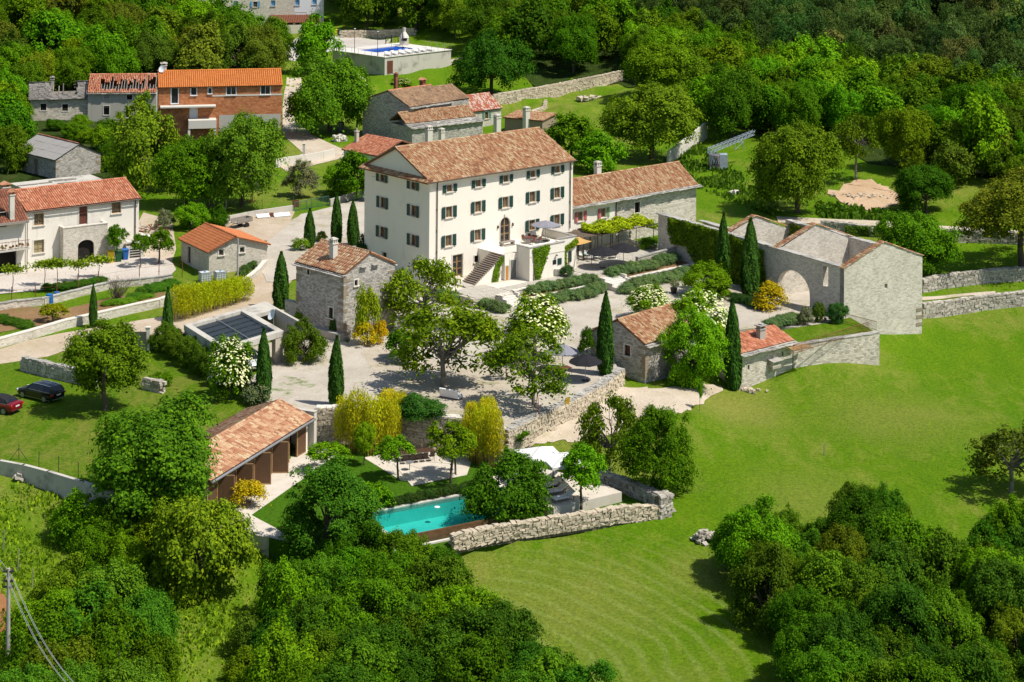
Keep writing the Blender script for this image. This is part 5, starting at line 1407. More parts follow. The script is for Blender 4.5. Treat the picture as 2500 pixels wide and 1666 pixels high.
for u, v in ((1827,897),(1910,864)):
    sx, sz = L2.on('R', u, v); L2.window('R', sx, sz, .3, .5, M_RWOOD, M_RWOOD, M_TRIM, mull=0, tr=0, sill=False, trimw=.08)
br_ = along(L2.p0 + L2.xd*7.75 + Vector((0,0,3.45)), L2.yd, 1898); br_ = min(max(br_,2.5),5)
zr = zat(L2.p0 + L2.xd*7.75 + L2.yd*br_, 796) + 3.9
L2.b = br_+.4
L2.walls(M_STWARM)
roof_plane(L2.root, (-.15,-.1,3.5), (1,0,0), 8.05, (0,br_+.3,zr-3.45), math.hypot(br_+.3,zr-3.45), M_TILE_RED, M_DECK, .26, .42)
b = MB()
for xx in (0, 7.75): b.face([(xx,0,3.45),(xx,L2.b,3.45),(xx,L2.b,zr-.1)]); b.face([(xx,0,3.45),(xx,L2.b,zr-.1),(xx,L2.b,3.45)])
b.face([(0,L2.b,3.4),(7.75,L2.b,3.4),(7.75,L2.b,zr-.1),(0,L2.b,zr-.1)]); b.build('gable_wall', M_STWARM, L2.root)
slab_eave(L2.root, (-.1,-.05,3.3), (7.85,-.05,3.3), (0,-1,0), .6, 0, M_SLAB, 2)
q = L2.Mi @ onplane(1857, 838, L2.p0 + L2.yd*1.3, L2.yd)
chimney(L2.root, (q.x,1.3,3.6), .8,.6,1.3, M_STGREY, 'slab', M_SLAB)
sx, sz = L2.on('R', 1886, 886); b = MB(); b.bx(sx-.6,sx+.6,-.6,-.004,sz-.45,sz+.25); b.prism([(sx-.45,-.004),(sx-.45,-.35),(sx+.45,-.35),(sx+.45,-.004)], sz-.8, sz-.454); ori = b.build('stone_oriel', M_STWARM, L2.root)
MB().obox(Matrix.Translation((sx,-.35,sz+.36)) @ Matrix.Rotation(.2,4,'X'), (1.5,.9,.1), jit=.03).build('oriel_slab', M_SLAB, ori)

# ================================================================== pool house
zE = -0.75
pe = at(763,1017,zE)
PH_ANG = 21.8
a_ = 17.4
PH = House('pool_house', 'open fronted pool house with pink buff roof and a row of dark slatted doors', 'pool house', Vector((pe.x,pe.y,Z_GARDEN)) - dirv(PH_ANG)*a_ - Vector((math.cos(math.radians(PH_ANG)),-math.sin(math.radians(PH_ANG)),0))*.5, PH_ANG, a_, 7.6, zE - Z_GARDEN - .1)
bR = along(PH.p0 + PH.xd*a_ + Vector((0,0,4.6)), PH.yd, 682); bR = min(max(bR,2.6),5.0)
zr = zat(PH.p0 + PH.xd*a_ + PH.yd*bR, 977) - Z_GARDEN - .15
PH.b = 2*bR
PH.gab['E'] = PH.gab['L'] = [(bR, zr)]
PH.walls(M_VILLA, skip='R')
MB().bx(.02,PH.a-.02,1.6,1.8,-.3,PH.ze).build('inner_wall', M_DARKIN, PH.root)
MB().bx(-.2,PH.a+.2,-.3,1.6,-.1,.03).build('floor', M_SLABCONC, PH.root)
gable_roof(PH, 'x', zr, .5, .25, M_TILE_PINK, M_DECK, tw=.30, tl=.45, setg=False)
b = MB().tube((-.25,-.6,PH.ze-.22),(PH.a+.3,-.6,PH.ze-.22),.11,n=8); b.build('gutter', M_GALV, PH.root)
MB().bx(0,PH.a,-.05,.12,PH.ze-.22,PH.ze-.01).build('beam', M_DWOOD, PH.root)
nd = 11
M_DOORW = plain('stained door boards', (0.15,0.08,0.042,1), (0.09,0.048,0.026,1), 4, .65, island=True)
for k in range(nd+1):
    x = k*(PH.a-.5)/nd+.15; MB().bx(x-.06,x+.06,-.02,.1,.03,PH.ze-.22).build('door_post', M_WOOD, PH.root)
for k in range(nd):
    x0 = k*(PH.a-.5)/nd+.23; w = (PH.a-.5)/nd-.16
    if k == nd-2: continue
    ang = -1.15 if k % 2 else -0.06
    M0 = Matrix.Translation((x0 if not k % 2 else x0+.0, .02, 0)) @ Matrix.Rotation(ang,4,'Z')
    fr = MB()
    for q in (0, w): fr.obox(M0, (.06,.05,PH.ze-.35), (q,0,(PH.ze-.35)/2+.05))
    for q in (.08, PH.ze-.35): fr.obox(M0, (w,.05,.08), (w/2,0,q+.02))
    lf = fr.build('slatted_door', M_WOOD, PH.root)
    MB().obox(M0, (w-.08,.02,PH.ze-.5), (w/2,-.012,(PH.ze-.4)/2+.05)).build('backing', M_DOORW, lf)
    ns = 16
    for j in range(ns):
        MB().obox(M0 @ Matrix.Translation((w/2,0,.22+j*(PH.ze-.6)/ns)) @ Matrix.Rotation(.18,4,'X'), (w-.06,.03,(PH.ze-.6)/ns*.9)).build('slat', M_DOORW, lf)
MB().bx(PH.a-.42,PH.a,-.02,.3,-.2,PH.ze).build('end_pier', M_VILLA, PH.root)
# square concrete pier at the pool house's far end
e = empty('concrete_pier', PH.M @ Vector((PH.a+.6,-.1,0)), 'smooth concrete pier between the pool house and the stone garden wall', 'pier', PH.rz)
MB().bx(0,.5,-.25,1.9,-.3,3.3).build('pier_body', M_CONCL, e); MB().bx(-.05,.55,-.3,1.95,3.304,3.38).build('pier_cap', M_CONC, e)

# ================================================================== carport
CPz = Z_YARD
cpo = Vector((-27.1,185.0,CPz))
CP = House('carport', 'flat concrete carport with dark glazed roof panels and a stone pier', 'carport', cpo, 36.5, 8.4, 10.1, 2.9)
b = MB(); r_ = .75; z0, z1 = 2.35, 2.9
b.bx(0,8.4,0,r_,z0,z1); b.bx(0,8.4,10.1-r_,10.1,z0,z1); b.bx(0,r_,r_+.003,10.1-r_-.003,z0,z1-.003); b.bx(8.4-r_,8.4,r_+.003,10.1-r_-.003,z0,z1-.003)
b.build('roof_frame', M_CONC, CP.root)
M_SOLAR = plain('dark glazed panel', (0.022,0.030,0.036,1), (0.035,0.043,0.05,1), 1.5, .5, .25)
for k in range(6):
    y0 = r_+.02+k*(10.1-2*r_)/6; y1_ = y0+(10.1-2*r_)/6-.04
    MB().obox(Matrix.Translation((4.2,(y0+y1_)/2,2.6)) @ Matrix.Rotation(-.05,4,'X'), (8.4-2*r_-.04,y1_-y0,.04)).build('roof_panel', M_SOLAR, CP.root)
MB().bx(4.15,4.22,r_,10.1-r_,2.72,2.78).build('glazing_bar', M_GALV, CP.root)
MB().bx(7.3,8.35,.05,.95,-.3,2.346).build('stone_pier', M_STWARM, CP.root)
b = MB(); b.bx(.05,8.35,9.7,10.05,-.3,2.346); b.bx(.05,.4,.05,9.69,-.3,2.346); b.build('back_wall', M_CONC, CP.root)
b = MB(); X9 = 8.404+3.3
b.bx(8.404,X9,9.4,10.1,-.3,2.897); b.bx(X9-.35,X9,-.5,9.397,-.3,2.893); b.bx(8.404,X9-.353,-.5,-.15,-.3,2.1); b.bx(8.404,X9-.353,7.0,9.397,2.5,2.88); b.build('courtyard_wall', M_CONC, CP.root)
for o_ in CP.root.children:      # the carport's plan is a parallelogram
    for v_ in o_.data.vertices: v_.co.x += .388*v_.co.y; v_.co.y *= .922
e = empty('satellite_dish', CP.M @ Vector((9.2,2.1,2.92)), 'white satellite dish on the carport roof edge', 'satellite dish', math.radians(-50))
def dish(e, r=.5, h=.9):
    MB().tube((0,0,0),(0,0,h),.03,n=6).build('mast', M_GALV, e)
    i = MB(); mm = Matrix.Translation((0,-.12,h+.15)) @ Matrix.Rotation(math.radians(62),4,'X')
    prof = [(0,0),(r*.5,.04),(r*.85,.12),(r,.17)]; n = 18; base = len(i.v)
    for rr, zz in prof:
        for k in range(n): i.v.append(tuple(mm @ Vector((rr*math.cos(2*PI*k/n),rr*1.08*math.sin(2*PI*k/n),zz))))
    for j in range(3):
        for k in range(n): i.f.append((j*n+k,j*n+(k+1)%n,(j+1)*n+(k+1)%n,(j+1)*n+k)); i.uv.append(None)
    i.build('reflector', M_PVC, e, smooth=True)
    MB().tube(mm @ Vector((0,-r,.17)), mm @ Vector((0,-.05,.5)), .015, n=5).build('feed_arm', M_IRON, e)
dish(e)
for u, v, z, lab, rz in ((66,525,5.0,'white satellite dish on a pole beside the farmhouse gutter',-.6),(395,165,9.9,'white satellite dish in front of the brick house chimney',-.3)):
    p = at(u, v+10, z-.5) if u < 100 else None
    if p is None: w_ = BR.M @ Vector((.7,3.2,10.0)); p = w_
    e2 = empty('satellite_dish', p, lab, 'satellite dish', rz); dish(e2, .55, .7 if u < 100 else .9)
    if u < 100: MB().tube((0,0,-5),(0,0,0),.035,n=6).build('mast', M_GALV, e2)
# ================================================================== patio, steps and planted terraces
VM = V.M
def vl(x, y, z=0.0): return VM @ Vector((x, y, z))
def lo(u, v, z): 
    q = V.Mi @ at(u, v, z); return q
M_TERR = M_STWARM
pat = [(-1.0,-9.0),(2.2,-9.0),(2.2,-9.7),(4.3,-9.7),(4.3,-9.2),(16.0,-9.2),(16.2,-10.6),(19.6,-10.6),(19.6,-9.8),(31.5,-9.8),(33.5,-2.0),(33.5,1.48),(22.2,1.48),(22.14,-.01),(.0,-.01),(-1.0,-.5)]
b = MB(); b.prism([vl(x,y)[:2] for x, y in pat], -2.2, -0.02)
patio = tag(b.build('patio', M_TERR), kind='structure')
# flagstones laid one by one in front of the steps and under the tables, further ones joined
def flag_area(x0, x1, y0, y1, n_obj, sz=.85):
    rest = MB(); k = 0; y = y0
    while y < y1:
        h = random.uniform(.7,1.15)*sz; x = x0
        while x < x1:
            w = random.uniform(.7,1.6)*sz; ww = min(w, x1-x); hh = min(h, y1-y)
            if ww > .2 and hh > .2:
                c = vl(x+ww/2, y+hh/2, .0+random.uniform(-.008,.012))
                t_ = MB() if k < n_obj else rest
                t_.obox(Matrix.Translation(c) @ Matrix.Rotation(V.rz,4,'Z'), (ww-.03,hh-.03,.06), jit=.015)
                if t_ is not rest: t_.build('flagstone', M_PAVE, patio); k += 1
            x += w
        y += h
    if rest.v: rest.build('flagstones', M_PAVE, patio)['kind'] = 'stuff'
flag_area(16.3, 31.3, -9.6, -3.2, 170); flag_area(4.4, 16.0, -9.1, -7.0, 60); flag_area(-.6, 4.2, -8.9, -4.8, 60); flag_area(19.4,31,-3.1,1.3,0)
# flights of steps with sloped cheek walls
def flight(name, label, x0, x1, ytop, z0, z1, n, tread):
    r = empty(name, vl((x0+x1)/2, ytop, z0), label, 'steps', V.rz)
    for k in range(n):
        z = z1 - (k+1)*(z1-z0)/(n+1)-z0
        MB().bx(-(x1-x0)/2, (x1-x0)/2, -(k+1)*tread-.02, -k*tread, z-.35, z).build('step', M_STEP, r)
    L = n*tread
    for sx in (-1, 1):
        b = MB(); x = sx*(x1-x0)/2
        for j in range(3):
            zt = (z1-z0) - (j)*(z1-z0)/3 + .12
            b.bx(x+sx*.004, x+sx*.3, -L*(j+1)/3+(.003 if j<2 else 0), -L*j/3, -.6, zt)
        b.build('cheek_wall', M_TRIM, r)
    return r
flight('stone_steps', 'wide flight of white stone steps between lavender beds, down from the parasol terrace', 16.45, 19.4, -10.62, Z_YARD, 0, 8, .46)
flight('stone_steps', 'narrower flight of pale steps with white cheek walls, near the half bare walnut', 2.3, 4.25, -9.72, Z_YARD, 0, 5, .40)
# planted beds between the low walls: soil, wall, wall
def bed(x0, x1, y0, y1, ztop, label, m=M_TERR):
    r = empty('planted_bed', vl(x0, y0, Z_YARD), label, 'raised bed', V.rz)
    MB().bx(0, x1-x0, 0, y1-y0, -.3, ztop-Z_YARD).build('bed_soil', M_SOIL, r)
    b = MB(); b.prism([(-.15,-.3),(x1-x0+.15,-.3),(x1-x0+.15,-.004),(-.15,-.004)], -.4, ztop-Z_YARD+.08); b.build('bed_wall', m, r)
    slab_line(r, (-.2,-.16,ztop-Z_YARD+.14), (x1-x0+.2,-.16,ztop-Z_YARD+.14), .42, M_TRIM)
    return r
bed(5.0, 16.0, -11.2, -9.25, -.55, 'low walled lavender bed left of the wide stone steps')
bed(20.0, 32.0, -12.0, -9.85, -.35, 'low walled lavender bed right of the wide stone steps')
slab_line(patio, vl(4.6,-9.1,.05), vl(16.0,-9.1,.05), .45, M_TRIM)
# wall right of the parasol terrace
wp = [lo(1570,633,.0), lo(1680,606,0)]
wall_run('terrace_wall', 'low pale stone wall with a flat top closing the parasol terrace on the right', [(*vl(24.5,-8.6)[:2],-.2,.75),(*vl(32.5,-8.3)[:2],-.2,.95)], .4, M_STWARM, M_SLAB, slabs=True)
# reed roof, vine pergola, awning
pg = empty('reed_pergola', vl(18.6,-3.4,0), 'flat brown reed roofed pergola in front of the long wing', 'pergola', V.rz)
b = MB(); 
for k in range(60): b.box((k*.115,1.9,2.75+random.uniform(-.02,.02)), (.09,3.9+random.uniform(-.3,.3),.035), random.uniform(-.01,.01), .02)
b.build('reed_mat', M_GREYWOOD if False else plain('brown reed', (0.20,0.15,0.11,1), (0.11,0.085,0.065,1), 4, .9, island=True), pg)['kind'] = 'stuff'
for x in (0,2.3,4.6,6.8):
    for y in (.1,3.7): MB().bx(x-.05,x+.05,y-.05,y+.05,0,2.7).build('post', M_IRON, pg)
for y in (.1,3.7): MB().bx(-.1,6.95,y-.04,y+.04,2.66,2.73).build('beam', M_IRON, pg)
vp = empty('vine_pergola', vl(23.5,-2.6,0), 'pergola of slim posts carrying a bright vine along the long wing', 'pergola', V.rz)
for x in (.2,3,6,9):
    for y in (-.9,3.2): MB().tube((x,y,0),(x,y,2.7),.05,n=6).build('post', M_IRON, vp)
for y in (-.9,3.2): MB().bx(0,9.4,y-.04,y+.04,2.7,2.78).build('beam', M_IRON, vp)
aw = empty('orange_awning', vl(17.0,-5.4,0), 'small orange fabric awning beside the balcony block', 'awning', V.rz)
b = MB(); n_ = 8
for i in range(n_):
    for j in range(4):
        f = lambda a, c: (a/n_*3.3, c/4*2.3, 2.75-.14*math.sin(PI*a/n_)-.1*math.sin(PI*c/4)+c*.03)
        b.face([f(i,j),f(i+1,j),f(i+1,j+1),f(i,j+1)]); 
b.build('fabric', plain('orange canvas', (0.58,0.35,0.12,1), (0.50,0.29,0.09,1), 1, .8), aw)
for x in (.05,3.25):
    for y in (.05,2.25): MB().tube((x,y,0),(x,y,2.75),.035,n=6).build('post', M_IRON, aw)

# ================================================================== retaining walls of the yard
def wall_px(px_top, z_top, z_base, over=0.0): return [(*at(u,v,z_top)[:2], z_base, z_top+over) for u, v in px_top]
drystone('retaining_wall', 'long dry stone retaining wall with a flat grey top along the gravel yard edge', [(p[0],p[1],-2.75,-.85) for p in [at(u,v,-.9) for u,v in ((1232,1052),(1315,1012),(1400,974),(1460,942),(1514,902))]], .9, (.40,.23), 300, M_STONEW, cat='retaining wall', mcap=M_SLAB, face='front', jit=.15)
drystone('retaining_wall', 'dry stone garden wall behind the yellow bamboo, with a white curved top', [(p[0],p[1],-4.0,-.7) for p in [at(u,v,-.75) for u,v in ((772,996),(812,995),(905,996),(962,1003),(1060,1016),(1168,1024),(1226,1050))]], .8, (.40,.24), 0, M_STONEW, cat='garden wall', mcap=M_TRIM, face='front', jit=.09)
# wall between upper lawn and field, upper lawn, railings
wa, wb = L2.M @ Vector((7.9,.2,0)), at(2143,812,-.9); wn_ = Vector((-(wb-wa).y,(wb-wa).x,0)).normalized()
UL = [wa+wn_*.2, wb+wn_*.2, RB.M @ Vector((.8,-.1,0)), RB.M @ Vector((-3,-.5,0)), L2.M @ Vector((7.9,5.5,0))]
b = MB(); b.prism([p[:2] for p in UL], -4.5, -.96); tag(b.build('upper_lawn', M_LAWN), kind='structure')
wall_run('lawn_retaining_wall', 'pale coursed stone wall holding up the small railed lawn above the field', [(wa.x,wa.y,-4.2,-1.0),(wb.x,wb.y,-4.4,-.9)], .6, M_STWARM, M_SLAB, slabs=True, cat='retaining wall')
railing('iron_railing', 'rusty iron railing along the top of the lawn retaining wall', [at(1936,866,-.95), at(2122,808,-.95)], .95, .14, M_RUST)
railing('iron_railing', 'short rusty railing between the small lawn and the roofless barn gable', [at(2064,788,-.9), at(2140,808,-.9)], .95, .14, M_RUST)
e = empty('timber_planks', at(1958,853,-.9), 'pale timber planks lying at the corner of the railed lawn', 'planks', .6)
for k in range(3): MB().box((0,k*.35,.06+.05*k), (2.6,.3,.06), .05*k).build('plank', M_WOOD, e)

# ================================================================== pool garden
GZ_ = Z_GARDEN
def gpt(u, v, z=Z_GARDEN): return at(u, v, z)
# deck strip along the pool house
strip = [PH.M @ Vector(q) for q in ((-1.5,-3.3,0),(PH.a+1.2,-2.9,0),(PH.a+1.2,-.28,0),(-1.5,-.28,0))]
b = MB(); b.prism([p[:2] for p in strip], GZ_-1, GZ_+.03); tag(b.build('pool_house_paving', M_SLABCONC), kind='structure')
b = MB(); b.prism([gpt(u,v)[:2] for u,v in ((572,1275),(612,1258),(672,1290),(700,1310),(640,1312),(575,1292))], GZ_-1, GZ_+.04); tag(b.build('garden_paving', M_SLABCONC), kind='structure')
wall_run('concrete_wall', 'stained concrete wall under the pale paving at the lower end of the pool garden', [(*gpt(520,1270)[:2],-5.6,GZ_+.05),(*gpt(600,1298)[:2],-5.9,GZ_+.05),(*gpt(700,1320)[:2],-6,GZ_+.05)], .35, M_CONC, None, cat='concrete wall')
# terrace with radial slabs
b = MB(); tp = [(888,1118),(965,1102),(1010,1075),(1125,1098),(1150,1130),(1140,1160),(1080,1172),(980,1174),(940,1150)]
b.prism([gpt(u,v)[:2] for u,v in tp], GZ_-1, GZ_+.02); terrace = tag(b.build('garden_terrace', M_SLABCONC), kind='structure')
c_ = gpt(952,1122)
for k in range(5):
    for j in range(3):
        a0, a1 = -1.25+k*.52, -1.25+(k+1)*.52-.02; r0, r1 = 1.2+j*3.0, 1.2+(j+1)*3.0-.05
        pts = [(c_.x+r0*math.cos(a0)*1.0,c_.y+r0*math.sin(a0)),(c_.x+r1*math.cos(a0),c_.y+r1*math.sin(a0)),(c_.x+r1*math.cos(a1),c_.y+r1*math.sin(a1)),(c_.x+r0*math.cos(a1),c_.y+r0*math.sin(a1))]
        cx, cy = sum(p[0] for p in pts)/4, sum(p[1] for p in pts)/4
        if in_poly(np.array(cx), np.array(cy), [gpt(u,v) for u,v in tp]): 
            q = MB(); q.prism(pts, GZ_+.022, GZ_+.06); q.build('paving_slab', M_SLABCONC, terrace)
# the pool: basin from surveyed corners
A_, B_, C_ = gpt(925,1249), gpt(1192,1197), at(1047,1293,GZ_-.05)
ud = (B_-A_).normalized(); Lp = 15.5
D_ = at(1232,1254,GZ_-.05)
vd = Vector((ud.y,-ud.x,0)); wid = abs((C_-A_).dot(vd)); P0_ = A_ - ud*1.5
e = empty('garden_pool', P0_, 'turquoise infinity pool with a pale stone rim in the walled garden', 'pool', math.atan2(ud.y,ud.x))
M_RIM = M_TRIM; wid = max(4.0, min(wid, 6.0))
b = MB(); b.bx(-.35,Lp,0,.35,-.35,.08); b.build('rim', M_RIM, e); b = MB(); b.bx(-.35,0,-wid,-.003,-.35,.08); b.build('rim', M_RIM, e)
M_POOLT = plain('turquoise pool lining', (0.10,0.50,0.46,1), (0.07,0.43,0.40,1), .6, .5)
b = MB(); b.face([(0,-.003,-1.4),(0,-wid,-1.4),(Lp,-wid,-1.4),(Lp,-.003,-1.4)][::1]); b.face([(0,0,.0),(Lp,0,.0),(Lp,0,-1.4),(0,0,-1.4)]); b.face([(0,-wid,-.02),(0,0,0),(0,0,-1.4),(0,-wid,-1.4)]); b.face([(Lp,0,0),(Lp,-wid,0),(Lp,-wid,-1.4),(Lp,0,-1.4)])
b.build('basin', M_POOLT, e)
wt = NT('pool water'); co = wt.coord()
wt.bump(wt.noise(co, 2.2, 3, .6), .10, .03)
wt.fin((0.55,0.95,0.92,1), .04, .5); wt.b.inputs['Transmission Weight'].default_value = 1.0; wt.b.inputs['IOR'].default_value = 1.33
# refraction would block the sun's light from the lining, so the water layer lets shadows through as clear tinted glass
tp_ = wt.new('ShaderNodeBsdfTransparent'); tp_.inputs[0].default_value = (0.55,0.93,0.90,1)
gl = wt.new('ShaderNodeBsdfGlossy'); gl.inputs['Roughness'].default_value = .06
fr_ = wt.new('ShaderNodeFresnel'); fr_.inputs[0].default_value = 1.13
mx = wt.new('ShaderNodeMixShader'); wt.ln(fr_.outputs[0], mx.inputs[0]); wt.ln(tp_.outputs[0], mx.inputs[1]); wt.ln(gl.outputs[0], mx.inputs[2]); wt.ln(mx.outputs[0], wt.out.inputs[0])
b = MB(); b.face([(0.003,-wid-.02,-.1),(Lp-.003,-wid-.02,-.1),(Lp-.003,-.004,-.1),(0.003,-.004,-.1)]); b.build('water', wt.m, e)
b = MB(); b.bx(-.35,Lp,-wid-.25,-wid-.022,-1.6,-.12); b.build('overflow_wall', plain('wet brown stone', (0.16,0.085,0.04,1), (0.09,0.05,0.025,1), 2, .25), e)
b = MB(); b.bx(-.35,Lp+.3,-wid-1.0,-wid-.75,-1.6,-.72); b.build('trough_rim', M_RIM, e); MB().bx(-.35,Lp,-wid-.748,-wid-.252,-1.6,-.95).build('trough', M_POOLT, e)
MB().lathe((6.2,-1.3,-.09), [(.22,0),(.24,.06),(.1,.08)], 12).build('skimmer_lid', M_PVC, e)
lh = MB(); lh.bx(-.2,12.5,.4,1.3,-.2,.12); lh.build('planting_strip', M_SOIL, e)
POOL = e
# lounger deck
dk = [(1200,1165),(1300,1140),(1449,1173),(1518,1203),(1352,1242),(1270,1222)]
b = MB(); b.prism([at(u,v,GZ_)[:2] for u,v in dk], GZ_-1.2, GZ_+.05); tag(b.build('lounger_deck', M_SLABCONC), kind='structure')
b = MB(); b.obox(Matrix.Translation(at(1420,1228,-4.55)) @ Matrix.Rotation(.75,4,'Z'), (2.6,.6,.22)); e = b.build('stone_step', M_STEP); tag(e, 'single pale stone step on the grass below the lounger deck', 'step')
# big loose stone wall round the garden
dw = [(1104,1338),(1190,1318),(1300,1300),(1420,1284),(1520,1266),(1610,1262)]
drystone('garden_stone_wall', 'rough loose stone wall along the bottom of the pool garden', [(p.x,p.y,p.z-.1,p.z+.9) for p in [gp(u,v) for u,v in dw]], .6, (.36,.22), 300, M_STONEW, cat='stone wall', jit=.19)
dw2 = [(1449,1172),(1530,1198),(1585,1222),(1618,1240)]
drystone('garden_stone_wall', 'shaded loose stone wall running up from the square corner pillar', [(p.x,p.y,-4.9,-3.7) for p in [at(u,v,-4.6) for u,v in dw2]], .9, (.42,.27), 0, M_STONE, cat='stone wall', jit=.19)
p = gp(1617,1258); drystone('stone_pillar', 'square rough stone pillar at the corner of the garden wall', [(p.x-.45,p.y-.3,p.z-.1,p.z+1.75),(p.x+.5,p.y+.35,p.z-.1,p.z+1.75)], 1.1, (.42,.28), 0, M_STONE, cat='pillar', jit=.18)
# ================================================================== walls on the left
def cw(px, lab, h, m, th=.35, cap=None, cat='wall', zb=None, slabs=False, nm='concrete_wall'):
    return wall_run(nm, lab, line_pts(px, zb, h), th, m, cap, cat=cat, slabs=slabs)
lw = [(at(u,v,Z_LAWN)) for u,v in ((-60,1114),(0,1127),(60,1138),(120,1154),(200,1178),(260,1198),(330,1222))]
wall_run('concrete_wall', 'long stained concrete retaining wall below the lawn with the parked cars', [(p.x,p.y,-3.6,Z_LAWN+.12) for p in lw], .35, M_CONC, None, cat='retaining wall')
e0 = at(46,1132,Z_LAWN)
for k, (u, v) in enumerate(((46,1124),(95,1142),(143,1154),(191,1170))):
    p = at(u, v, Z_LAWN); r = empty('fence_post', p, None, None)
    MB().tube((0,0,0),(0,0,1.35),.03,n=6).build('post', plain('dark green post', (0.02,0.05,0.035,1)) if k == 0 else MATS['dark green post'], r)
    if k == 0:
        for q in (-.75,.75): MB().tube((0,0,1.0),(q,-.1,0),.025,n=5).build('brace', MATS['dark green post'], r)
    tag(r, ['braced green fence post above the concrete wall','second slim green fence post along the concrete wall','third slim green fence post along the concrete wall','slim green fence post nearest the big tree'][k], 'fence post', 'green fence posts on the concrete wall')
# road walls
wall_run('roadside_wall', 'long low pale stone wall with a smooth top between the vegetable plot and the dirt road', [(p.x,p.y,p.z,p.z+.85) for p in [gp(u,v) for u,v in ((-70,868),(0,848),(80,826),(160,802),(230,786),(320,765),(390,750),(432,735))]], .5, M_STPALE, M_TRIM, cat='stone wall', capw=.08)
drystone('field_stone_wall', 'short rubble wall with a grey top behind the black estate car', [(p.x,p.y,p.z-.2,p.z+1.3) for p in [gp(u,v) for u,v in ((58,905),(110,918),(165,930),(230,945))]], .6, (.45,.28), 60, M_STONE, mcap=M_SLAB)
drystone('field_stone_wall', 'little rubble wall end between the lawn and the small trimmed hedge', [(p.x,p.y,p.z-.2,p.z+1.0) for p in [gp(u,v) for u,v in ((352,950),(392,958))]], .6, (.45,.28), 0, M_STONE)
wall_run('yard_wall', 'low white capped rubble wall dividing the concrete yard from the vegetable plot', [(p.x,p.y,p.z-.3,p.z+.75) for p in [gp(u,v) for u,v in ((-40,765),(40,752),(110,745),(200,722),(270,705),(345,697),(420,688))]], .4, M_STWARM, M_SLAB, slabs=True)
wall_run('planter_wall', 'low pale wall of the planted bed along the orange roofed shed', [(p.x,p.y,p.z-.2,p.z+.7) for p in [gp(u,v) for u,v in ((565,722),(590,704),(630,672),(648,650))]], .4, M_STCLAD, M_TRIM)
wall_run('field_wall', 'low plain grey wall at the lane beside the old cart', [(p.x,p.y,p.z-.2,p.z+.8) for p in [gp(u,v) for u,v in ((560,542),(620,530),(715,516))]], .3, M_CONC, None)
wall_run('field_wall', 'low beige wall right of the green gate by the villa', [(p.x,p.y,p.z-.2,p.z+.9) for p in [gp(u,v) for u,v in ((805,503),(850,490),(896,479))]], .3, M_GREYPL, None)
wall_run('boundary_wall', 'curved white wall below the stony lane with a square white gatepost', [(p.x,p.y,p.z-.3,p.z+1.25) for p in [gp(u,v) for u,v in ((672,410),(700,404),(745,398),(790,390),(816,383))]], .3, M_CONCL, None)
p = gp(742,392); e = empty('gatepost', p, 'square white gatepost standing above the curved white wall', 'gatepost'); MB().bx(-.2,.2,-.2,.2,0,2.5).build('post', M_TRIM, e); MB().bx(-.24,.24,-.24,.24,2.504,2.6).build('cap', M_TRIM, e)
wall_run('boundary_wall', 'tall bare concrete wall climbing toward the trees behind the long wing', [(p.x,p.y,p.z-.3,p.z+1.7+.35*k) for k,p in enumerate([gp(u,v) for u,v in ((1630,398),(1655,385),(1690,362),(1725,338))])], .3, M_CONCL, None, cat='concrete wall')
drystone('orchard_wall', 'long old stone wall with a pale top edging the orchard behind the villa', [(p.x,p.y,p.z-.3,p.z+1.9) for p in [gp(u,v) for u,v in ((1205,258),(1260,248),(1330,236),(1400,222),(1440,214),(1515,198))]], .7, (.6,.36), 0, M_STONEW)
drystone('orchard_wall', 'low curved line of pale stones on the orchard grass', [(p.x,p.y,p.z-.2,p.z+.5) for p in [gp(u,v) for u,v in ((1280,285),(1310,275),(1330,266),(1332,252))]], .6, (.6,.3), 0, M_STONEW)
drystone('forecourt_wall', 'shaded stone wall under the trees behind the blue pool', [(p.x,p.y,p.z-.3,p.z+1.5) for p in [gp(u,v) for u,v in ((832,92),(900,92),(960,90),(1010,86))]], .7, (.7,.4), 0, M_STONEW)
for px, lab, h in (([(2250,775),(2320,768),(2400,755),(2500,745),(2580,738)], 'long grey dry stone wall at the top edge of the right meadow', 1.55),
    ([(2250,712),(2300,702),(2400,690),(2520,682),(2580,678)], 'second grey dry stone wall above the narrow footpath on the right', 1.45),
    ([(2005,562),(2060,566),(2130,578)], 'ivy grown dry stone wall below the track behind the roofless barn', 1.2),
    ([(2310,588),(2370,590),(2430,592),(2560,600)], 'dark dry stone wall below the track at the far right', 1.4)):
    drystone('meadow_wall', lab, [(p.x,p.y,p.z-.3,p.z+h) for p in [gp(u,v) for u,v in px]], .8, (.5,.30), 0, M_STONE, cat='dry stone wall', jit=.13)
wall_run('carport_side_wall', 'short rough stone wall stub beside the grey stone house and carport', [(*at(700,780,-1)[:2],-1.2,1.0),(*at(760,800,-1)[:2],-1.2,1.3)], .5, M_STPALE, M_SLAB, slabs=True)
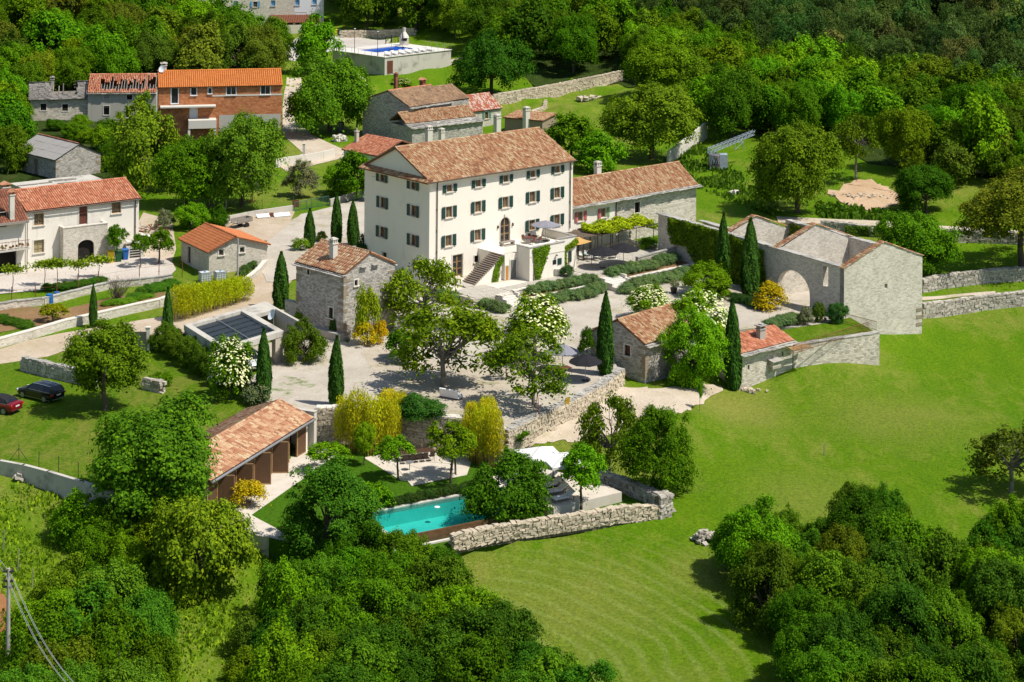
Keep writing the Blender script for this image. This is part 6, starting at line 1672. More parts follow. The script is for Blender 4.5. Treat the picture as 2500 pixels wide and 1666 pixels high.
# ================================================================== foliage
M_LEAF = leaf_mat('leaf', 0.26, .75, .06)
M_LEAFM = leaf_mat('matt leaf', 0.22, 0.85, 0.05)
M_NEEDLE = leaf_mat('needle', 0.15, 0.85, 0.05)
M_BARK = plain('bark', (0.15,0.115,0.085,1), (0.08,0.062,0.048,1), 3, .95, .1, bump=.6)
M_BARKG = plain('grey bark', (0.27,0.235,0.20,1), (0.15,0.13,0.11,1), 3, .95, .1, bump=.6)
M_BLOSSOM = plain('cream blossom', (0.74,0.72,0.42,1), (0.60,0.62,0.28,1), 5, .8, .1, island=True)
def unit(n, g):
    v = g.normal(size=(n, 3)); return v / np.linalg.norm(v, axis=1, keepdims=True)
def leaf_quads(C, N, g, size, aspect=0.62, fold=0.0):
    """one rhombic leaf spray per centre C facing N"""
    n = len(C)
    t = unit(n, g); t = t - N * (t * N).sum(1, keepdims=True); t /= np.linalg.norm(t, axis=1, keepdims=True) + 1e-9
    b = np.cross(N, t)
    s = size * g.uniform(0.65, 1.35, (n, 1))
    P = np.stack([C - t*s*0.5, C + b*s*aspect*0.5 + N*s*fold, C + t*s*0.5, C - b*s*aspect*0.5 + N*s*fold], 1)
    return P.reshape(-1, 3), np.arange(4*n).reshape(n, 4)
def crown_mesh(name, seed, n, size, k=70, lobes=0.16, low=-0.55, mat=M_LEAF, aspect=.62, up=.55, sparse=0.0, rnd=.6, cone=0.0, major=11, mr=.46, flat=.62, gap=.30):
    """leaf sprays in flattened clumps set over a few big limbs' crowns; radius about 1 about the origin"""
    g = np.random.default_rng(seed)
    d = unit(major*6, g); d = d[d[:,2] > low][:major]; M_ = len(d)
    mc = d * g.uniform(.40, .66, (M_,1)); mR = mr*g.uniform(.75, 1.2, M_)
    j = g.integers(0, M_, k*3); u = unit(k*3, g)
    ok = ((u*d[j]).sum(1) > -.35) & (u[:,2] > -.6)
    j, u = j[ok][:k], u[ok][:k]; k = len(j)
    cen = mc[j] + u*(mR[j]*g.uniform(.72, 1.12, k))[:,None]
    if cone: cen[:,:2] *= (1 - cone*np.clip((cen[:,2:3]+.5)/1.5, 0, 1))
    rad = lobes*g.uniform(.6, 1.35, k)
    w = rad**1.6*g.uniform(.5,1.5,k); w /= w.sum()
    i = g.choice(k, n, p=w)
    off = g.normal(size=(n,3)) * (rad[i]*.62)[:,None] * np.array([1.1,1.1,flat])
    C = cen[i] + off
    rc = np.linalg.norm(C[:,:2] - cen[i][:,:2], axis=1); C[:,2] -= .35*rc**2/rad[i]
    N = off/(np.linalg.norm(off,axis=1,keepdims=True)+1e-6)*.45 + C*.45 + np.array([0,0,up]) + unit(n, g)*rnd
    N /= np.linalg.norm(N, axis=1, keepdims=True)
    keep = np.linalg.norm(C, axis=1) > gap
    if sparse: keep &= g.uniform(0,1,n) > sparse
    V_, F_ = leaf_quads(C[keep], N[keep], g, size, aspect)
    return np_mesh(name, V_, F_, mat), cen
def trunk_mesh(name, seed, cen, h0, r0, mat, nl=7, splay=1.0, top=.6):
    """tapered trunk from z=-h0-? up into the crown (unit crown at origin), limbs reach the lobes"""
    g = random.Random(seed); b = MB()
    def limb(p, q, ra, rb, n=4, w=.05):
        pts = [Vector(p).lerp(Vector(q), t/n) + (Vector((g.uniform(-w,w),g.uniform(-w,w),g.uniform(-w,w)))*(0 < t < n)) for t in range(n+1)]
        b.path(pts, [ra + (rb-ra)*t/n for t in range(n+1)], 6); return pts
    main = limb((0,0,-h0), (g.uniform(-.06,.06),g.uniform(-.06,.06),-.35), r0*1.25, r0*.85, 3, .03)
    top_ = main[-1]
    order = list(range(len(cen))); g.shuffle(order)
    for i in order[:nl]:
        c = Vector(cen[i])*.92
        pts = limb(top_, c, r0*.55, r0*.12, 5, .06)
        for j in range(2):
            e = Vector(cen[g.randrange(len(cen))])*.8
            if (e-pts[3]).length < .7: limb(pts[3], e, r0*.22, r0*.05, 3, .05)
    return b, mat
class Kind:
    pass
CROWNS = {}
def add_kind(key, seeds, n, size, **kw):
    tk = {q: kw.pop(q) for q in ('h0','r0','nl','bark') if q in kw}
    L = []
    for s_ in seeds:
        me, cen = crown_mesh('crown', s_, n, size, **kw)
        b, bm_ = trunk_mesh('trunk', s_, cen, tk.get('h0',1.5), tk.get('r0',.07), tk.get('bark', M_BARK), tk.get('nl',7))
        t = bpy.data.meshes.new('trunk'); t.from_pydata(b.v, [], b.f); t.materials.append(bm_)
        t.polygons.foreach_set('use_smooth', [True]*len(t.polygons))
        L.append((me, t))
    CROWNS[key] = L
add_kind('broad', (1,2,3,4), 10000, .105, k=95, lobes=.17)
add_kind('dense', (11,12,13), 42000, .052, k=210, lobes=.125, major=13)
add_kind('bushy', (21,22,23), 25000, .066, k=150, lobes=.14, low=-.95, major=12)
add_kind('full', (15,16), 42000, .052, k=210, lobes=.125, low=-1.0, major=17, mr=.42)
add_kind('walnut', (31,32), 5400, .095, k=90, lobes=.13, low=-.85, up=.35, nl=22, r0=.058, bark=M_BARKG, rnd=.9, aspect=.5, major=13, flat=.85)
add_kind('airy', (36,37), 6000, .10, k=46, lobes=.16, nl=12, rnd=.8)
add_kind('pine', (41,42,43,44), 9500, .095, k=80, lobes=.15, aspect=.25, mat=M_NEEDLE, rnd=.8, cone=.35, low=-.8, flat=.45)
add_kind('olive', (51,), 11000, .105, k=80, lobes=.15, mat=M_LEAFM, aspect=.35, rnd=.8)
add_kind('shrub', (61,62,63), 4200, .13, k=46, lobes=.22, low=-.35, h0=.5, r0=.04, nl=4)
add_kind('mound', (66,67), 7000, .17, k=90, lobes=.24, low=-.2, gap=.1, h0=.25, r0=.03, nl=3, aspect=.3, mat=M_LEAFM, rnd=.5)
add_kind('elder', (71,72), 11000, .085, k=90, lobes=.16, low=-.8)
def cypress_mesh(seed, n=7000):
    g = np.random.default_rng(seed)
    z = g.uniform(0,1,n)**.9
    prof = np.interp(z, [0,.06,.25,.55,.8,.93,1], [.55,.85,1.0,.86,.55,.26,.03])
    a = g.uniform(0,2*PI,n); flu = 1 + .10*np.sin(a*5+z*7+seed) + .08*np.sin(a*9-z*23)
    r = prof*flu*(.78+.22*g.uniform(0,1,n)**.5)
    C = np.stack([r*np.cos(a), r*np.sin(a), z*10], 1)
    N = np.stack([np.cos(a), np.sin(a), np.full(n,.35)], 1) + unit(n,g)*.45; N /= np.linalg.norm(N,axis=1,keepdims=True)
    # sprays point up along the stem
    t = np.stack([np.cos(a)*.25, np.sin(a)*.25, np.ones(n)], 1) + unit(n,g)*.25; t -= N*(t*N).sum(1,keepdims=True); t /= np.linalg.norm(t,axis=1,keepdims=True)
    b = np.cross(N,t); s = (.32*g.uniform(.6,1.4,n))[:,None]
    P = np.stack([C-t*s*.5*2.2, C+b*s*.35, C+t*s*.5*2.6, C-b*s*.35],1).reshape(-1,3)
    return np_mesh('crown', P, np.arange(4*n).reshape(n,4), M_NEEDLE)
CYP = [cypress_mesh(s_) for s_ in (5,6,7)]
_cyt = MB().path([(0,0,-.3),(0,0,1.5),(0,0,6)],[.13,.1,.03]).build('trunk', M_BARK); CYPT = _cyt.data; bpy.data.objects.remove(_cyt)
def blossom_mesh(seed, n=230):
    """flat flower plates over the crown"""
    g = np.random.default_rng(seed); d = unit(n*2,g); d = d[d[:,2] > -.35][:n]
    b_v = []; b_f = []
    for q in d:
        N = Vector(q*.5+np.array([0,0,.8])).normalized(); a = N.orthogonal().normalized(); c = N.cross(a); C = Vector(q)*float(g.uniform(.80,1.0)); r = float(g.uniform(.022,.058)); i = len(b_v); m = 7
        for k in range(m): 
            t = 2*PI*k/m; rr = r*float(g.uniform(.75,1.15)); b_v.append(tuple(C + a*rr*math.cos(t)+c*rr*math.sin(t)))
        b_v.append(tuple(C + N*r*.35))
        for k in range(m): b_f.append((i+k, i+(k+1)%m, i+m))
    return np_mesh('blossom', np.array(b_v), np.array(b_f), M_BLOSSOM)
BLOS = {k: [blossom_mesh(80+j, n) for j in range(2)] for k, n in (('many',620),('some',200))}
def nth(k, n):
    """rank from the left among n look-alikes"""
    if n < 2: return ''
    if k == 0: return 'leftmost '
    if k == n-1: return 'rightmost '
    W = ['second','third','fourth','fifth','sixth','seventh','eighth','ninth','tenth']
    return W[k-1] + '-from-left ' if k <= len(W) else W[n-k-2] + '-from-right '
G_DARK, G_MID, G_LIGHT, G_YEL, G_BRIGHT = (0.044,0.125,0.0025), (0.078,0.19,0.003), (0.13,0.25,0.004), (0.25,0.28,0.005), (0.10,0.25,0.004)
G_OLIVE, G_PINE, G_BROWN, G_GREY, G_CYP = (0.090,0.165,0.005), (0.058,0.114,0.024), (0.095,0.145,0.010), (0.15,0.185,0.10), (0.034,0.092,0.012)
def tint(c, f=.12):
    k = random.uniform(1-f*1.5, 1+f*1.5); return (c[0]*k*random.uniform(1-f,1+f), c[1]*k, c[2]*k, 1)
_rr = {}
def tree(name, label, cat, base, h, w, kind, col, group=None, trunk_frac=.25, blossom=None, jit=.1, sq=1.0):
    """base on the ground, h total height, w crown radius (metres)"""
    i = _rr.get(kind, 0); _rr[kind] = i + 1
    cm, tm = CROWNS[kind][i % len(CROWNS[kind])]
    root = empty(name, base, label, cat, random.uniform(0, 6.28), group)
    ch = h*(1-trunk_frac); low = .75
    sz = ch/(1.0+low); zc = h - sz*.98
    c = link('crown', cm, root, (0,0,zc)); c.scale = (w, w*sq, sz); c.color = tint(col, jit)
    t = link('trunk', tm, root, (0,0,zc)); 
    h0 = 1.5 if kind not in ('shrub','mound') else (.5 if kind == 'shrub' else .25)
    kz = (zc+.25)/h0 if h0*sz < zc+.2 else sz
    t.scale = (w*.8, w*.8, max(kz, sz) if kind not in ('shrub','mound') else (zc+.1)/h0)
    if blossom:
        bl = link('blossom', BLOS[blossom][i % 2], root, (0,0,zc)); bl.scale = (w, w*sq, sz*.98); bl['kind'] = 'stuff'
    return root
def tree_px(name, label, cat, ub, vb, vt, hw, kind, col, **kw):
    """foot at (ub, vb), top at row vt, half width hw in photo pixels"""
    p = gp(ub, vb) if 'z' not in kw else at(ub, vb, kw.pop('z'))
    return tree(name, label, cat, p, (zat(p, vt) - p.z), hw*mpp(p), kind, col, **kw)

# ---- cypresses
for k, (ub, vb, vt, hw, lab) in enumerate([
    (228,800,700,11,'slim cypress rising behind the round tree by the parked cars, at the vegetable plot wall'),
    (408,848,709,14,'dark cypress beside the wooden gate, left of the carport'),
    (685,754,622,18,'broad cypress between the lane and the left side of the grey stone tower house'),
    (755,607,515,13,'leftmost and shortest of the three cypresses behind the grey stone tower house'),
    (822,595,478,14,'tallest, middle cypress of the three left of the villa'),
    (862,600,496,14,'cypress closest to the villa left wall, rightmost of three'),
    (644,975,812,16,'narrow cypress beside the cream flowering elder, in front of the carport'),
    (819,990,827,18,'lone cypress standing on the gravel yard edge above the bamboo'),
    (1477,914,721,18,'cypress in front of the stone gable house by the parasols'),
    (1790,950,739,21,'tall cypress between the bright green tree and the small field house'),
    (1764,712,529,19,'cypress against the ivy wall, left one of the pair'),
    (1832,725,541,21,'tall cypress against the ivy wall, right one of the pair')]):
    z = None
    p = gp(ub, vb)
    root = empty('cypress_tree', p, lab, 'cypress', random.uniform(0,6), 'cypresses')
    H_ = zat(p, vt) - p.z; w = hw*mpp(p)
    c = link('crown', CYP[k % 3], root, (0,0,.15)); c.scale = (w*random.uniform(.85,1.2), w*random.uniform(.85,1.2), H_/10); c.rotation_euler = (random.uniform(-.02,.02), random.uniform(-.02,.02), 0); c.color = tint(G_CYP, .08)
    t = link('trunk', CYPT, root); t.scale = (1,1,H_/10)

T1 = lambda lab, *a, **k: tree_px('broadleaf_tree', lab, 'tree', *a, **k)
SH_ = lambda lab, *a, **k: tree_px('shrub', lab, 'shrub', *a, **{'trunk_frac':.02, **k})
# ---- trees one can tell apart, near the buildings
tree_px('walnut_tree','large spreading walnut in the middle of the gravel yard, thick grey trunk and dappled shade','walnut tree',1080,946,735,142,'walnut',(0.115,0.21,0.006),trunk_frac=.1)
tree_px('walnut_tree','half bare old walnut right of the stone tower house, in front of the villa corner','walnut tree',1030,800,618,100,'walnut',(0.115,0.20,0.008),trunk_frac=.06)
tree_px('walnut_tree','sparse walnut leaning over the yard edge beside the grey parasols','walnut tree',1303,995,815,108,'walnut',(0.115,0.20,0.006),trunk_frac=.2)
tree_px('walnut_tree','thin walnut with bare twigs beside the lower path','walnut tree',1487,1160,945,72,'walnut',G_OLIVE,trunk_frac=.1)
tree_px('walnut_tree','dark sparse walnut at the right edge above the meadow shadow','walnut tree',2470,1205,1035,118,'walnut',(0.085,0.125,0.010),trunk_frac=.15)
tree_px('elder_tree','tall elder full of cream blossom in the gravel court before the terrace steps','elder',1305,880,715,80,'elder',G_LIGHT,trunk_frac=.06,blossom='many')
tree_px('elder_tree','cream flowering elder beside the carport and narrow cypress','elder',563,975,822,58,'elder',G_MID,trunk_frac=.05,blossom='many')
tree_px('elder_tree','low elder with cream blossom in the court left of the stone gable house roof','elder',1585,778,695,54,'elder',G_LIGHT,trunk_frac=.05,blossom='many')
tree_px('elder_tree','large blossoming elder behind the bright green tree and the stone gable house','elder',1712,880,705,78,'elder',G_LIGHT,trunk_frac=.05,blossom='many')
tree_px('elder_tree','elder with scattered blossom leaning over the tall stone house','elder',872,325,180,40,'elder',G_MID,trunk_frac=.05,blossom='some')
T1('slender bright green tree standing in front of the stone gable house',1690,945,742,80,'full',(0.115,0.265,0.005),trunk_frac=.02)
T1('dark dense tree below the lower path at the meadow edge',1612,1205,988,92,'full',G_MID,trunk_frac=.04)
T1('rounded green tree on the court just below the ivy wall',1725,722,632,58,'bushy',G_LIGHT,trunk_frac=.06)
T1('round dark tree shading the black estate car',258,1002,775,105,'bushy',G_OLIVE,trunk_frac=.2)
T1('huge spreading tree left of the pool house',385,1290,950,182,'full',(0.075,0.175,0.007),trunk_frac=.08)
T1('multi stemmed tree over the right end of the garden pool',1243,1292,1088,100,'bushy',(0.055,0.16,0.005),trunk_frac=.1)
T1('young large leaved tree with a bare stem beside the sun loungers',1419,1254,1078,50,'broad',G_BRIGHT,trunk_frac=.38)
T1('dark rounded tree left of the garden pool',800,1345,1132,120,'full',(0.046,0.145,0.008),trunk_frac=.02)
T1('thick tree hiding the left end of the garden pool',880,1450,1248,88,'dense',(0.05,0.135,0.003),trunk_frac=.02)
T1('olive tinged tree below the left part of the garden pool',968,1480,1278,88,'dense',(0.085,0.165,0.003),trunk_frac=.02)
T1('dark tree at the near left end of the garden stone wall',1068,1500,1335,80,'dense',(0.05,0.14,0.003),trunk_frac=.02)
T1('light green bushy tree right behind the dark rounded one at the pool',905,1285,1165,48,'airy',G_BRIGHT,trunk_frac=.02)
T1('feathery yellow green tree below the pool house end',492,1450,1172,122,'bushy',(0.135,0.225,0.008),trunk_frac=.03)
T1('small lollipop tree in front of the yellow bamboo',889,1136,1026,29,'bushy',G_LIGHT,trunk_frac=.35)
T1('flat topped young tree over the left of the garden terrace',972,1172,1062,46,'airy',G_BRIGHT,trunk_frac=.4,sq=1.3)
T1('flat topped young tree in the middle of the garden terrace',1101,1180,1022,60,'airy',G_LIGHT,trunk_frac=.4)
T1('small young tree at the terrace corner near the right bamboo',1112,1158,1050,42,'airy',G_LIGHT,trunk_frac=.45)
T1('sapling with a thin trunk on the yard between two walnuts',1236,928,846,24,'airy',G_OLIVE,trunk_frac=.45)
T1('tiny staked sapling at the meadow edge of the lower path',1708,1002,930,8,'airy',G_BRIGHT,trunk_frac=.3)
T1('wispy low tree by the pool house paving with airy leaves',800,1150,1072,48,'airy',G_BRIGHT,trunk_frac=.25)
# village trees
T1('big bright tree at the lane above the red roofed annex',805,325,105,105,'dense',(0.085,0.20,0.007),trunk_frac=.02)
T1('tall narrow tree above the gable end of the brick house',772,180,45,52,'broad',G_BRIGHT,trunk_frac=.05)
T1('feathery light tree in front of the derelict tiled house',358,470,228,90,'bushy',(0.12,0.215,0.010),trunk_frac=.05)
T1('broad walnut like tree in front of the brick house',590,505,250,104,'dense',(0.08,0.18,0.010),trunk_frac=.05)
T1('dense green tree between the brick house trees and the farmhouse',455,505,320,80,'dense',G_MID,trunk_frac=.04)
T1('leafy tree below the broad tree by the utility pole',510,510,380,62,'broad',G_MID,trunk_frac=.1)
T1('large dark round tree behind the pool platform lawn',1200,235,62,84,'dense',(0.034,0.12,0.006),trunk_frac=.03)
T1('big rounded orchard tree behind the long wing',1590,388,185,112,'dense',(0.105,0.195,0.007),trunk_frac=.12)
T1('tall orchard tree below the old stone wall',1600,250,95,92,'dense',G_LIGHT,trunk_frac=.1)
T1('dark green tree right behind the villa roof end',1395,400,282,68,'broad',G_MID,trunk_frac=.05)
T1('light green tree beside the wing chimney',1455,420,315,60,'broad',G_BRIGHT,trunk_frac=.05)
T1('dark spreading tree left of the rusty lattice boom',1790,335,140,80,'dense',G_DARK,trunk_frac=.05)
T1('large low olive green tree at the track above the roofless barn',1945,520,275,110,'dense',G_OLIVE,trunk_frac=.05)
T1('sparse tree with a dark trunk on the bare clearing',2090,440,268,60,'walnut',G_OLIVE,trunk_frac=.3)
T1('dark rounded bush tree right of the stony clearing',2260,520,395,78,'dense',G_DARK,trunk_frac=.02)
T1('big olive toned tree at the right edge beside the track',2492,660,405,125,'dense',(0.125,0.175,0.010),trunk_frac=.22)
T1('rounded green tree just behind the roofless barn gable',2240,685,500,92,'dense',(0.095,0.24,0.005),trunk_frac=.03)
T1('grey green olive tree in the garden by the lane','olive' and 727,482,390,44,'olive',(0.15,0.185,0.095),trunk_frac=.08)
T1('dark glossy tree beside the left wall of the villa',905,650,565,36,'broad',(0.018,0.06,0.012),trunk_frac=.02)
T1('round green tree left of the villa roof corner',870,490,372,52,'broad',G_MID,trunk_frac=.02)
T1('leafy garden bush tree left of the white annex',830,475,395,42,'bushy',G_BRIGHT,trunk_frac=.02)
T1('bright green round bush behind the orange roofed shed',470,560,492,45,'bushy',G_BRIGHT,trunk_frac=.02)
T1('dark bush beside the old cart',530,555,498,30,'bushy',G_DARK,trunk_frac=.02)
T1('small grey green bush beside the scrap heap',400,560,510,26,'olive',G_GREY,trunk_frac=.02)
T1('young fruit tree in front of the farmhouse porch',287,640,545,30,'airy',G_MID,trunk_frac=.35)
T1('young fruit tree beside the compost bins',343,655,560,22,'airy',G_MID,trunk_frac=.35)
T1('leafy fruit tree left of the orange roofed shed',388,645,555,38,'airy',G_MID,trunk_frac=.2)
T1('small yellowish shrub tree at the vegetable plot',130,785,735,32,'airy',G_YEL,trunk_frac=.15)
T1('small leafy tree in the ivy below the villa, by the golden bush',985,880,800,50,'airy',G_DARK,trunk_frac=.02)
# ---- shrubs
SH_('bright chartreuse climbing shrub on the stone tower house wall',897,840,690,28,'shrub',(0.19,0.30,0.010))
SH_('golden flowering broom at the foot of the stone tower house',890,845,786,28,'shrub',(0.42,0.33,0.006))
SH_('second golden broom, right of the first, by the tower house',930,836,782,22,'shrub',(0.42,0.33,0.006))
SH_('leafy green column beside the chartreuse climber',938,800,705,18,'shrub',G_LIGHT)
SH_('yellow flowering bush before the barn arch',1875,752,690,42,'shrub',(0.30,0.26,0.006))
SH_('clipped oval box bush near the barn gable corner',1998,786,732,17,'bushy',(0.065,0.12,0.010))
SH_('round blue green bush beside the barn gable railing',2044,790,736,28,'bushy',(0.035,0.11,0.020))
SH_('small loose grey bush left of the clipped oval bush',1968,795,748,16,'shrub',G_GREY)
SH_('grey leaved flowering bush under the elder by the carport',622,985,930,34,'shrub',(0.13,0.17,0.08))
SH_('small dark bush beside the cypress at the stone gable house',1432,870,800,20,'shrub',G_DARK)
SH_('tall trimmed green hedge block at the end of the carport',740,884,778,50,'bushy',(0.085,0.16,0.008))
SH_('low leafy shrub at the foot of the stub wall by the tower house',735,800,760,20,'shrub',G_LIGHT)
SH_('green trimmed hedge clump near the black car rubble wall',392,940,905,32,'bushy',G_MID)
SH_('round lavender bush next to the stone pot on the patio',1385,675,648,18,'mound',(0.05,0.11,0.035))
SH_('yellow flowering bush behind the pool house end',610,1235,1170,40,'shrub',(0.34,0.30,0.008))
SH_('white flowering bush in the grass behind the tall stone house',980,208,190,24,'shrub',G_LIGHT,blossom='some')
SH_('dark shrub left of the terrace wall',1590,605,580,30,'shrub',G_MID)
SH_('clipped green cube bush near the white daybed',1640,612,594,15,'bushy',G_LIGHT)
SH_('leafy shrub left of the three villa cypresses',735,612,580,20,'shrub',G_LIGHT,blossom='some')
SH_('small white flowering shrub between the villa cypresses',785,590,565,14,'shrub',G_LIGHT,blossom='some')
SH_('tall spiky bush behind the garden pool tree',1255,1120,1078,34,'shrub',G_MID)
for u, v, w, h, lab in ((1025,1018,62,58,'dense shrub mass on the yard edge beside the white daybed'),(1175,1030,40,34,'green shrub above the right bamboo on the yard edge'),(930,1020,34,40,'shrub behind the left bamboo on the yard edge')):
    SH_(lab, u, v, v-h, w, 'bushy', (0.035,0.12,0.014), z=Z_YARD)
# hedge along the carport: a row of clipped plants
for k in range(7):
    t_ = k/6; u, v = 404+(572-404)*t_, 858+(956-858)*t_
    SH_(nth(k,7)+'glossy clipped shrub in the hedge along the carport side', u, v, v-76, 35, 'bushy', (0.075,0.145,0.007), group='hedge plants along the carport')
# lavender rows
def row(u0, v0, u1, v1, n, hw, h, z, lab, grp, col=(0.115,0.20,0.075)):
    for k in range(n):
        t_ = k/max(1,n-1); u, v = u0+(u1-u0)*t_+random.uniform(-3,3), v0+(v1-v0)*t_+random.uniform(-2,2)
        p = at(u, v, z); w = hw*mpp(p)*random.uniform(.85,1.15)
        tree('lavender_bush', nth(k,n)+lab, 'lavender', p, h*random.uniform(1.05,1.45), w*1.1, 'mound', col, grp, trunk_frac=.0)
row(1298,716,1448,692,8,17,.95,-.55,'grey green lavender mound in the upper row left of the wide white steps','lavender mounds, upper left row')
row(1350,742,1446,724,6,17,.95,-1,'grey green lavender mound in the lower row left of the wide white steps','lavender mounds, lower left row')
row(1452,716,1462,712,2,16,1.0,-1,'lavender mound at the foot of the wide white steps','lavender mounds at the steps')
row(1492,678,1642,642,9,18,1.0,-.35,'grey green lavender mound in the upper row right of the wide white steps','lavender mounds, upper right row')
row(1530,714,1668,676,8,19,1.05,-1,'grey green lavender mound in the lower row right of the wide white steps','lavender mounds, lower right row')
row(1185,752,1232,764,4,17,1.0,-1,'lavender mound below the narrower pale steps','lavender mounds by the narrow steps')
row(1080,735,1120,742,3,17,1.0,-1,'lavender mound left of the narrower pale steps','lavender mounds at the patio corner')
row(1880,800,1955,786,5,20,.95,-1,'low lavender mound edging the small railed lawn','lavender mounds at the railed lawn')
row(1800,735,1850,752,4,18,.8,-1,'dark low plant under the two ivy wall cypresses','low plants under the cypresses', (0.03,0.08,0.018))
row(940,1238,1165,1194,18,12,.6,Z_GARDEN+.1,'low clipped plant in the strip behind the pool rim','low hedge behind the pool', (0.035,0.075,0.014))
# planting in the vegetable plot and borders
row(115,710,250,690,12,12,.6,-.9,'low leafy potted plant row along the concrete yard wall','leafy row along the yard wall', (0.05,0.14,0.012))
row(262,748,360,728,9,14,.45,-1.05,'low bright bean plant in the vegetable plot','bean plants', (0.10,0.23,0.012))
row(330,728,420,700,8,16,.7,-1,'leafy crop plant behind the bean rows','leafy crop plants', (0.06,0.17,0.012))
row(5,785,60,800,6,16,.6,-1.1,'potato plant at the left end of the vegetable plot','potato plants', (0.06,0.15,0.012))
row(575,690,625,640,5,12,.7,-.5,'green herb clump in the bed beside the orange roofed shed','herb clumps by the shed', (0.06,0.13,0.03))

# ---- bamboo: culms and narrow leaves
def bamboo_mesh(seed, n=5200, nc=46):
    g = np.random.default_rng(seed)
    z = .22 + .86*g.beta(1.5,1.5,n); a = g.uniform(0,2*PI,n); r = np.sqrt(g.uniform(0,1,n))*(.75+.4*np.sin(z*3))
    C = np.stack([r*np.cos(a), r*np.sin(a), z], 1); C[:,2] += .08*np.sin(C[:,0]*9+seed)*np.cos(C[:,1]*8)
    N = unit(n,g) + np.array([0,0,.4]); N /= np.linalg.norm(N,axis=1,keepdims=True)
    t = np.stack([g.normal(0,.5,n), g.normal(0,.5,n), np.full(n,.35)],1); t -= N*(t*N).sum(1,keepdims=True); t /= np.linalg.norm(t,axis=1,keepdims=True); b = np.cross(N,t)
    s = (.13*g.uniform(.6,1.5,n))[:,None]; sc = np.array([1,1,.55])
    P = np.stack([C-t*s*.5*sc, C+b*s*.16*sc, C+t*s*.5*sc, C-b*s*.16*sc],1).reshape(-1,3)
    lf = np_mesh('foliage', P, np.arange(4*n).reshape(n,4), M_LEAF)
    q = MB()
    for k in range(nc):
        r_ = math.sqrt(g.uniform())*.95; a_ = g.uniform(0,2*PI); x, y = r_*math.cos(a_), r_*math.sin(a_); q.tube((x,y,0),(x*1.1+g.uniform(-.06,.06),y*1.1+g.uniform(-.06,.06),g.uniform(.6,1.0)),.012,.006,5,False)
    c = q.build('culms', M_CULM); me = c.data; bpy.data.objects.remove(c)
    return lf, me
M_CULM = plain('bamboo culm', (0.46,0.36,0.06,1), (0.34,0.24,0.05,1), 2, .5)
BAM = [bamboo_mesh(s_) for s_ in (1,2)]
def bamboo(label, u, v, vt, hw, col, grp, z=None):
    p = gp(u, v) if z is None else at(u, v, z); w = hw*mpp(p); k = _rr.get('bam',0); _rr['bam'] = k+1
    r = empty('bamboo_clump', p, label, 'bamboo', random.uniform(0,6), grp); lf, cu = BAM[k % 2]
    a = link('foliage', lf, r); a.scale = (w,w,zat(p,vt)-p.z); a.color = tint(col,.06)
    c = link('culms', cu, r); c.scale = (w,w,(zat(p,vt)-p.z)*.98); c['kind'] = 'stuff'
for k, (u, v, vt, hw) in enumerate(((842,1095,978,26),(875,1104,966,30),(915,1108,980,30),(955,1108,985,24))):
    bamboo(nth(k,4)+'yellow bamboo clump in the stand before the garden wall, left of the terrace', u, v, vt, hw, (0.43,0.46,0.014), 'left yellow bamboo stand', Z_GARDEN)
for k, (u, v, vt, hw) in enumerate(((1150,1122,1018,28),(1178,1132,1002,30),(1206,1140,1012,24))):
    bamboo(nth(k,3)+'yellow bamboo clump in the stand right of the garden terrace', u, v, vt, hw, (0.43,0.46,0.014), 'right yellow bamboo stand', Z_GARDEN)
for k, (u, v, vt, hw) in enumerate(((948,1006,955,22),(978,1012,962,18),(1152,1026,985,17),(1190,1034,975,24))):
    bamboo(nth(k,4)+'loose yellow bamboo tuft on the yard edge above the garden wall', u, v, vt, hw, (0.47,0.46,0.014), 'bamboo tufts on the yard edge', Z_YARD)
for k in range(7):
    bamboo(nth(k,7)+'yellow green bamboo clump in the hedge by carport and vegetable plot', 440+k*25, 782-k*8, 705-k*4, 28, (0.34,0.41,0.009), 'bamboo hedge by the carport')

# ---- climbers: ivy on walls, vine on the pergola, as sheets of real leaves
def climber(name, label, cat, P0, eu, ev, nrm, outline, n, size, col, depth=.25, kind_stem=True, group=None):
    """leaves over an outline in the plane P0 + s*eu + t*ev, standing off along nrm"""
    g = np.random.default_rng(len(label)); xs = [q[0] for q in outline]; ys = [q[1] for q in outline]
    S_ = g.uniform(min(xs),max(xs),n*2); T_ = g.uniform(min(ys),max(ys),n*2)
    m = in_poly(S_, T_, outline); S_, T_ = S_[m][:n], T_[m][:n]; n = len(S_)
    D_ = depth*(.25+.75*g.uniform(0,1,n))*(.6+.4*np.sin(S_*2.1)*np.cos(T_*1.7))
    eu, ev, nrm = (np.array(q) for q in (eu,ev,nrm)); P0 = np.array(P0)
    C = S_[:,None]*eu + T_[:,None]*ev + D_[:,None]*nrm
    N = nrm*.7 + unit(n,g)*.6 + np.array([0,0,.35]); N /= np.linalg.norm(N,axis=1,keepdims=True)
    V_, F_ = leaf_quads(C, N, g, size, .8)
    r = empty(name, P0, label, cat, 0, group)
    o = link('foliage', np_mesh('foliage', V_, F_, M_LEAF), r); o.color = (*col,1)
    b = MB()
    for k in range(5):
        j = random.randrange(n); q = Vector(C[j]); base = Vector(S_[j]*eu*.8 + min(T_)*ev + .05*nrm)
        b.path([base, base.lerp(q,.5)+Vector((random.uniform(-.2,.2),0,0)), q], [.035,.025,.01], 5)
    b.build('stem', M_BARK, r)
    return r
yd, xd = RB.yd, RB.xd
nL = -xd
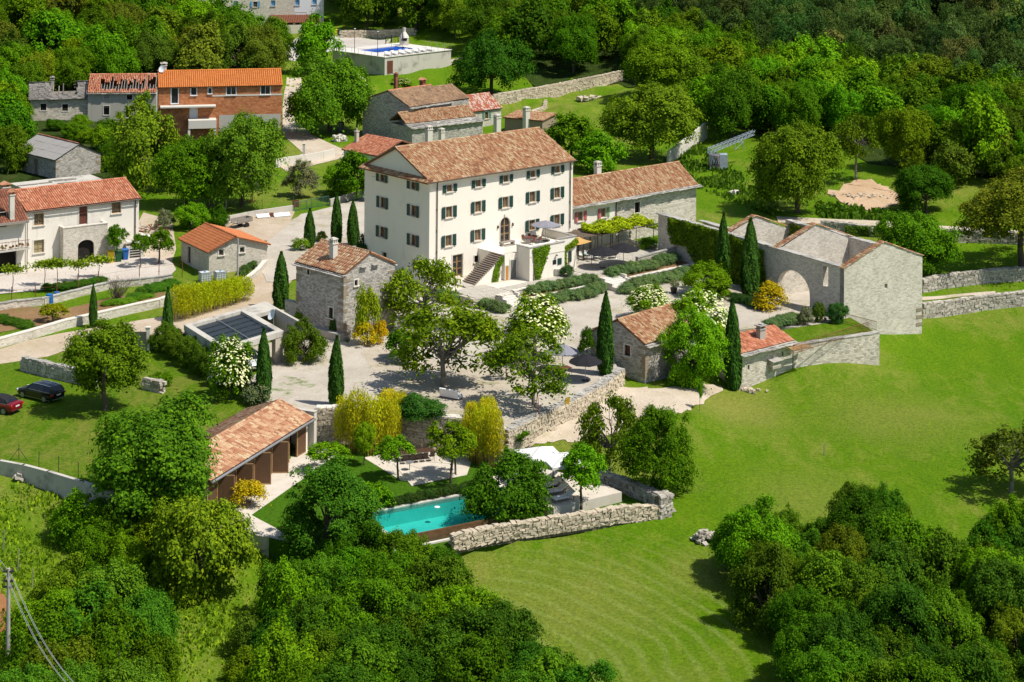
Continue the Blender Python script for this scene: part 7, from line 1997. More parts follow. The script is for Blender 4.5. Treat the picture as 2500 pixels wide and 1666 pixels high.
climber('ivy','dark ivy curtain hanging on the left wall of the roofless barn','ivy', RB.p0 + Vector((0,0,0)), yd, (0,0,1), nL, [(y1+1.5,0),(y1+2,ZE-.6),(y2-3,ZE+.15),(y2+1,ZE+.2),(y2+6,ZE+.2),(y3-2,ZE),(y3-3,2.4),(y3-6,2.6),(y2+3,0)], 18000, .24, (0.105,0.19,0.008), .7)
climber('ivy','yellow green ivy over the wall between the two inner gables of the barn','ivy', RB.p0 + yd*(y1+.62), xd, (0,0,1), yd, [(1,ZE-3),(1,ZE-.4),(aR*.5,zap-1.2),(aR-1,ZE-.3),(aR-1,ZE-3)], 3500, .24, (0.05,0.10,0.010), .3)
climber('ivy','lush ivy covering the inner face of the barn back wall','ivy', RB.p0 + xd*(aR-.66) + yd*y1, yd, (0,0,1), -xd, [(.7,1),(.7,ZE-.1),(y2-y1-.2,ZE-.1),(y2-y1-.2,1)], 5000, .24, (0.10,0.17,0.008), .35)
climber('vine','bright vine roof spreading over the pergola along the long wing','vine', vl(23.0,-3.9,2.75), V.xd, V.yd, (0,0,1), [(0,.5),(2,-.3),(6,.2),(10,.8),(10.6,3.6),(7,4.6),(1,4.4),(-.4,2.5)], 11000, .24, (0.30,0.40,0.012), .9)
climber('creeper','creeper tumbling from the barn wall corner onto the pergola end','creeper', vl(32,-4.5,2.2), V.xd, V.yd, (0,0,1), [(0,.5),(1.8,0),(2.2,5),(0,5.5)], 1600, .22, (0.15,0.25,0.010), .7)
climber('creeper','green creeper growing up the front of the white balcony block','creeper', vl(X0+.6,-6.82,0), V.xd, (0,0,1), -V.yd, [(0.2,0),(.9,0),(2.6,3.6),(2.2,3.85),(-.2,3.6)], 1500, .19, (0.12,0.23,0.010), .25)
climber('creeper','creeper climbing along the foot of the outside stair','creeper', vl(SX0+2.6,-4.4,0), V.xd, (0,0,1), -V.yd, [(0,0),(.8,0),(1.2,1.5),(2.0,2.6),(1.2,2.7),(.4,1.6)], 900, .18, (0.12,0.23,0.010), .25)
climber('creeper','leafy creeper at the corner of balcony block and orange awning','creeper', vl(X2-2.2,-5.55,0), V.xd, (0,0,1), -V.yd, [(.0,.1),(.5,.1),(.6,2.2),(2.4,2.9),(2.2,3.6),(.2,2.8)], 1100, .19, (0.14,0.23,0.010), .4)
climber('ivy','small ivy patch beside the low window of the stone tower house','ivy', T.p0 + T.yd*1.0, T.yd, (0,0,1), -T.xd, [(0,.6),(1.2,.4),(1.0,2.3),(.2,1.8)], 450, .18, (0.04,0.10,0.014), .2)
climber('ivy','ivy clinging to the stone wall below the track','ivy', gp(2120,578), (1,0,0), (0,0,1), (0,-1,0), [(-3,0),(2.5,0),(2.5,1.3),(-3,1.4)], 1500, .24, (0.06,0.12,0.012), .5)
# grape vines along the concrete yard on rusty posts
for k, (u, v, vt) in enumerate(((30,715,650),(108,700,640),(138,718,632),(190,690,640),(240,680,628))):
    p = gp(u, v); h = zat(p, vt) - p.z
    r = empty('grape_vine', p, nth(k,5)+'young grape vine trained on the wires along the concrete yard', 'grape vine', 0, 'grape vines along the yard')
    MB().path([(0,0,0),(.1,0,h*.5),(0,0,h*.9)], [.05,.04,.03], 5).build('trunk', M_BARK, r)
    g = np.random.default_rng(k); n = 420; C = np.stack([g.normal(0,.75,n), g.normal(0,.3,n), h*.9+g.normal(0,.22,n)],1); N = unit(n,g)+np.array([0,0,.7]); N /= np.linalg.norm(N,axis=1,keepdims=True)
    V_, F_ = leaf_quads(C,N,g,.26,.85); o = link('foliage', np_mesh('foliage',V_,F_,M_LEAF), r); o.color = (0.17,0.26,0.012,1)

# ---- woods
TREE_SPOTS = [(o.location.x, o.location.y) for o in S.objects if o.parent is None and o.get('category') in ('tree','elder','walnut tree')]
def wood(poly, n, mind, hr, wr, kinds, cols, name, label, cat, grp, tf=.06, avoid=(), seed=1, jit=.24):
    g = random.Random(seed); pts = [gp(u, v) for u, v in poly]; P2 = [(p.x,p.y) for p in pts]
    x0, x1 = min(p[0] for p in P2), max(p[0] for p in P2); y0, y1_ = min(p[1] for p in P2), max(p[1] for p in P2); out = []; tries = 0
    while len(out) < n and tries < n*60:
        tries += 1; x, y = g.uniform(x0,x1), g.uniform(y0,y1_)
        if not bool(in_poly(np.array(x), np.array(y), P2)): continue
        if any((x-a)**2+(y-b_)**2 < (mind*g.uniform(.8,1.2))**2 for a,b_ in out+TREE_SPOTS): continue
        out.append((x,y))
    us = sorted(proj((x,y,ter(x,y)+5))[0] for x, y in out); ds = sorted(y for x, y in out); hm = (hr[0]+hr[1])/2
    rec = []
    for x, y in out:
        s_ = g.uniform(*hr); w = s_*g.uniform(*wr); k = g.choice(kinds); c = g.choice(cols)
        r_ = c[0]/c[1]; hue = 'olive brown' if r_ > .62 else 'yellow green' if r_ > .44 else 'bright green' if c[1] > .17 else 'dark green' if c[1] < .13 else 'mid green'
        uu = proj((x,y,ter(x,y)+5))[0]; q = sum(1 for t in us if t < uu)/max(1,len(us)); pl = ['far left','left part','middle','right part','far right'][min(4,int(q*5))]
        q2 = sum(1 for t in ds if t < y)/max(1,len(ds)); dp = ['front','middle row','back'][min(2,int(q2*3))]
        lab = f"{'tall' if s_ > hm else 'low'} {hue} {label}, {pl}, {dp}"
        rec.append((lab,uu,x,y,s_,w,k,c))
    for lab, uu, x, y, s_, w, k, c in rec:
        sm = sorted(r[1] for r in rec if r[0] == lab)
        tree(name, nth(sm.index(uu),len(sm)) + lab, cat, Vector((x,y,ter(x,y)-.1)), s_, w, k, c, grp, tf, jit=jit)
    return len(out)
DEC = [(0.058,0.150,0.003), G_MID, G_MID, G_LIGHT, G_OLIVE]
cnt = {}
cnt['vl'] = wood([(-150,30),(430,30),(450,90),(560,130),(640,150),(690,165),(688,205),(380,215),(230,225),(70,235),(-150,220)], 84, 5.0, (8,11.5), (.36,.5), ['broad','bushy','dense'], DEC+[G_BROWN,G_OLIVE], 'forest_tree', 'tree in the wood behind brick house', 'tree', 'wood behind the brick house', seed=2)
cnt['vl2'] = wood([(-150,220),(66,215),(64,320),(50,380),(45,430),(-150,450)], 18, 5.0, (6.5,9.5), (.38,.5), ['broad','bushy'], DEC, 'forest_tree', 'tree left of ruins', 'tree', 'trees left of the ruins', seed=3)
cnt['vl3'] = wood([(75,312),(210,312),(250,330),(300,395),(260,420),(245,370),(190,345),(110,325)], 10, 3.6, (2.2,3.7), (.5,.7), ['bushy','broad'], [G_MID,G_LIGHT,G_DARK], 'bushy_tree', 'bushy tree above the barn', 'tree', 'bushes below the ruins', seed=4)
cnt['tm'] = wood([(800,45),(850,75),(1010,78),(1120,110),(1160,120),(1220,170),(1360,190),(1500,150),(1520,100),(1400,-5),(790,-15)], 46, 6.5, (10,14), (.36,.48), ['broad','dense'], [(0.058,0.150,0.003),(0.05,0.14,0.004),G_MID,G_OLIVE], 'forest_tree', 'tree behind the blue pool', 'tree', 'wood behind the blue pool', seed=5, tf=.12)
cnt['tr'] = wood([(1640,215),(1720,300),(1790,345),(1850,330),(2000,345),(2100,330),(2180,370),(2210,410),(2330,430),(2560,470),(2620,330),(2350,300),(2100,240),(1900,190),(1700,120),(1560,100),(1540,180)], 78, 5.2, (7.5,11), (.38,.5), ['broad','bushy','dense'], [(0.055,0.145,0.003),G_MID,G_MID,G_LIGHT,G_OLIVE,G_BRIGHT], 'forest_tree', 'leafy tree of right hillside', 'tree', 'leafy trees of the right hillside', seed=6)
cnt['pine'] = wood([(1560,95),(1700,115),(1900,180),(2100,225),(2350,290),(2640,320),(2700,70),(2560,45),(2440,40),(2340,5),(2250,-25),(1450,-30)], 260, 4.9, (9,12.5), (.30,.4), ['pine','pine','pine','pine','pine','broad'], [G_PINE,G_PINE,(0.070,0.128,0.026),(0.050,0.108,0.02),(0.09,0.125,0.032)], 'pine_tree', 'pine of top right wood', 'pine', 'pines of the top right wood', seed=7, tf=.1)
cnt['re'] = wood([(2180,430),(2330,450),(2580,500),(2600,440),(2350,405),(2230,390)], 14, 4.6, (5,8), (.4,.5), ['walnut','airy','broad'], [G_OLIVE,G_MID,G_BROWN], 'forest_tree', 'thin tree right of clearing', 'tree', 'thin trees right of the clearing', seed=8)
# foreground
cnt['fm'] = wood([(700,1490),(860,1470),(1000,1485),(1080,1545),(1180,1635),(1290,1750),(1440,1800),(1420,1960),(720,1960),(690,1660),(680,1560)], 40, 2.7, (4.8,7.0), (.38,.5), ['dense','dense','bushy'], [(0.05,0.145,0.006),G_MID,(0.075,0.18,0.006),(0.06,0.155,0.007)], 'foreground_tree', 'tree in thicket below pool garden', 'tree', 'thicket below the pool garden', seed=9, tf=.03)
cnt['fl'] = wood([(150,1570),(260,1530),(345,1555),(370,1660),(390,1830),(60,1830),(80,1720)], 18, 2.8, (5.0,6.8), (.38,.5), ['dense','bushy'], [(0.06,0.155,0.008),(0.075,0.175,0.008),G_MID,G_OLIVE], 'foreground_tree', 'tree in bottom left clump', 'tree', 'clump at the bottom left', seed=10, tf=.03)
cnt['fl2'] = wood([(190,1320),(300,1330),(370,1350),(350,1420),(220,1400)], 7, 2.6, (3,4.6), (.42,.55), ['bushy'], [G_MID,G_LIGHT,G_BRIGHT], 'bushy_tree', 'bush tree on scrub slope', 'tree', 'bushes on the scrub slope', seed=12, tf=.02)
cnt['fl3'] = wood([(600,1560),(660,1520),(700,1580),(680,1750),(590,1800)], 5, 3.0, (2.5,3.8), (.42,.55), ['bushy'], [G_LIGHT,(0.07,0.16,0.01)], 'bushy_tree', 'bush tree left of thicket', 'tree', 'light bushes at the thicket', seed=13, tf=.02)
cnt['fr'] = wood([(1800,1430),(1880,1390),(2040,1360),(2160,1370),(2330,1430),(2560,1400),(2620,1830),(2040,1830),(1950,1640),(1860,1530)], 54, 2.9, (4.6,7.2), (.36,.48), ['dense','dense','bushy'], [(0.04,0.115,0.006),G_DARK,G_MID,G_OLIVE,(0.07,0.155,0.006)], 'foreground_tree', 'tree in bottom right copse', 'tree', 'copse at the bottom right', seed=14, tf=.03)
T1('pointed tree standing up from the top of the bottom right copse',2150,1390,1165,62,'dense',(0.046,0.145,0.005),trunk_frac=.02)
T1('bushy tree at the upper left tip of the bottom right copse',1812,1400,1232,75,'dense',(0.05,0.155,0.005),trunk_frac=.02)
T1('light leaved tree at the right edge of the bottom right copse',2470,1420,1200,60,'bushy',G_MID,trunk_frac=.02)
# scrub and rough grass on the slopes: countless tufts
def tufts(name, poly, n, h, col, seed, m=M_LEAFM):
    g = np.random.default_rng(seed); P2 = [gp(u,v) for u,v in poly]; x0,x1 = min(p.x for p in P2), max(p.x for p in P2); y0,y1_ = min(p.y for p in P2), max(p.y for p in P2)
    x = g.uniform(x0,x1,n*3); y = g.uniform(y0,y1_,n*3); mk = in_poly(x,y,P2); x, y = x[mk][:n], y[mk][:n]; n = len(x)
    cl = np.sin(x*.6+seed)*np.sin(y*.5)+.5*np.sin(x*1.7)*np.cos(y*1.3); keep = cl + g.normal(0,.5,n) > -.1; x, y = x[keep], y[keep]; n = len(x)
    z = np.array([ter(a,b_) for a,b_ in zip(x,y)])
    hh = h*g.uniform(.4,1.3,n); a = g.uniform(0,2*PI,n); dx, dy = np.cos(a)*hh*.35, np.sin(a)*hh*.35; lx, ly = g.normal(0,.25,n)*hh, g.normal(0,.25,n)*hh
    P = np.stack([np.stack([x-dx,y-dy,z],1), np.stack([x+dx,y+dy,z],1), np.stack([x+dx*.7+lx,y+dy*.7+ly,z+hh],1), np.stack([x-dx*.7+lx,y-dy*.7+ly,z+hh*.9],1)],1).reshape(-1,3)
    o = link(name, np_mesh(name, P, np.arange(4*n).reshape(n,4), m)); o.color = (*col,1); return tag(o, kind='stuff')
tufts('rough_grass', [(-60,1160),(100,1185),(260,1250),(560,1320),(700,1420),(700,1700),(-100,1720)], 14000, .24, (0.20,0.33,0.015), 1)
tufts('scrub_leaves', [(-60,1160),(160,1220),(400,1300),(560,1400),(560,1700),(-100,1720)], 9000, .28, (0.14,0.25,0.012), 2, M_LEAF)
tufts('verge_weeds', [(1680,330),(1800,420),(1900,500),(1890,530),(1720,470),(1640,430)], 4000, .5, (0.07,0.15,0.012), 3, M_LEAF)
tufts('track_verge', [(1990,500),(2160,520),(2250,530),(2240,545),(2000,532)], 2500, .7, (0.07,0.16,0.012), 4, M_LEAF)
print('woods', cnt)
# ================================================================== cars
M_BLACKP = plain('black car paint', (0.006,0.007,0.009,1), (0.008,0.009,0.011,1), 1, .12, .6)
M_REDP = plain('dark red car paint', (0.20,0.006,0.014,1), (0.17,0.005,0.012,1), 1, .15, .6)
M_SILVER = plain('silver car paint', (0.55,0.57,0.60,1), (0.50,0.52,0.55,1), 1, .2, .6)
M_TYRE = plain('tyre rubber', (0.018,0.018,0.018,1), (0.025,0.024,0.023,1), 8, .9)
M_RIM = plain('alloy rim', (0.45,0.46,0.47,1), (0.38,0.39,0.40,1), 4, .3, .6, .7)
M_CGLASS = glass_mat('car glass', (0.010,0.014,0.018,1), .04)
M_TAIL = plain('tail lamp red', (0.45,0.012,0.015,1), None, 5, .2, .6)
M_HEAD = plain('headlamp', (0.65,0.68,0.72,1), None, 5, .1, .8)
M_CHROME = plain('chrome strip', (0.62,0.63,0.65,1), None, 5, .15, .8, .8)
M_PLATE = plain('number plate white', (0.75,0.75,0.73,1), None, 5, .4)
M_SOFT = plain('black soft top', (0.015,0.015,0.018,1), (0.022,0.022,0.026,1), 4, .9)
M_TRIMB = plain('dark plastic trim', (0.02,0.02,0.021,1), None, 5, .6)
def loft(b, rings):
    base = len(b.v); n = len(rings[0])
    for r in rings: b.v += [tuple(p) for p in r]
    for j in range(len(rings)-1):
        for k in range(n):
            b.f.append((base+j*n+k, base+j*n+(k+1)%n, base+(j+1)*n+(k+1)%n, base+(j+1)*n+k)); b.uv.append(None)
    b.f.append(tuple(base+k for k in range(n-1,-1,-1))); b.uv.append(None)
    b.f.append(tuple(base+(len(rings)-1)*n+k for k in range(n))); b.uv.append(None)
def car(name, label, p, rz, paint, L=4.75, W=1.82, estate=True, soft=False):
    """x forward; body lofted along x"""
    r = empty(name, p, label, 'car', rz)
    def ring(x, hw, zb, zs, zt, tuck=.92):
        return [(x,-hw*.86,zb),(x,-hw,zb+.14),(x,-hw*1.0,zs),(x,-hw*.97,zt-.06),(x,-hw*tuck,zt),(x,0,zt+.025),(x,hw*tuck,zt),(x,hw*.97,zt-.06),(x,hw,zs),(x,hw,zb+.14),(x,hw*.86,zb)]
    h = W/2; f = L/4.75
    st = [(-2.37,h*.80,.36,.60,.90),(-2.30,h*.93,.26,.62,.98),(-2.0,h*.99,.22,.62,1.0),(-1.3,h,.20,.60,.985),(-.3,h,.19,.58,.96),(.75,h,.19,.58,.93),(1.1,h*.99,.20,.58,.91),(1.75,h*.97,.20,.56,.84),(2.15,h*.90,.22,.52,.74),(2.34,h*.72,.28,.48,.64)]
    b = MB(); loft(b, [ring(x*f,*q) for x,*q in st]); body = b.build('body', paint, r, smooth=True)
    m = body.modifiers.new('soft edges','SUBSURF'); m.levels = 1; m.render_levels = 2
    # cabin
    if soft: cs = [(-1.75,h*.84,h*.78,1.0,1.02),(-1.35,h*.86,h*.66,.97,1.28),(-.75,h*.87,h*.62,.96,1.42),(.0,h*.87,h*.62,.95,1.43),(.35,h*.87,h*.64,.93,1.36),(1.1,h*.86,h*.80,.90,.93)]
    else: cs = [(-2.28,h*.86,h*.80,.98,1.0),(-1.98,h*.88,h*.66,.97,1.40),(-1.2,h*.89,h*.65,.96,1.47),(-.2,h*.89,h*.65,.95,1.48),(.35,h*.89,h*.66,.93,1.43),(1.15,h*.87,h*.80,.90,.93)]
    b = MB(); loft(b, [[(x*f,-wb,zb),(x*f,-wt,zt),(x*f,0,zt+.03),(x*f,wt,zt),(x*f,wb,zb)] for x,wb,wt,zb,zt in cs])
    cab = b.build('windows', M_CGLASS, r, smooth=False)
    b = MB(); rm = M_SOFT if soft else paint
    rs = [(x*f,wt,zt) for x,wb,wt,zb,zt in cs[1:5]]
    for k in range(len(rs)-1):
        (xa,wa_,za),(xb,wb_,zb) = rs[k], rs[k+1]
        for sg in (-1,1):
            q = [(xa,0,za+.045),(xb,0,zb+.045),(xb,sg*(wb_+.02),zb+.012),(xa,sg*(wa_+.02),za+.012)]; b.face(q if sg < 0 else q[::-1])
    rf = b.build('roof', rm, r)
    b = MB()
    pill = [(-1.98,-2.28)] if not soft else []
    for sg in (-1,1):
        for (i,t0,t1,wd) in ((0,0,1,.10),(4,0,1,.07),(1,0,1,.07) if not soft else (1,0,1,.05),(2,0,1,.05)):
            x0,wb0,wt0,zb0,zt0 = cs[i]; x1,wb1,wt1,zb1,zt1 = cs[i+1]
            if i in (0,4): A,B = ((x0*f,sg*(wt0 if i else wb0)*1.015,(zt0 if i else zb0)+.01),(x1*f,sg*(wt1 if not i else wb1)*1.015,(zt1 if not i else zb1)+.01))
            else: A,B = ((x0*f,sg*wt0*1.02,zt0),(x0*f,sg*wb0*1.02,zb0))
            b.tube(A,B,wd*.6,n=5)
        if soft:
            for k in (0,1): 
                x0,wb0,wt0,zb0,zt0 = cs[k]; x1,wb1,wt1,zb1,zt1 = cs[k+1]
                q = [(x0*f,sg*wb0*1.02,zb0),(x1*f,sg*wb1*1.02,zb1),(x1*f,sg*wt1*1.03,zt1+.012),(x0*f,sg*wt0*1.03,zt0+.012)]; b.face(q if sg > 0 else q[::-1])
    if soft: 
        x0,wb0,wt0,zb0,zt0 = cs[0]; x1,wb1,wt1,zb1,zt1 = cs[1]; b.face([(x0*f-.01,-wb0,zb0),(x0*f-.01,wb0,zb0),(x1*f-.02,wt1,zt1+.02),(x1*f-.02,-wt1,zt1+.02)][::-1])
    b.build('pillars', rm, r)
    for x in (-1.38*f,1.36*f):
        for sg in (-1,1):
            b = MB(); b.tube((x,sg*(h-.20),.33),(x,sg*(h+.012),.33),.33,n=20); w = b.build('wheel', M_TYRE, r)
            b = MB(); b.tube((x,sg*(h-.02),.33),(x,sg*(h+.02),.33),.07,n=8)
            for k in range(10):
                a = 2*PI*k/10; b.obox(Matrix.Translation((x,sg*(h+.016),.33)) @ Matrix.Rotation(a,4,'Y'), (.045,.012,.19), (0,0,.13))
            for k in range(16):
                a0,a1 = 2*PI*k/16,2*PI*(k+1)/16; b.face([(x+.235*math.cos(a0),sg*(h+.02),.33+.235*math.sin(a0)),(x+.235*math.cos(a1),sg*(h+.02),.33+.235*math.sin(a1)),(x+.20*math.cos(a1),sg*(h+.02),.33+.20*math.sin(a1)),(x+.20*math.cos(a0),sg*(h+.02),.33+.20*math.sin(a0))][::-sg])
            b.build('rim', M_RIM, w)
            b = MB()
            for k in range(10):
                a0,a1 = PI*k/10,PI*(k+1)/10
                b.face([(x+.40*math.cos(a0),sg*(h+.004),.33+.40*math.sin(a0)),(x+.40*math.cos(a1),sg*(h+.004),.33+.40*math.sin(a1)),(x+.33*math.cos(a1),sg*(h+.004),.33+.33*math.sin(a1)),(x+.33*math.cos(a0),sg*(h+.004),.33+.33*math.sin(a0))][::-sg])
            b.build('wheel_arch', M_TRIMB, r)
    for sg in (-1,1):
        MB().obox(Matrix.Translation((-2.24*f,sg*h*.74,.80)) @ Matrix.Rotation(sg*.35,4,'Z'), (.22,.42,.16)).build('tail_lamp', M_TAIL, r)
        MB().obox(Matrix.Translation((2.12*f,sg*h*.70,.64)) @ Matrix.Rotation(-sg*.45,4,'Z'), (.34,.34,.13)).build('headlight', M_HEAD, r)
        MB().box((.85*f,sg*(h+.10),.98), (.16,.2,.13)).build('wing_mirror', paint, r)
        MB().bx(-2.0*f,1.0*f,sg*h*.93-.012,sg*h*.93+.012,.955,.985).build('window_strip', M_CHROME, r)
        MB().bx(-2.2*f,1.9*f,sg*(h+.004)-.01,sg*(h+.004)+.01,.27,.30).build('sill_strip', M_CHROME if estate else M_TRIMB, r)
        if estate: MB().tube((-1.9*f,sg*h*.64,1.5),(.3*f,sg*h*.64,1.52),.025,n=6).build('roof_rail', M_CHROME, r)
    MB().bx(-2.39*f,-2.36*f,-.26,.26,.66,.78).build('number_plate', M_PLATE, r)
    MB().bx(-2.41*f,-2.30*f,-h*.8,h*.8,.34,.40).build('bumper_strip', M_CHROME if estate else M_TRIMB, r)
    MB().bx(2.28*f,2.36*f,-.5,.5,.42,.58).build('grille', M_TRIMB, r)
    return r
pA, pB = at(50,972,Z_LAWN), at(125,987,Z_LAWN)
d = (pB-pA); car('estate_car','black estate car with silver roof rails parked on the lawn','' or at(98,972,Z_LAWN), math.atan2(-d.y,-d.x)-.06, M_BLACKP)
car('convertible_car','dark red convertible with a black soft top, cut by the left edge', at(-5,1003,Z_LAWN), math.atan2(-d.y,-d.x)-.02+.12, M_REDP, 4.3, 1.78, False, True)
car('silver_car','pale silver car parked under the carport roof, half hidden by the elder', at(606,895,Z_YARD), math.radians(-58), M_SILVER, 4.2, 1.75, False)
# ================================================================== parasols, tables, chairs
M_CANV = plain('dark grey canvas', (0.028,0.028,0.032,1), (0.022,0.022,0.025,1), 2, .95, .05)
M_CANVL = plain('grey violet canvas', (0.24,0.235,0.27,1), (0.20,0.20,0.23,1), 2, .85)
M_CANVW = plain('white canvas', (0.80,0.79,0.77,1), (0.74,0.73,0.71,1), 2, .8)
M_SEAT = plain('white seat', (0.70,0.69,0.66,1), (0.62,0.61,0.58,1), 3, .6)
M_TABLE = plain('pale green table', (0.36,0.50,0.42,1), (0.30,0.42,0.35,1), 3, .5)
M_TURQ = plain('turquoise table', (0.25,0.52,0.55,1), (0.2,0.45,0.48,1), 3, .5)
def parasol(name, label, p, r=1.6, h=2.6, m=None, n=8, base=True, rz=.2, drop=.5, closed=False):
    e = empty(name, p, label, 'parasol', rz)
    MB().tube((0,0,0),(0,0,h+.05),.035,n=8).build('pole', M_GALV, e)
    b = MB()
    if closed: b.lathe((0,0,h-1.5),[(.10,0),(.16,.25),(.13,.9),(.04,1.5)],10); b.build('canopy', m, e)
    else:
        for k in range(n):
            a0,a1,am = 2*PI*k/n, 2*PI*(k+1)/n, 2*PI*(k+.5)/n
            P = lambda a,q,sag=0: (r*q*math.cos(a), r*q*math.sin(a), h-drop*q**1.15-sag)
            prev = None
            for q0,q1 in ((0.02,.35),(.35,.7),(.7,1)):
                for (x0,x1) in ((a0,am),(am,a1)):
                    s0 = lambda x,q: .06*q if x == am else 0
                    f0 = .95 if False else 1
                    b.face([P(x0,q0,s0(x0,q0)),P(x0,q1,s0(x0,q1)),P(x1,q1,s0(x1,q1)),P(x1,q0,s0(x1,q0))][::-1])
            b.face([P(a0,1),P(a1,1),(P(a1,1)[0],P(a1,1)[1],P(a1,1)[2]-.1),(P(a0,1)[0],P(a0,1)[1],P(a0,1)[2]-.1)])
        c = b.build('canopy', m, e)
        for k in range(n):
            a = 2*PI*k/n; MB().tube((0,0,h-.05),(r*.98*math.cos(a),r*.98*math.sin(a),h-drop-.03),.014,n=4).build('rib', M_IRON, e)
    if base: MB().bx(-.3,.3,-.3,.3,0,.07).build('base_plate', M_IRON, e)
    return e
parasol('parasol','left dark grey parasol over the green tables on the terrace',at(1471,655,0),1.9,2.6,M_CANV,drop=.75)
parasol('parasol','right dark grey parasol on the terrace, beside the vine pergola',at(1522,646,0),1.9,2.6,M_CANV,drop=.75)
parasol('parasol','violet grey parasol on the balcony block above the stair',vl(X2-1.9,-2.2,BALZ),1.7,2.4,M_CANVL)
parasol('parasol','dark grey parasol on the gravel yard corner in front of the stone gable house',at(1429,930,Z_YARD),1.6,2.6,M_CANV,drop=.75)
parasol('parasol','lighter violet grey parasol on the gravel yard, half behind the walnut',at(1373,905,Z_YARD),1.6,2.6,M_CANVL,drop=.7)
parasol('parasol','closed dark parasol beside the blue pool at the top',PD.M @ Vector((9.5,8.5,3.5)),1.5,2.9,M_CANV,closed=True)
parasol('parasol','closed taupe parasol beside the blue pool and barbecue at the top',PD.M @ Vector((13.5,9.5,3.5)),1.5,3.1,plain('taupe canvas',(0.20,0.15,0.14,1)),closed=True)
# big white double sun sail by the pool
sw = empty('white_sun_sail', at(1350,1188,Z_GARDEN), 'big white square sun umbrella with two tilted halves above the pool loungers', 'parasol', .3)
MB().tube((0,0,0),(0,0,2.9),.05,n=8).build('pole', M_DWOOD, sw); MB().bx(-.5,.5,-.5,.5,.0,.12).build('base_plate', M_DWOOD, sw)
for sg, (cx, cy) in ((1,(-.95,.75)),(-1,(.75,-1.0))):
    b = MB(); r_ = 1.75; ap = (cx,cy,3.15+.1*sg)
    cn = [(cx-r_,cy-r_,2.55),(cx+r_,cy-r_,2.55),(cx+r_,cy+r_,2.55),(cx-r_,cy+r_,2.55)]
    for k in range(4): 
        b.face([cn[k],cn[(k+1)%4],ap]); q0,q1 = cn[k],cn[(k+1)%4]; b.face([(q0[0],q0[1],q0[2]-.22),(q1[0],q1[1],q1[2]-.22),q1,q0])
    b.build('canopy', M_CANVW, sw)
    for k in range(4): MB().tube(ap,(cn[k][0],cn[k][1],cn[k][2]+.0),.02,n=4).build('rib', M_DWOOD, sw)
def chair_proto(name, m, leg=M_GALV):
    r = empty(name, (0,0,-50))
    MB().bx(-.22,.22,-.22,.22,.43,.47).build('seat', m, r); MB().obox(Matrix.Translation((0,.23,.68)) @ Matrix.Rotation(-.15,4,'X'), (.42,.03,.40)).build('backrest', m, r)
    for sx in (-.19,.19):
        for sy in (-.19,.19): MB().tube((sx,sy,.43),(sx*1.1,sy*1.1,0),.014,n=5).build('leg', leg, r)
    return r
def place(proto, first, name, label, cat, p, rz, grp=None, scale=1.0):
    o = proto if first else copy_tree(proto)
    o.name = name; o.location = p; o.rotation_euler = (0,0,rz); o.scale = (scale,)*3
    return tag(o, label, cat, grp)
def table(name, label, p, rz, lx, ly, m, h=.74, grp=None, cat='table', leg=M_GALV):
    r = empty(name, p, label, cat, rz, grp); MB().bx(-lx/2,lx/2,-ly/2,ly/2,h-.035,h).build('tabletop', m, r)
    for sx in (-1,1):
        for sy in (-1,1): MB().tube((sx*(lx/2-.07),sy*(ly/2-.07),h-.04),(sx*(lx/2-.05),sy*(ly/2-.05),0),.02,n=5).build('leg', leg, r)
    return r
cp = chair_proto('terrace_chair', M_SEAT); first = True
for k, (u, v) in enumerate(((1436,634),(1456,633),(1476,630))):
    p = at(u, v, .06); table('terrace_table', ['left pale green table on the parasol terrace','middle pale green table on the parasol terrace','right pale green table nearest the parasol poles'][k], p, V.rz, 1.3, .8, M_TABLE)
    for dx, dy, rr in ((-.4,-.75,PI),(.4,-.75,PI),(-.4,.75,0),(.4,.75,0)):
        q = p + Matrix.Rotation(V.rz,3,'Z') @ Vector((dx,dy,0)); place(cp, first, 'terrace_chair', 'white terrace chair, '+('front ' if dy < 0 else 'back ')+('left' if dx < 0 else 'right')+' at the '+['left','middle','right'][k]+' pale green table', 'chair', q, V.rz+rr, 'white chairs at the terrace tables'); first = False
rt_ = empty('round_table', at(1503,630,.06), 'round turquoise table between the two dark parasols', 'table'); MB().lathe((0,0,.70),[(.5,0),(.5,.04)],18).build('tabletop', M_TURQ, rt_); MB().tube((0,0,0),(0,0,.7),.04,n=8).build('leg', M_GALV, rt_); MB().lathe((0,0,0),[(.3,0),(.25,.05)],12).build('foot', M_GALV, rt_)
for k, (u, v) in enumerate(((1540,649),(1558,642))):
    e = empty('lantern', at(u,v,.06), ['black lantern standing left on the paving by the lavender','black lantern standing right on the paving by the lavender'][k], 'lantern'); MB().bx(-.16,.16,-.16,.16,0,.5).build('glass_body', M_IRON, e); b = MB(); b.lathe((0,0,.5),[(.2,0),(.05,.15),(.02,.2)],4); b.build('lid', M_IRON, e)
# white daybeds on the terrace's right side
for k, (u, v) in enumerate(((1588,604),(1606,598))):
    e = empty('daybed', at(u,v,.06), ['white daybed with a striped cushion at the vine pergola, left one','white daybed with a striped cushion at the vine pergola, right one'][k], 'daybed', V.rz+.5)
    MB().bx(-.45,.45,-1.0,1.0,.22,.42).build('mattress', M_CANVW, e); MB().obox(Matrix.Translation((0,.85,.6)) @ Matrix.Rotation(-.7,4,'X'), (.9,.12,.6)).build('backrest', M_CANVW, e)
    for j in range(5): MB().bx(-.44,.44,-.8+j*.35,-.68+j*.35,.421,.426).build('stripe', M_CANV, e)
    for sx in (-.4,.4):
        for sy in (-.9,.9): MB().bx(sx-.04,sx+.04,sy-.04,sy+.04,0,.22).build('leg', M_GALV, e)
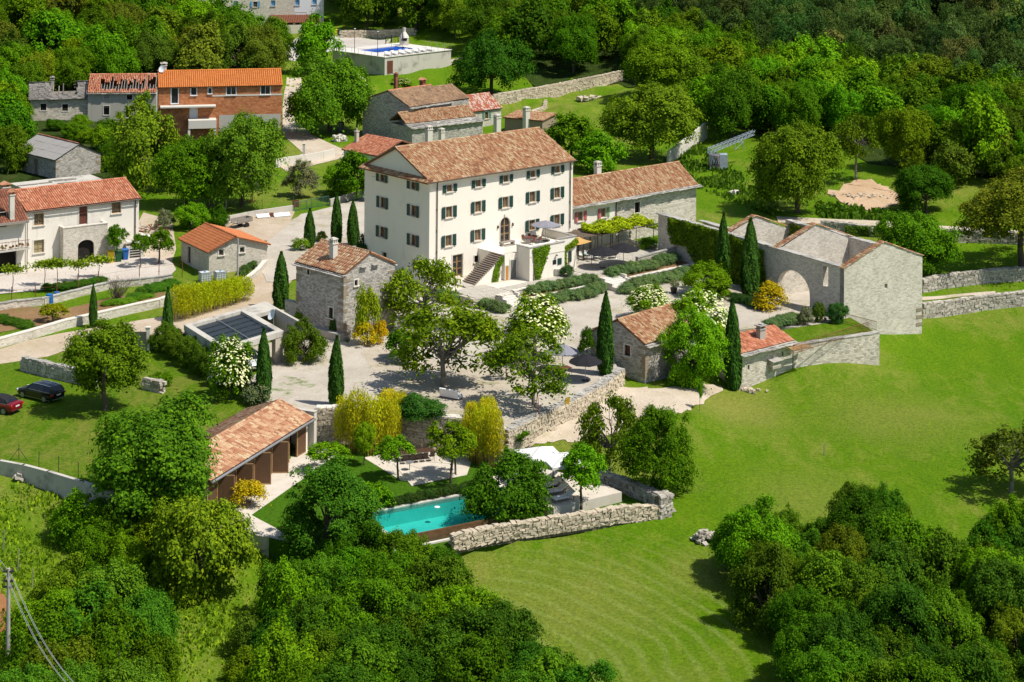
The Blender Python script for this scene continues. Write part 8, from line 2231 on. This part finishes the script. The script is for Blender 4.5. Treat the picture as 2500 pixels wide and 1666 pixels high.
# balcony furniture
e = empty('stone_bench', vl(X0+1.6,-1.1,BALZ), 'pale slatted bench on the balcony block near the arched door', 'bench', V.rz)
MB().bx(-1,1,-.3,.3,.36,.46).build('seat', M_GREYWOOD, e)
for sx in (-.85,.85): MB().bx(sx-.1,sx+.1,-.28,.28,0,.36).build('leg', M_GREYWOOD, e)
table('balcony_table','dark table with reddish top on the balcony block', vl(X0+4.6,-2.0,BALZ), V.rz+.2, 1.9, .9, M_RWOOD)
bc = chair_proto('balcony_chair', M_RWOOD, M_IRON); first = True
for dx, dy, rr in ((-.5,-.75,PI),(.5,-.75,PI),(-.5,.75,0),(.5,.75,0)):
    place(bc, first, 'balcony_chair', 'dark red chair, '+('front ' if dy < 0 else 'back ')+('left' if dx < 0 else 'right')+' at the balcony table', 'chair', vl(X0+4.6+dx,-2.0+dy,BALZ), V.rz+rr, 'chairs at the balcony table'); first = False
# pots
def pot(label, p, r=.35, h=.6, m=M_CONCL, plant=None, name='plant_pot'):
    e = empty(name, p, label, 'pot'); MB().lathe((0,0,0),[(r*.7,0),(r,h*.85),(r*1.08,h),(r*.9,h),(r*.85,h*.9)],12).build('pot_body', m, e)
    if plant: c = link('plant', CROWNS['shrub'][0][0], e, (0,0,h+r)); c.scale = (r*1.3,r*1.3,r*1.5); c.color = tint(plant)
    return e
pot('big round stone pot on the patio beside the balcony block', at(1361,672,.05), .55, .8)
pot('stone pot with a plant at the court edge right of the steps', at(1645,716,Z_YARD), .4, .6, M_IRON, G_GREY)
# ================================================================== yard furniture
pt = table('yard_table','long dark wooden table under the violet grey parasol on the yard', at(1368,918,Z_YARD), .6, 2.2, .9, M_RWOOD)
e = empty('towel_stack', at(1476,926,Z_YARD+.08), 'two white cushions lying on the grey wall top by the parasol', 'cushions', .6)
MB().bx(-.5,-.02,-.25,.25,0,.1).build('cushion', M_CANVW, e); MB().bx(.02,.5,-.25,.25,0,.1).build('cushion', M_CANVW, e)
sf = empty('striped_sofa', at(1102,972,Z_YARD), 'white and blue striped garden sofa under the big walnut', 'sofa', math.radians(150))
M_STRIPE = plain('pale blue stripe', (0.32,0.38,0.50,1)); MB().bx(-1.0,1.0,-.42,.42,.15,.42).build('seat', M_CANVW, sf); MB().obox(Matrix.Translation((0,.42,.6)) @ Matrix.Rotation(-.2,4,'X'), (2.0,.14,.62)).build('backrest', M_CANVW, sf)
for k in range(7): MB().bx(-.95+k*.29,-.83+k*.29,-.425,.425,.421,.428).build('stripe', M_STRIPE, sf)
for sx in (-.9,.9):
    for sy in (-.35,.35): MB().bx(sx-.05,sx+.05,sy-.05,sy+.05,0,.15).build('leg', M_DWOOD, sf)
e = empty('yellow_panel', gp(1383,1016), 'small yellow metal panel leaning on the retaining wall', 'panel', .6); MB().obox(Matrix.Rotation(.25,4,'X'), (.5,.06,.8), (0,0,.4)).build('panel_sheet', plain('yellow panel paint',(0.60,0.38,0.03,1)), e); MB().obox(Matrix.Rotation(.25,4,'X'), (.56,.03,.06), (0,0,.8)).build('panel_frame', M_GALV, e)
# garden terrace table and chairs
table('garden_table','long dark dining table under the trees on the garden terrace', at(1015,1122,Z_GARDEN+.06), .35, 3.2, 1.0, M_DWOOD)
gc = chair_proto('garden_chair', M_IRON, M_IRON); first = True
for k in range(5):
    for sg in (-1,1):
        q = at(1015,1122,Z_GARDEN+.06) + Matrix.Rotation(.35,3,'Z') @ Vector((-1.2+k*.6,sg*.8,0)); place(gc, first, 'garden_chair', nth(k,5)+'dark metal chair, '+('front' if sg < 0 else 'back')+' row, at the garden terrace dining table', 'chair', q, .35+(PI if sg < 0 else 0), 'dark chairs at the garden table'); first = False
e = empty('bistro_table', at(1000,1148,Z_GARDEN+.06), 'little round metal table alone on the garden terrace', 'table'); MB().lathe((0,0,.7),[(.35,0),(.35,.03)],14).build('tabletop', M_GALV, e); MB().tube((0,0,0),(0,0,.7),.03,n=6).build('leg', M_IRON, e)
# loungers by the pool
def lounger_proto():
    r = empty('sun_lounger', (0,0,-50)); MB().bx(-.36,.36,-1.0,.35,.28,.36).build('mattress', M_CANVW, r)
    MB().obox(Matrix.Translation((0,.35,.34)) @ Matrix.Rotation(.55,4,'X'), (.72,.75,.07), (0,.37,0)).build('backrest', M_CANVW, r)
    MB().bx(-.38,.38,-1.02,.95,.22,.27).build('frame', M_GREYWOOD, r)
    for sx in (-.33,.33):
        for sy in (-.9,.8): MB().bx(sx-.03,sx+.03,sy-.03,sy+.03,0,.22).build('leg', M_GREYWOOD, r)
    return r
lp = lounger_proto(); first = True
for k, (u, v, lab) in enumerate(((1375,1222,'white sun lounger nearest the young bare stemmed tree'),(1358,1205,'second white sun lounger from the front under the white umbrella'),(1344,1190,'third white sun lounger from the front by the pool'),(1332,1176,'white sun lounger farthest back under the white umbrella'))):
    place(lp, first, 'sun_lounger', lab, 'sun lounger', at(u,v,Z_GARDEN+.06), -1.05, 'sun loungers by the garden pool'); first = False
first = False
for k in range(7):
    x, y = 2.0+k*1.9, 1.2 + .25*(k%2); place(lp, False, 'sun_lounger', nth(k,7)+'small white sun lounger on the blue pool deck at the top', 'sun lounger', PD.M @ Vector((x,y,3.53)), PD.rz-.2, 'sun loungers by the blue pool')
# barbecue and bins at the top
e = empty('barbecue', PD.M @ Vector((15.8,11.5,3.5)), 'white masonry barbecue with a tapered chimney beside the blue pool', 'barbecue', PD.rz-.7)
MB().bx(-.9,.9,-.45,.45,0,.95).build('hearth', M_STPALE, e); b = MB(); b.bx(-.9,-.55,-.45,.45,.954,1.6); b.bx(.55,.9,-.45,.45,.954,1.6); b.build('jamb', M_CONCL, e); MB().lathe((0,0,1.6),[(1.0,0),(.85,.4),(.3,1.2),(.26,1.8),(.36,1.85),(.36,2.0)],8).build('hood', M_CONCL, e); MB().bx(-.54,.54,.1,.44,.96,1.6).build('firebox', M_IRON, e)
def wheelie(label, p, m, rz=0, s_=1.0, grp=None):
    e = empty('wheelie_bin', p, label, 'bin', rz, grp); b = MB(); z0, z1 = .08, .98*s_
    loft(b, [[(-.20*s_,-.22*s_,z0),(.20*s_,-.22*s_,z0),(.20*s_,.22*s_,z0),(-.20*s_,.22*s_,z0)],[(-.27*s_,-.30*s_,z1),(.27*s_,-.30*s_,z1),(.27*s_,.30*s_,z1),(-.27*s_,.30*s_,z1)]]); b.build('bin_body', m, e)
    MB().obox(Matrix.Translation((0,0,z1+.04)) @ Matrix.Rotation(.08,4,'X'), (.6*s_,.68*s_,.07)).build('lid', m, e); MB().tube((-.25*s_,.36*s_,z1-.02),(.25*s_,.36*s_,z1-.02),.02,n=5).build('handle', M_TRIMB, e)
    for sx in (-1,1): MB().tube((sx*.22*s_,.26*s_,.11),(sx*.29*s_,.26*s_,.11),.11,n=10).build('wheel', M_TYRE, e)
M_YELB = plain('yellow bin plastic',(0.72,0.52,0.02,1),(0.64,0.45,0.02,1),2,.5); M_GRNB = plain('dark green bin plastic',(0.02,0.10,0.035,1),(0.015,0.08,0.03,1),2,.5); M_BLUB = plain('blue bin plastic',(0.02,0.13,0.42,1),(0.02,0.11,0.36,1),2,.5)
wheelie('yellow wheeled bin beside the stone porch', gp(270,642), M_YELB, .4, 1.35); wheelie('dark green wheeled bin between the yellow and blue bins', gp(289,640), M_GRNB, .4, 1.35); wheelie('blue wheeled bin next to the pale compost boxes', gp(306,635), M_BLUB, .4, 1.25)
wheelie('yellow lidded bin at the gravel court by the blue shuttered house', gp(819,88), M_YELB, .2, 1.4); wheelie('green bin at the gravel court by the blue shuttered house', gp(828,88), M_GRNB, .2, 1.4)
# compost boxes and steps of pale concrete
for k, (u, v, w, h) in enumerate(((325,628,2.2,1.9),(350,600,1.8,1.5))):
    e = empty('concrete_box', gp(u,v), ['pale concrete box with a sloped lid beside the blue bin','second pale concrete box behind the sloped one'][k], 'concrete box', .5)
    b = MB(); b.prism([(-w/2,-.8),(w/2,-.8),(w/2,.8),(-w/2,.8)],-.3,h*.8); b.build('box_body', M_CONCL, e); MB().obox(Matrix.Translation((0,0,h*.9)) @ Matrix.Rotation(.35,4,'Y'), (w*1.05,1.7,.1)).build('lid', M_TRIM, e)
    for j in range(4): MB().bx(-w*.3,w*.3,-.83,-.80,.15+j*.3,.3+j*.3).build('slot', M_DARKIN, e)
# barrels, tanks
def barrel(label, p, h=.95, r=.32, grp=None):
    e = empty('plastic_barrel', p, label, 'barrel', 0, grp); MB().lathe((0,0,0),[(r*.9,0),(r,.08),(r,h*.33),(r*1.04,h*.36),(r,h*.4),(r,h*.68),(r*1.04,h*.71),(r,h*.74),(r*.95,h)],16).build('barrel_body', plain('blue barrel plastic',(0.02,0.14,0.40,1)) if 'blue barrel plastic' not in MATS else MATS['blue barrel plastic'], e); MB().lathe((0,0,h),[(r*.97,0),(r*.97,.05),(r*.8,.06)],16).build('lid', MATS['blue barrel plastic'], e)
barrel('front blue plastic barrel by the vegetable plot wall', gp(121,742), 1.0, .4); barrel('rear blue plastic barrel, right of the front one at the plot wall', gp(138,734), .9, .34)
for k, (u, v) in enumerate(((500,688),(537,686))):
    e = empty('water_tank', gp(u,v), ['caged white water tank nearer the vine posts','caged white water tank right of the other, by the planted bed'][k], 'water tank', .5)
    MB().bx(-.55,.55,-.5,.5,.15,1.1).build('tank_body', plain('cloudy white plastic',(0.62,0.66,0.66,1),(0.55,0.58,0.58,1),2,.4) if not k else MATS['cloudy white plastic'], e)
    b = MB()
    for z in (.2,.45,.7,.95,1.12):
        for a,c in (((-.58,-.53),(.58,-.53)),((.58,-.53),(.58,.53)),((.58,.53),(-.58,.53)),((-.58,.53),(-.58,-.53))): b.tube((*a,z),(*c,z),.018,n=4)
    for t in (-.58,-.3,0,.3,.58):
        for yy in (-.53,.53): b.tube((t,yy,.15),(t,yy,1.12),.018,n=4)
    b.build('cage', M_GALV, e); MB().bx(-.6,.6,-.55,.55,0,.14).build('pallet', M_GREYWOOD, e); MB().lathe((0,0,1.1),[(.12,0),(.12,.06)],10).build('filler_cap', M_BLUB, e)
# garden table and pots at the farmhouse wall
table('potting_table','wooden potting table with plants at the farmhouse wall', gp(106,640), .55, 1.5, .7, M_WOOD, .8)
for k, (u, v, w) in enumerate(((75,648,'nearest the downpipe'),(82,640,'under the olive shutters'),(118,640,'by the porch arch'),(126,636,'inside the porch side arch'))): pot('potted plant at the farmhouse wall, '+w, gp(u,v), .25, .4, M_TILE_RED, G_MID)
# ================================================================== gate, fences, posts
ga, gb = at(282,856,-1.1), at(370,835,-1.1)
ga, gb = gp(318,852), gp(358,858)
e = empty('wooden_gate', ga, 'weathered grey wooden driveway gate standing open beside its white post', 'gate', math.atan2(gb.y-ga.y,gb.x-ga.x)); Lg = (gb-ga).length
n = 14
for k in range(n): MB().bx(k*Lg/n, (k+.8)*Lg/n, -.02,.02,.1,1.75+.25*k/n).build('slat', M_GREYWOOD, e)
for z in (.35,1.45): MB().bx(0,Lg,.021,.07,z,z+.1).build('rail', M_GREYWOOD, e)
e = empty('gate_post', gp(361,856), 'square white post of the wooden gate', 'gatepost'); MB().bx(-.22,.22,-.22,.22,-.2,2.3).build('post', M_TRIM, e); MB().bx(-.26,.26,-.26,.26,2.304,2.38).build('cap', M_TRIM, e)
wall_run('gate_side_wall','low dark stone stub wall right of the white gate post', [(p.x,p.y,p.z-.2,p.z+.8) for p in (gp(366,852),gp(392,844))], .5, M_STGREY, M_SLAB)
M_FGREEN = plain('green fence paint', (0.06,0.16,0.12,1), (0.045,0.12,0.09,1), 4, .6)
railing('green_gate','pale green barred gate and fence beside the lane left of the villa', [gp(719,517), gp(760,509), gp(803,501)], 1.25, .2, M_FGREEN, 'gate', bar=.03)
def mesh_fence(label, px, h=1.4, m=None, step=2.4):
    pts = [gp(u,v) for u,v in px]; c0 = pts[0]; r = empty('wire_fence', c0, label, 'fence'); m = m or M_FGREEN; w = MB()
    for k in range(len(pts)-1):
        a,b_ = pts[k]-c0, pts[k+1]-c0; n = max(1,int((b_-a).length/step))
        for j in range(n+1): MB().tube(a.lerp(b_,j/n), a.lerp(b_,j/n)+Vector((0,0,h)), .03, n=5).build('post', m, r)
        for z in np.arange(.15,h,.22): w.tube(a+Vector((0,0,float(z))), b_+Vector((0,0,float(z))), .008, n=3, cap=False)
    w.build('wires', m, r)
mesh_fence('green wire fence of the garden behind the old cart', ((575,520),(640,512),(716,505)))
mesh_fence('wire fence with green posts on the orchard side of the concrete wall', ((1615,385),(1650,370),(1690,345)), 1.5)
rp = [(28,745),(86,740),(138,735),(190,712),(240,706),(340,690),(388,683),(445,678)]
for k, (u, v) in enumerate(rp):
    p = gp(u, v); e = empty('trellis_post', p, nth(k,8)+'rusty iron trellis post of the grape vine row along the yard', 'post', 0, 'rusty trellis posts'); MB().tube((0,0,0),(0,0,2.0),.045,n=6).build('post', M_RUST, e); MB().lathe((0,0,.9),[(.05,0),(.09,.05),(.05,.1)],8).build('collar', M_RUST, e)
    if k: q = gp(*rp[k-1]) - p; MB().tube((0,0,1.6),(q.x,q.y,q.z+1.6),.012,n=4).build('wire', M_RUST, e)
# poles
def pole(name, label, p, h, r0, r1, m, cat='utility pole', lamp=None, cross=False):
    e = empty(name, p, label, cat); MB().tube((0,0,-.3),(0,0,h),r0,r1,10).build('pole', m, e)
    if lamp: 
        MB().tube((0,0,h-.1),(lamp*1.0,-.2,h+.25),.04,n=6).build('lamp_arm', M_GALV, e); MB().box((lamp*1.25,-.25,h+.26),(.65,.22,.1)).build('lamp_head', M_PVC, e)
    if cross:
        for z in (h-.25,h-.9,h-1.3): MB().bx(-.35,.35,-.09,.09,z,z+.1).build('bracket', M_IRON, e)
        for z in (h-.2,h-.85):
            for sx in (-.3,.3): MB().lathe((sx,0,z+.1),[(.05,0),(.06,.08),(.03,.14)],8).build('insulator', M_DWOOD, e)
    return e
M_POLE = plain('pale concrete pole', (0.42,0.40,0.37,1), (0.30,0.285,0.265,1), 2, .9)
pp = gp(19,1664); hp = zat(pp,1388)-pp.z
pole('utility_pole','tall grey utility pole at the bottom left corner carrying the power lines', pp, hp, .17, .11, M_POLE, cross=True)
p = gp(580,687); pole('utility_pole','slim concrete pole in front of the orange roofed shed', p, zat(p,583)-p.z, .12, .09, M_POLE)
p = gp(552,511); pole('street_lamp','tall lamp pole among the trees behind the orange roofed shed', p, zat(p,385)-p.z, .13, .09, M_POLE, 'street lamp', lamp=.6)
p = gp(667,180); pole('street_lamp','street lamp right above the orange roof of the brick house', p, zat(p,112)-p.z, .10, .08, M_GALV, 'street lamp', lamp=.6)
for k, (u, v, vt) in enumerate(((8,1345,1293),(43,1400,1340),(78,1435,1390))):
    p = gp(u, v); e = empty('fence_stake', p, nth(k,3)+'thin grey wooden fence stake on the scrub slope', 'stake', 0, 'stakes on the scrub slope'); MB().tube((0,0,-.2),(.05,0,zat(p,vt)-p.z),.05,.04,6).build('stake', M_GREYWOOD, e)
for k, (u, v, vt, lab) in enumerate(((2012,1112,1083,'short wooden stake alone in the middle of the right meadow'),(2107,1226,1190,'thin stake at the top of the bottom right copse'))):
    p = gp(u, v); e = empty('wooden_stake', p, lab, 'stake'); MB().tube((0,0,-.2),(0,0,zat(p,vt)-p.z),.05,.035,6).build('stake', M_GREYWOOD, e)
# power lines: three bundles sagging past the pole, each of thin wires
top = pp + Vector((0,0,hp-.3))
far = at(195,1690,-1.2+2.0); M_WIRE = plain('bright steel wire', (0.50,0.50,0.48,1), None, 2, .4, .5, .3)
for k in range(4):
    e = empty('power_line', top, nth(k,4)+'thin power line wire running from the utility pole to the bottom edge', 'power line', 0, 'power line wires')
    A0 = Vector(((k-1.5)*.18,0,-.25*(k%2))); q = Vector((far.x-top.x+(k-1.5)*.25, far.y-top.y, far.z-top.z-.2*(k%2))); pts = [A0.lerp(q,t/14)-Vector((0,0,.9*math.sin(PI*t/14))) for t in range(15)]
    MB().path(pts,[.014]*15,4).build('wire', M_WIRE, e)
    q2 = Vector((-14,26,1.5)); pts = [A0.lerp(q2+A0,t/10)-Vector((0,0,.8*math.sin(PI*t/10))) for t in range(11)]; MB().path(pts,[.014]*11,4).build('wire', M_WIRE, e)
for (a, b_, lab) in ((BA.M @ Vector((7,0,3.2)), gp(552,511)+Vector((0,0,6.5)), 'black cable from the grey barn to the lamp pole'),(gp(552,511)+Vector((0,0,6.4)), V.M @ Vector((-.1,10,10.5)), 'black cable from the lamp pole to the villa wall'),(gp(667,180)+Vector((0,0,4.5)), TH_.M @ Vector((-.1,6,4.5)), 'black cable along the lane to the tall stone house')):
    e = empty('overhead_cable', a, lab, 'cable'); q = b_-a; pts = [q*(t/16)-Vector((0,0,1.3*math.sin(PI*t/16))) for t in range(17)]; MB().path(pts,[.018]*17,4).build('cable', M_IRON, e)
# ================================================================== odds and ends
# old cart / tipping trailer, white boards
e = empty('farm_cart', gp(590,556), 'old rusty tipping trailer lying by the lane wall', 'trailer', -.7)
b = MB(); b.box((0,0,.75),(1.3,2.6,.08)); b.box((-.62,0,1.0),(.06,2.6,.55)); b.box((.62,0,1.0),(.06,2.6,.55)); b.box((0,1.3,1.0),(1.2,.06,.55)); b.build('tub', M_GREYWOOD, e)
for sx in (-1,1): MB().tube((sx*.55,.3,.35),(sx*.75,.3,.35),.35,n=14).build('wheel', M_TYRE, e)
MB().tube((0,-1.3,.7),(0,-2.6,.3),.05,n=6).build('drawbar', M_RUST, e)
e = empty('board_stack', gp(668,532), 'pair of long white panels lying on the ground at the lane', 'panels', .35)
for k,(x,w) in enumerate(((-1.4,1.7),(1.1,2.2))): MB().obox(Matrix.Translation((x,0,.35)) @ Matrix.Rotation(.35,4,'X') @ Matrix.Rotation(.06*k,4,'Z'), (w,.9,.07)).build('panel', M_PVC, e)
MB().box((-.25,.1,.35),(.5,.3,.6)).build('machine_part', M_RUST, e)
# scrap heap
e = empty('scrap_heap', gp(352,575), 'heap of rusty scrap bars and boards beside the white farmhouse end wall', 'scrap heap', .3)
for k in range(26):
    a = random.uniform(0,6.28); l = random.uniform(.8,2.6); c = Vector((random.uniform(-1.8,1.8),random.uniform(-2,2),random.uniform(.1,.9))); q = c + Vector((math.cos(a)*l,math.sin(a)*l,random.uniform(-.2,.9)))
    MB().tube(c,q,random.uniform(.03,.07),n=5).build('scrap_bar', M_RUST if k%3 else M_GREYWOOD, e)
# wrapped pallet and tractor implement by the lane
e = empty('wrapped_pallet', gp(828,345), 'plastic wrapped heap of stones beside the lane above the white wall', 'wrapped heap', .4); b = MB()
for k in range(26): b.box((random.uniform(-1,1),random.uniform(-.7,.7),random.uniform(.15,.9)),(.5,.45,.35),random.uniform(0,3),.2)
b.build('stones', M_TRIM, e)['kind'] = 'stuff'; MB().box((0,0,.06),(2.2,1.6,.1)).build('pallet', M_GREYWOOD, e)
e = empty('black_barrel', gp(832,322), 'dark grey drum standing behind the wrapped stones', 'drum'); MB().lathe((0,0,0),[(.55,0),(.6,.1),(.6,1.5),(.5,1.6)],14).build('drum_body', M_GREYDOOR, e); MB().lathe((0,0,1.6),[(.5,0),(.3,.08)],14).build('lid', M_IRON, e)
# lattice boom with tank cab
pc_ = gp(1752,412); e = empty('lattice_boom', pc_, 'abandoned pale lattice crane boom lying over a rusty tank in tall grass', 'crane boom', .0)
M_LATT = plain('pale blue steel', (0.38,0.44,0.50,1), (0.26,0.30,0.34,1), 3, .6); M_TANK = plain('rusty painted steel', (0.30,0.34,0.38,1), (0.24,0.11,0.06,1), 1.2, .7)
MB().bx(-1.3,.2,-.9,.9,0,2.1).build('tank', M_TANK, e); MB().bx(.25,1.4,-.8,.8,0,2.2).build('cabin', M_LATT, e); MB().bx(-.9,-.1,-.93,-.905,.7,1.7).build('opening', M_DARKIN, e)
b = MB(); A0 = Vector((-1.6,-.6,2.4)); B0 = Vector((5.6,3.4,4.6)); up = Vector((0,0,.75)); sd_ = Vector((.35,-.6,0)); nb = 12
cs4 = [Vector((0,0,0)), sd_, up, up+sd_]
for c in cs4: b.tube(A0+c,B0+c*.7,.05,n=5)
for k in range(nb):
    p0, p1 = A0.lerp(B0,k/nb), A0.lerp(B0,(k+1)/nb)
    for i,j in ((0,2),(1,3),(0,1),(2,3)): b.tube(p0+cs4[i],p1+cs4[j]*.97,.03,n=4); b.tube(p0+cs4[i],p0+cs4[j],.03,n=4)
b.build('lattice', M_LATT, e); b = MB()
for k in range(7): b.tube((-1.5+k*.2,-1,2.9),(-1.2+k*.25,-1.0,.8),.04,n=4)
b.tube((-1.6,-.8,3.1),(-.6,-1.0,1.2),.06,n=5); b.build('fallen_bars', M_LATT, e)
for k,(u,v) in enumerate(((1805,368),)): 
    e = empty('steel_frame', gp(u,v), 'small loose blue grey steel frame in the grass right of the boom', 'steel frame', .5); b = MB()
    for x in (-.8,.8): b.tube((x,0,.1),(x,0,1.3),.05,n=5); 
    b.tube((-.8,0,1.3),(.8,0,1.3),.05,n=5); b.tube((-.8,0,.2),(.8,0,1.3),.04,n=5); b.build('frame', M_LATT, e)
# rock pile in the meadow, ring of stones, loose boulders
def rocks(name, label, p, n, sx, sy, h, sz, m=M_STONE, cat='stones', ring=False, each=True):
    e = empty(name, p, label, cat)
    for k in range(n):
        if ring: a = 2*PI*k/n; x, y, z = sx*math.cos(a), sy*math.sin(a), .1
        else:
            x, y = random.gauss(0,.4)*sx, random.gauss(0,.4)*sy; z = max(0,h*(1-(x/sx)**2-(y/sy)**2))*random.uniform(.3,1)
        q = random.uniform(.6,1.4)*sz; MB().obox(Matrix.Translation((x,y,z+.05)) @ Matrix.Rotation(random.uniform(0,3),4,'Z') @ Matrix.Rotation(random.uniform(-.4,.4),4,'X'), (q,q*.8,q*.6), jit=.2).build('stone', m, e)
    return e
rocks('stone_heap','grey heap of field stones at the tip of the bottom right copse', gp(1722,1322), 110, 1.25, .75, .85, .30, cat='stone heap')
rocks('stone_ring','ring of pale stones round a sapling on the orchard grass', gp(1440,242), 16, 1.9, 1.3, .2, .8, M_STONEW, ring=True)
rocks('loose_rocks','few pale rocks lying at the foot of the concrete wall', gp(45,1174), 9, .7, .4, .5, .4, M_STONE)
rocks('rubble','scattered pale rubble on the bare stony clearing', gp(2110,478), 60, 5.5, 2.6, .05, .35, M_STONEW)
rocks('tumbled_stones','tumbled stones at the foot of the small field house', gp(1830,955), 22, 1.6, .5, .1, .35, M_STONEW)
rocks('white_rocks','two flat white rocks in the grass behind the barn', gp(1790,472), 5, 1.2, .4, .05, .7, M_TRIM)
e = gp(1290,1022+26)
rocks('loose_rocks','a few loose stones below the retaining wall', gp(1345,1048), 6, .8, .3, .05, .35, M_STONEW)
# bare bush and bare tree
def bare(name, label, p, h, w, n=26, cat='bush', m=M_BARK):
    e = empty(name, p, label, cat); b = MB(); g = random.Random(len(label))
    for k in range(n):
        a = g.uniform(0,6.28); q = Vector((0,0,0)); d = Vector((math.cos(a)*w*.35,math.sin(a)*w*.35,h*.5)); pts = [q]
        for j in range(5): pts.append(pts[-1] + Vector((d.x*g.uniform(.1,.5),d.y*g.uniform(.1,.5),d.z*g.uniform(.25,.5))) + Vector((g.uniform(-.15,.15)*w,g.uniform(-.15,.15)*w,0)))
        b.path(pts,[.045,.035,.026,.018,.012,.006],4)
        for j in range(3): t = pts[g.randrange(2,5)]; b.tube(t,t+Vector((g.uniform(-.4,.4)*w,g.uniform(-.4,.4)*w,g.uniform(0,.3)*h)),.012,.004,4)
    b.build('branches', m, e)
bare('bare_bush','leafless grey bush at the yard wall between vine row and vegetable plot', gp(285,735), 2.6, 2.2, 46)
bare('bare_tree','leafless small tree in front of the orange roofed shed gable', gp(556,660), 3.6, 2.4, 22, 'tree')
bare('dead_branch','pale dead branches of a fallen tree at the wood edge right of the clearing', gp(2390,425), 3.5, 5, 14, 'dead tree', plain('bleached wood',(0.50,0.47,0.42,1)))
bare('bare_twigs','bare twiggy young tree on the lower path', gp(1532,1085), 2.8, 2.6, 10, 'tree')
for (u, v) in ((1311,1058),):
    p = gp(u,v); e = empty('plant_stake', p, 'rusty tripod of thin stakes against the retaining wall', 'stakes')
    for a in (0,2.1,4.2): MB().tube((.25*math.cos(a),.25*math.sin(a),0),(0,0,2.4),.03,n=5).build('stake', M_RUST, e)
e = empty('chicken_coop', gp(600,500), 'small rusty wire coop among the trees by the lamp pole', 'coop', .3); b = MB()
for x in (-.8,.8):
    for y in (-.6,.6): b.tube((x,y,0),(x,y,1.8),.06,n=5)
for z in (.6,1.2,1.8): b.tube((-.8,-.6,z),(.8,-.6,z),.04,n=4); b.tube((.8,-.6,z),(.8,.6,z),.04,n=4)
b.build('frame', M_RUST, e); MB().bx(-.9,.9,-.7,.7,1.82,1.88).build('roof', M_GREYWOOD, e)
e = empty('garden_swing', PD.M @ Vector((17,16.5,1.5)), 'red garden swing seat hanging under the trees by the barbecue', 'swing', .3)
for x in (-1.3,1.3):
    for y in (-.7,.7): MB().tube((x,y,0),(x,0,3.4),.05,n=5).build('leg', M_IRON, e)
MB().tube((-1.3,0,3.4),(1.3,0,3.4),.05,n=6).build('top_bar', M_IRON, e); MB().box((0,0,.9),(1.6,.5,.12)).build('seat', plain('red cushion',(0.5,0.02,0.03,1)), e)
for x in (-.75,.75): MB().tube((x,0,.95),(x,0,3.4),.015,n=4).build('chain', M_IRON, e)
e = empty('reddish_crate', gp(722,505), 'red brown crate behind the green gate', 'crate', .2); b = MB()
for k in range(4): b.bx(-.4,.4,-.42,-.38,k*.22,k*.22+.17); b.bx(-.4,.4,.38,.42,k*.22,k*.22+.17); b.bx(-.42,-.38,-.37,.37,k*.22,k*.22+.17); b.bx(.38,.42,-.37,.37,k*.22,k*.22+.17)
b.build('crate_boards', M_RUST, e); MB().bx(-.38,.38,-.38,.38,0,.05).build('crate_floor', M_RUST, e)
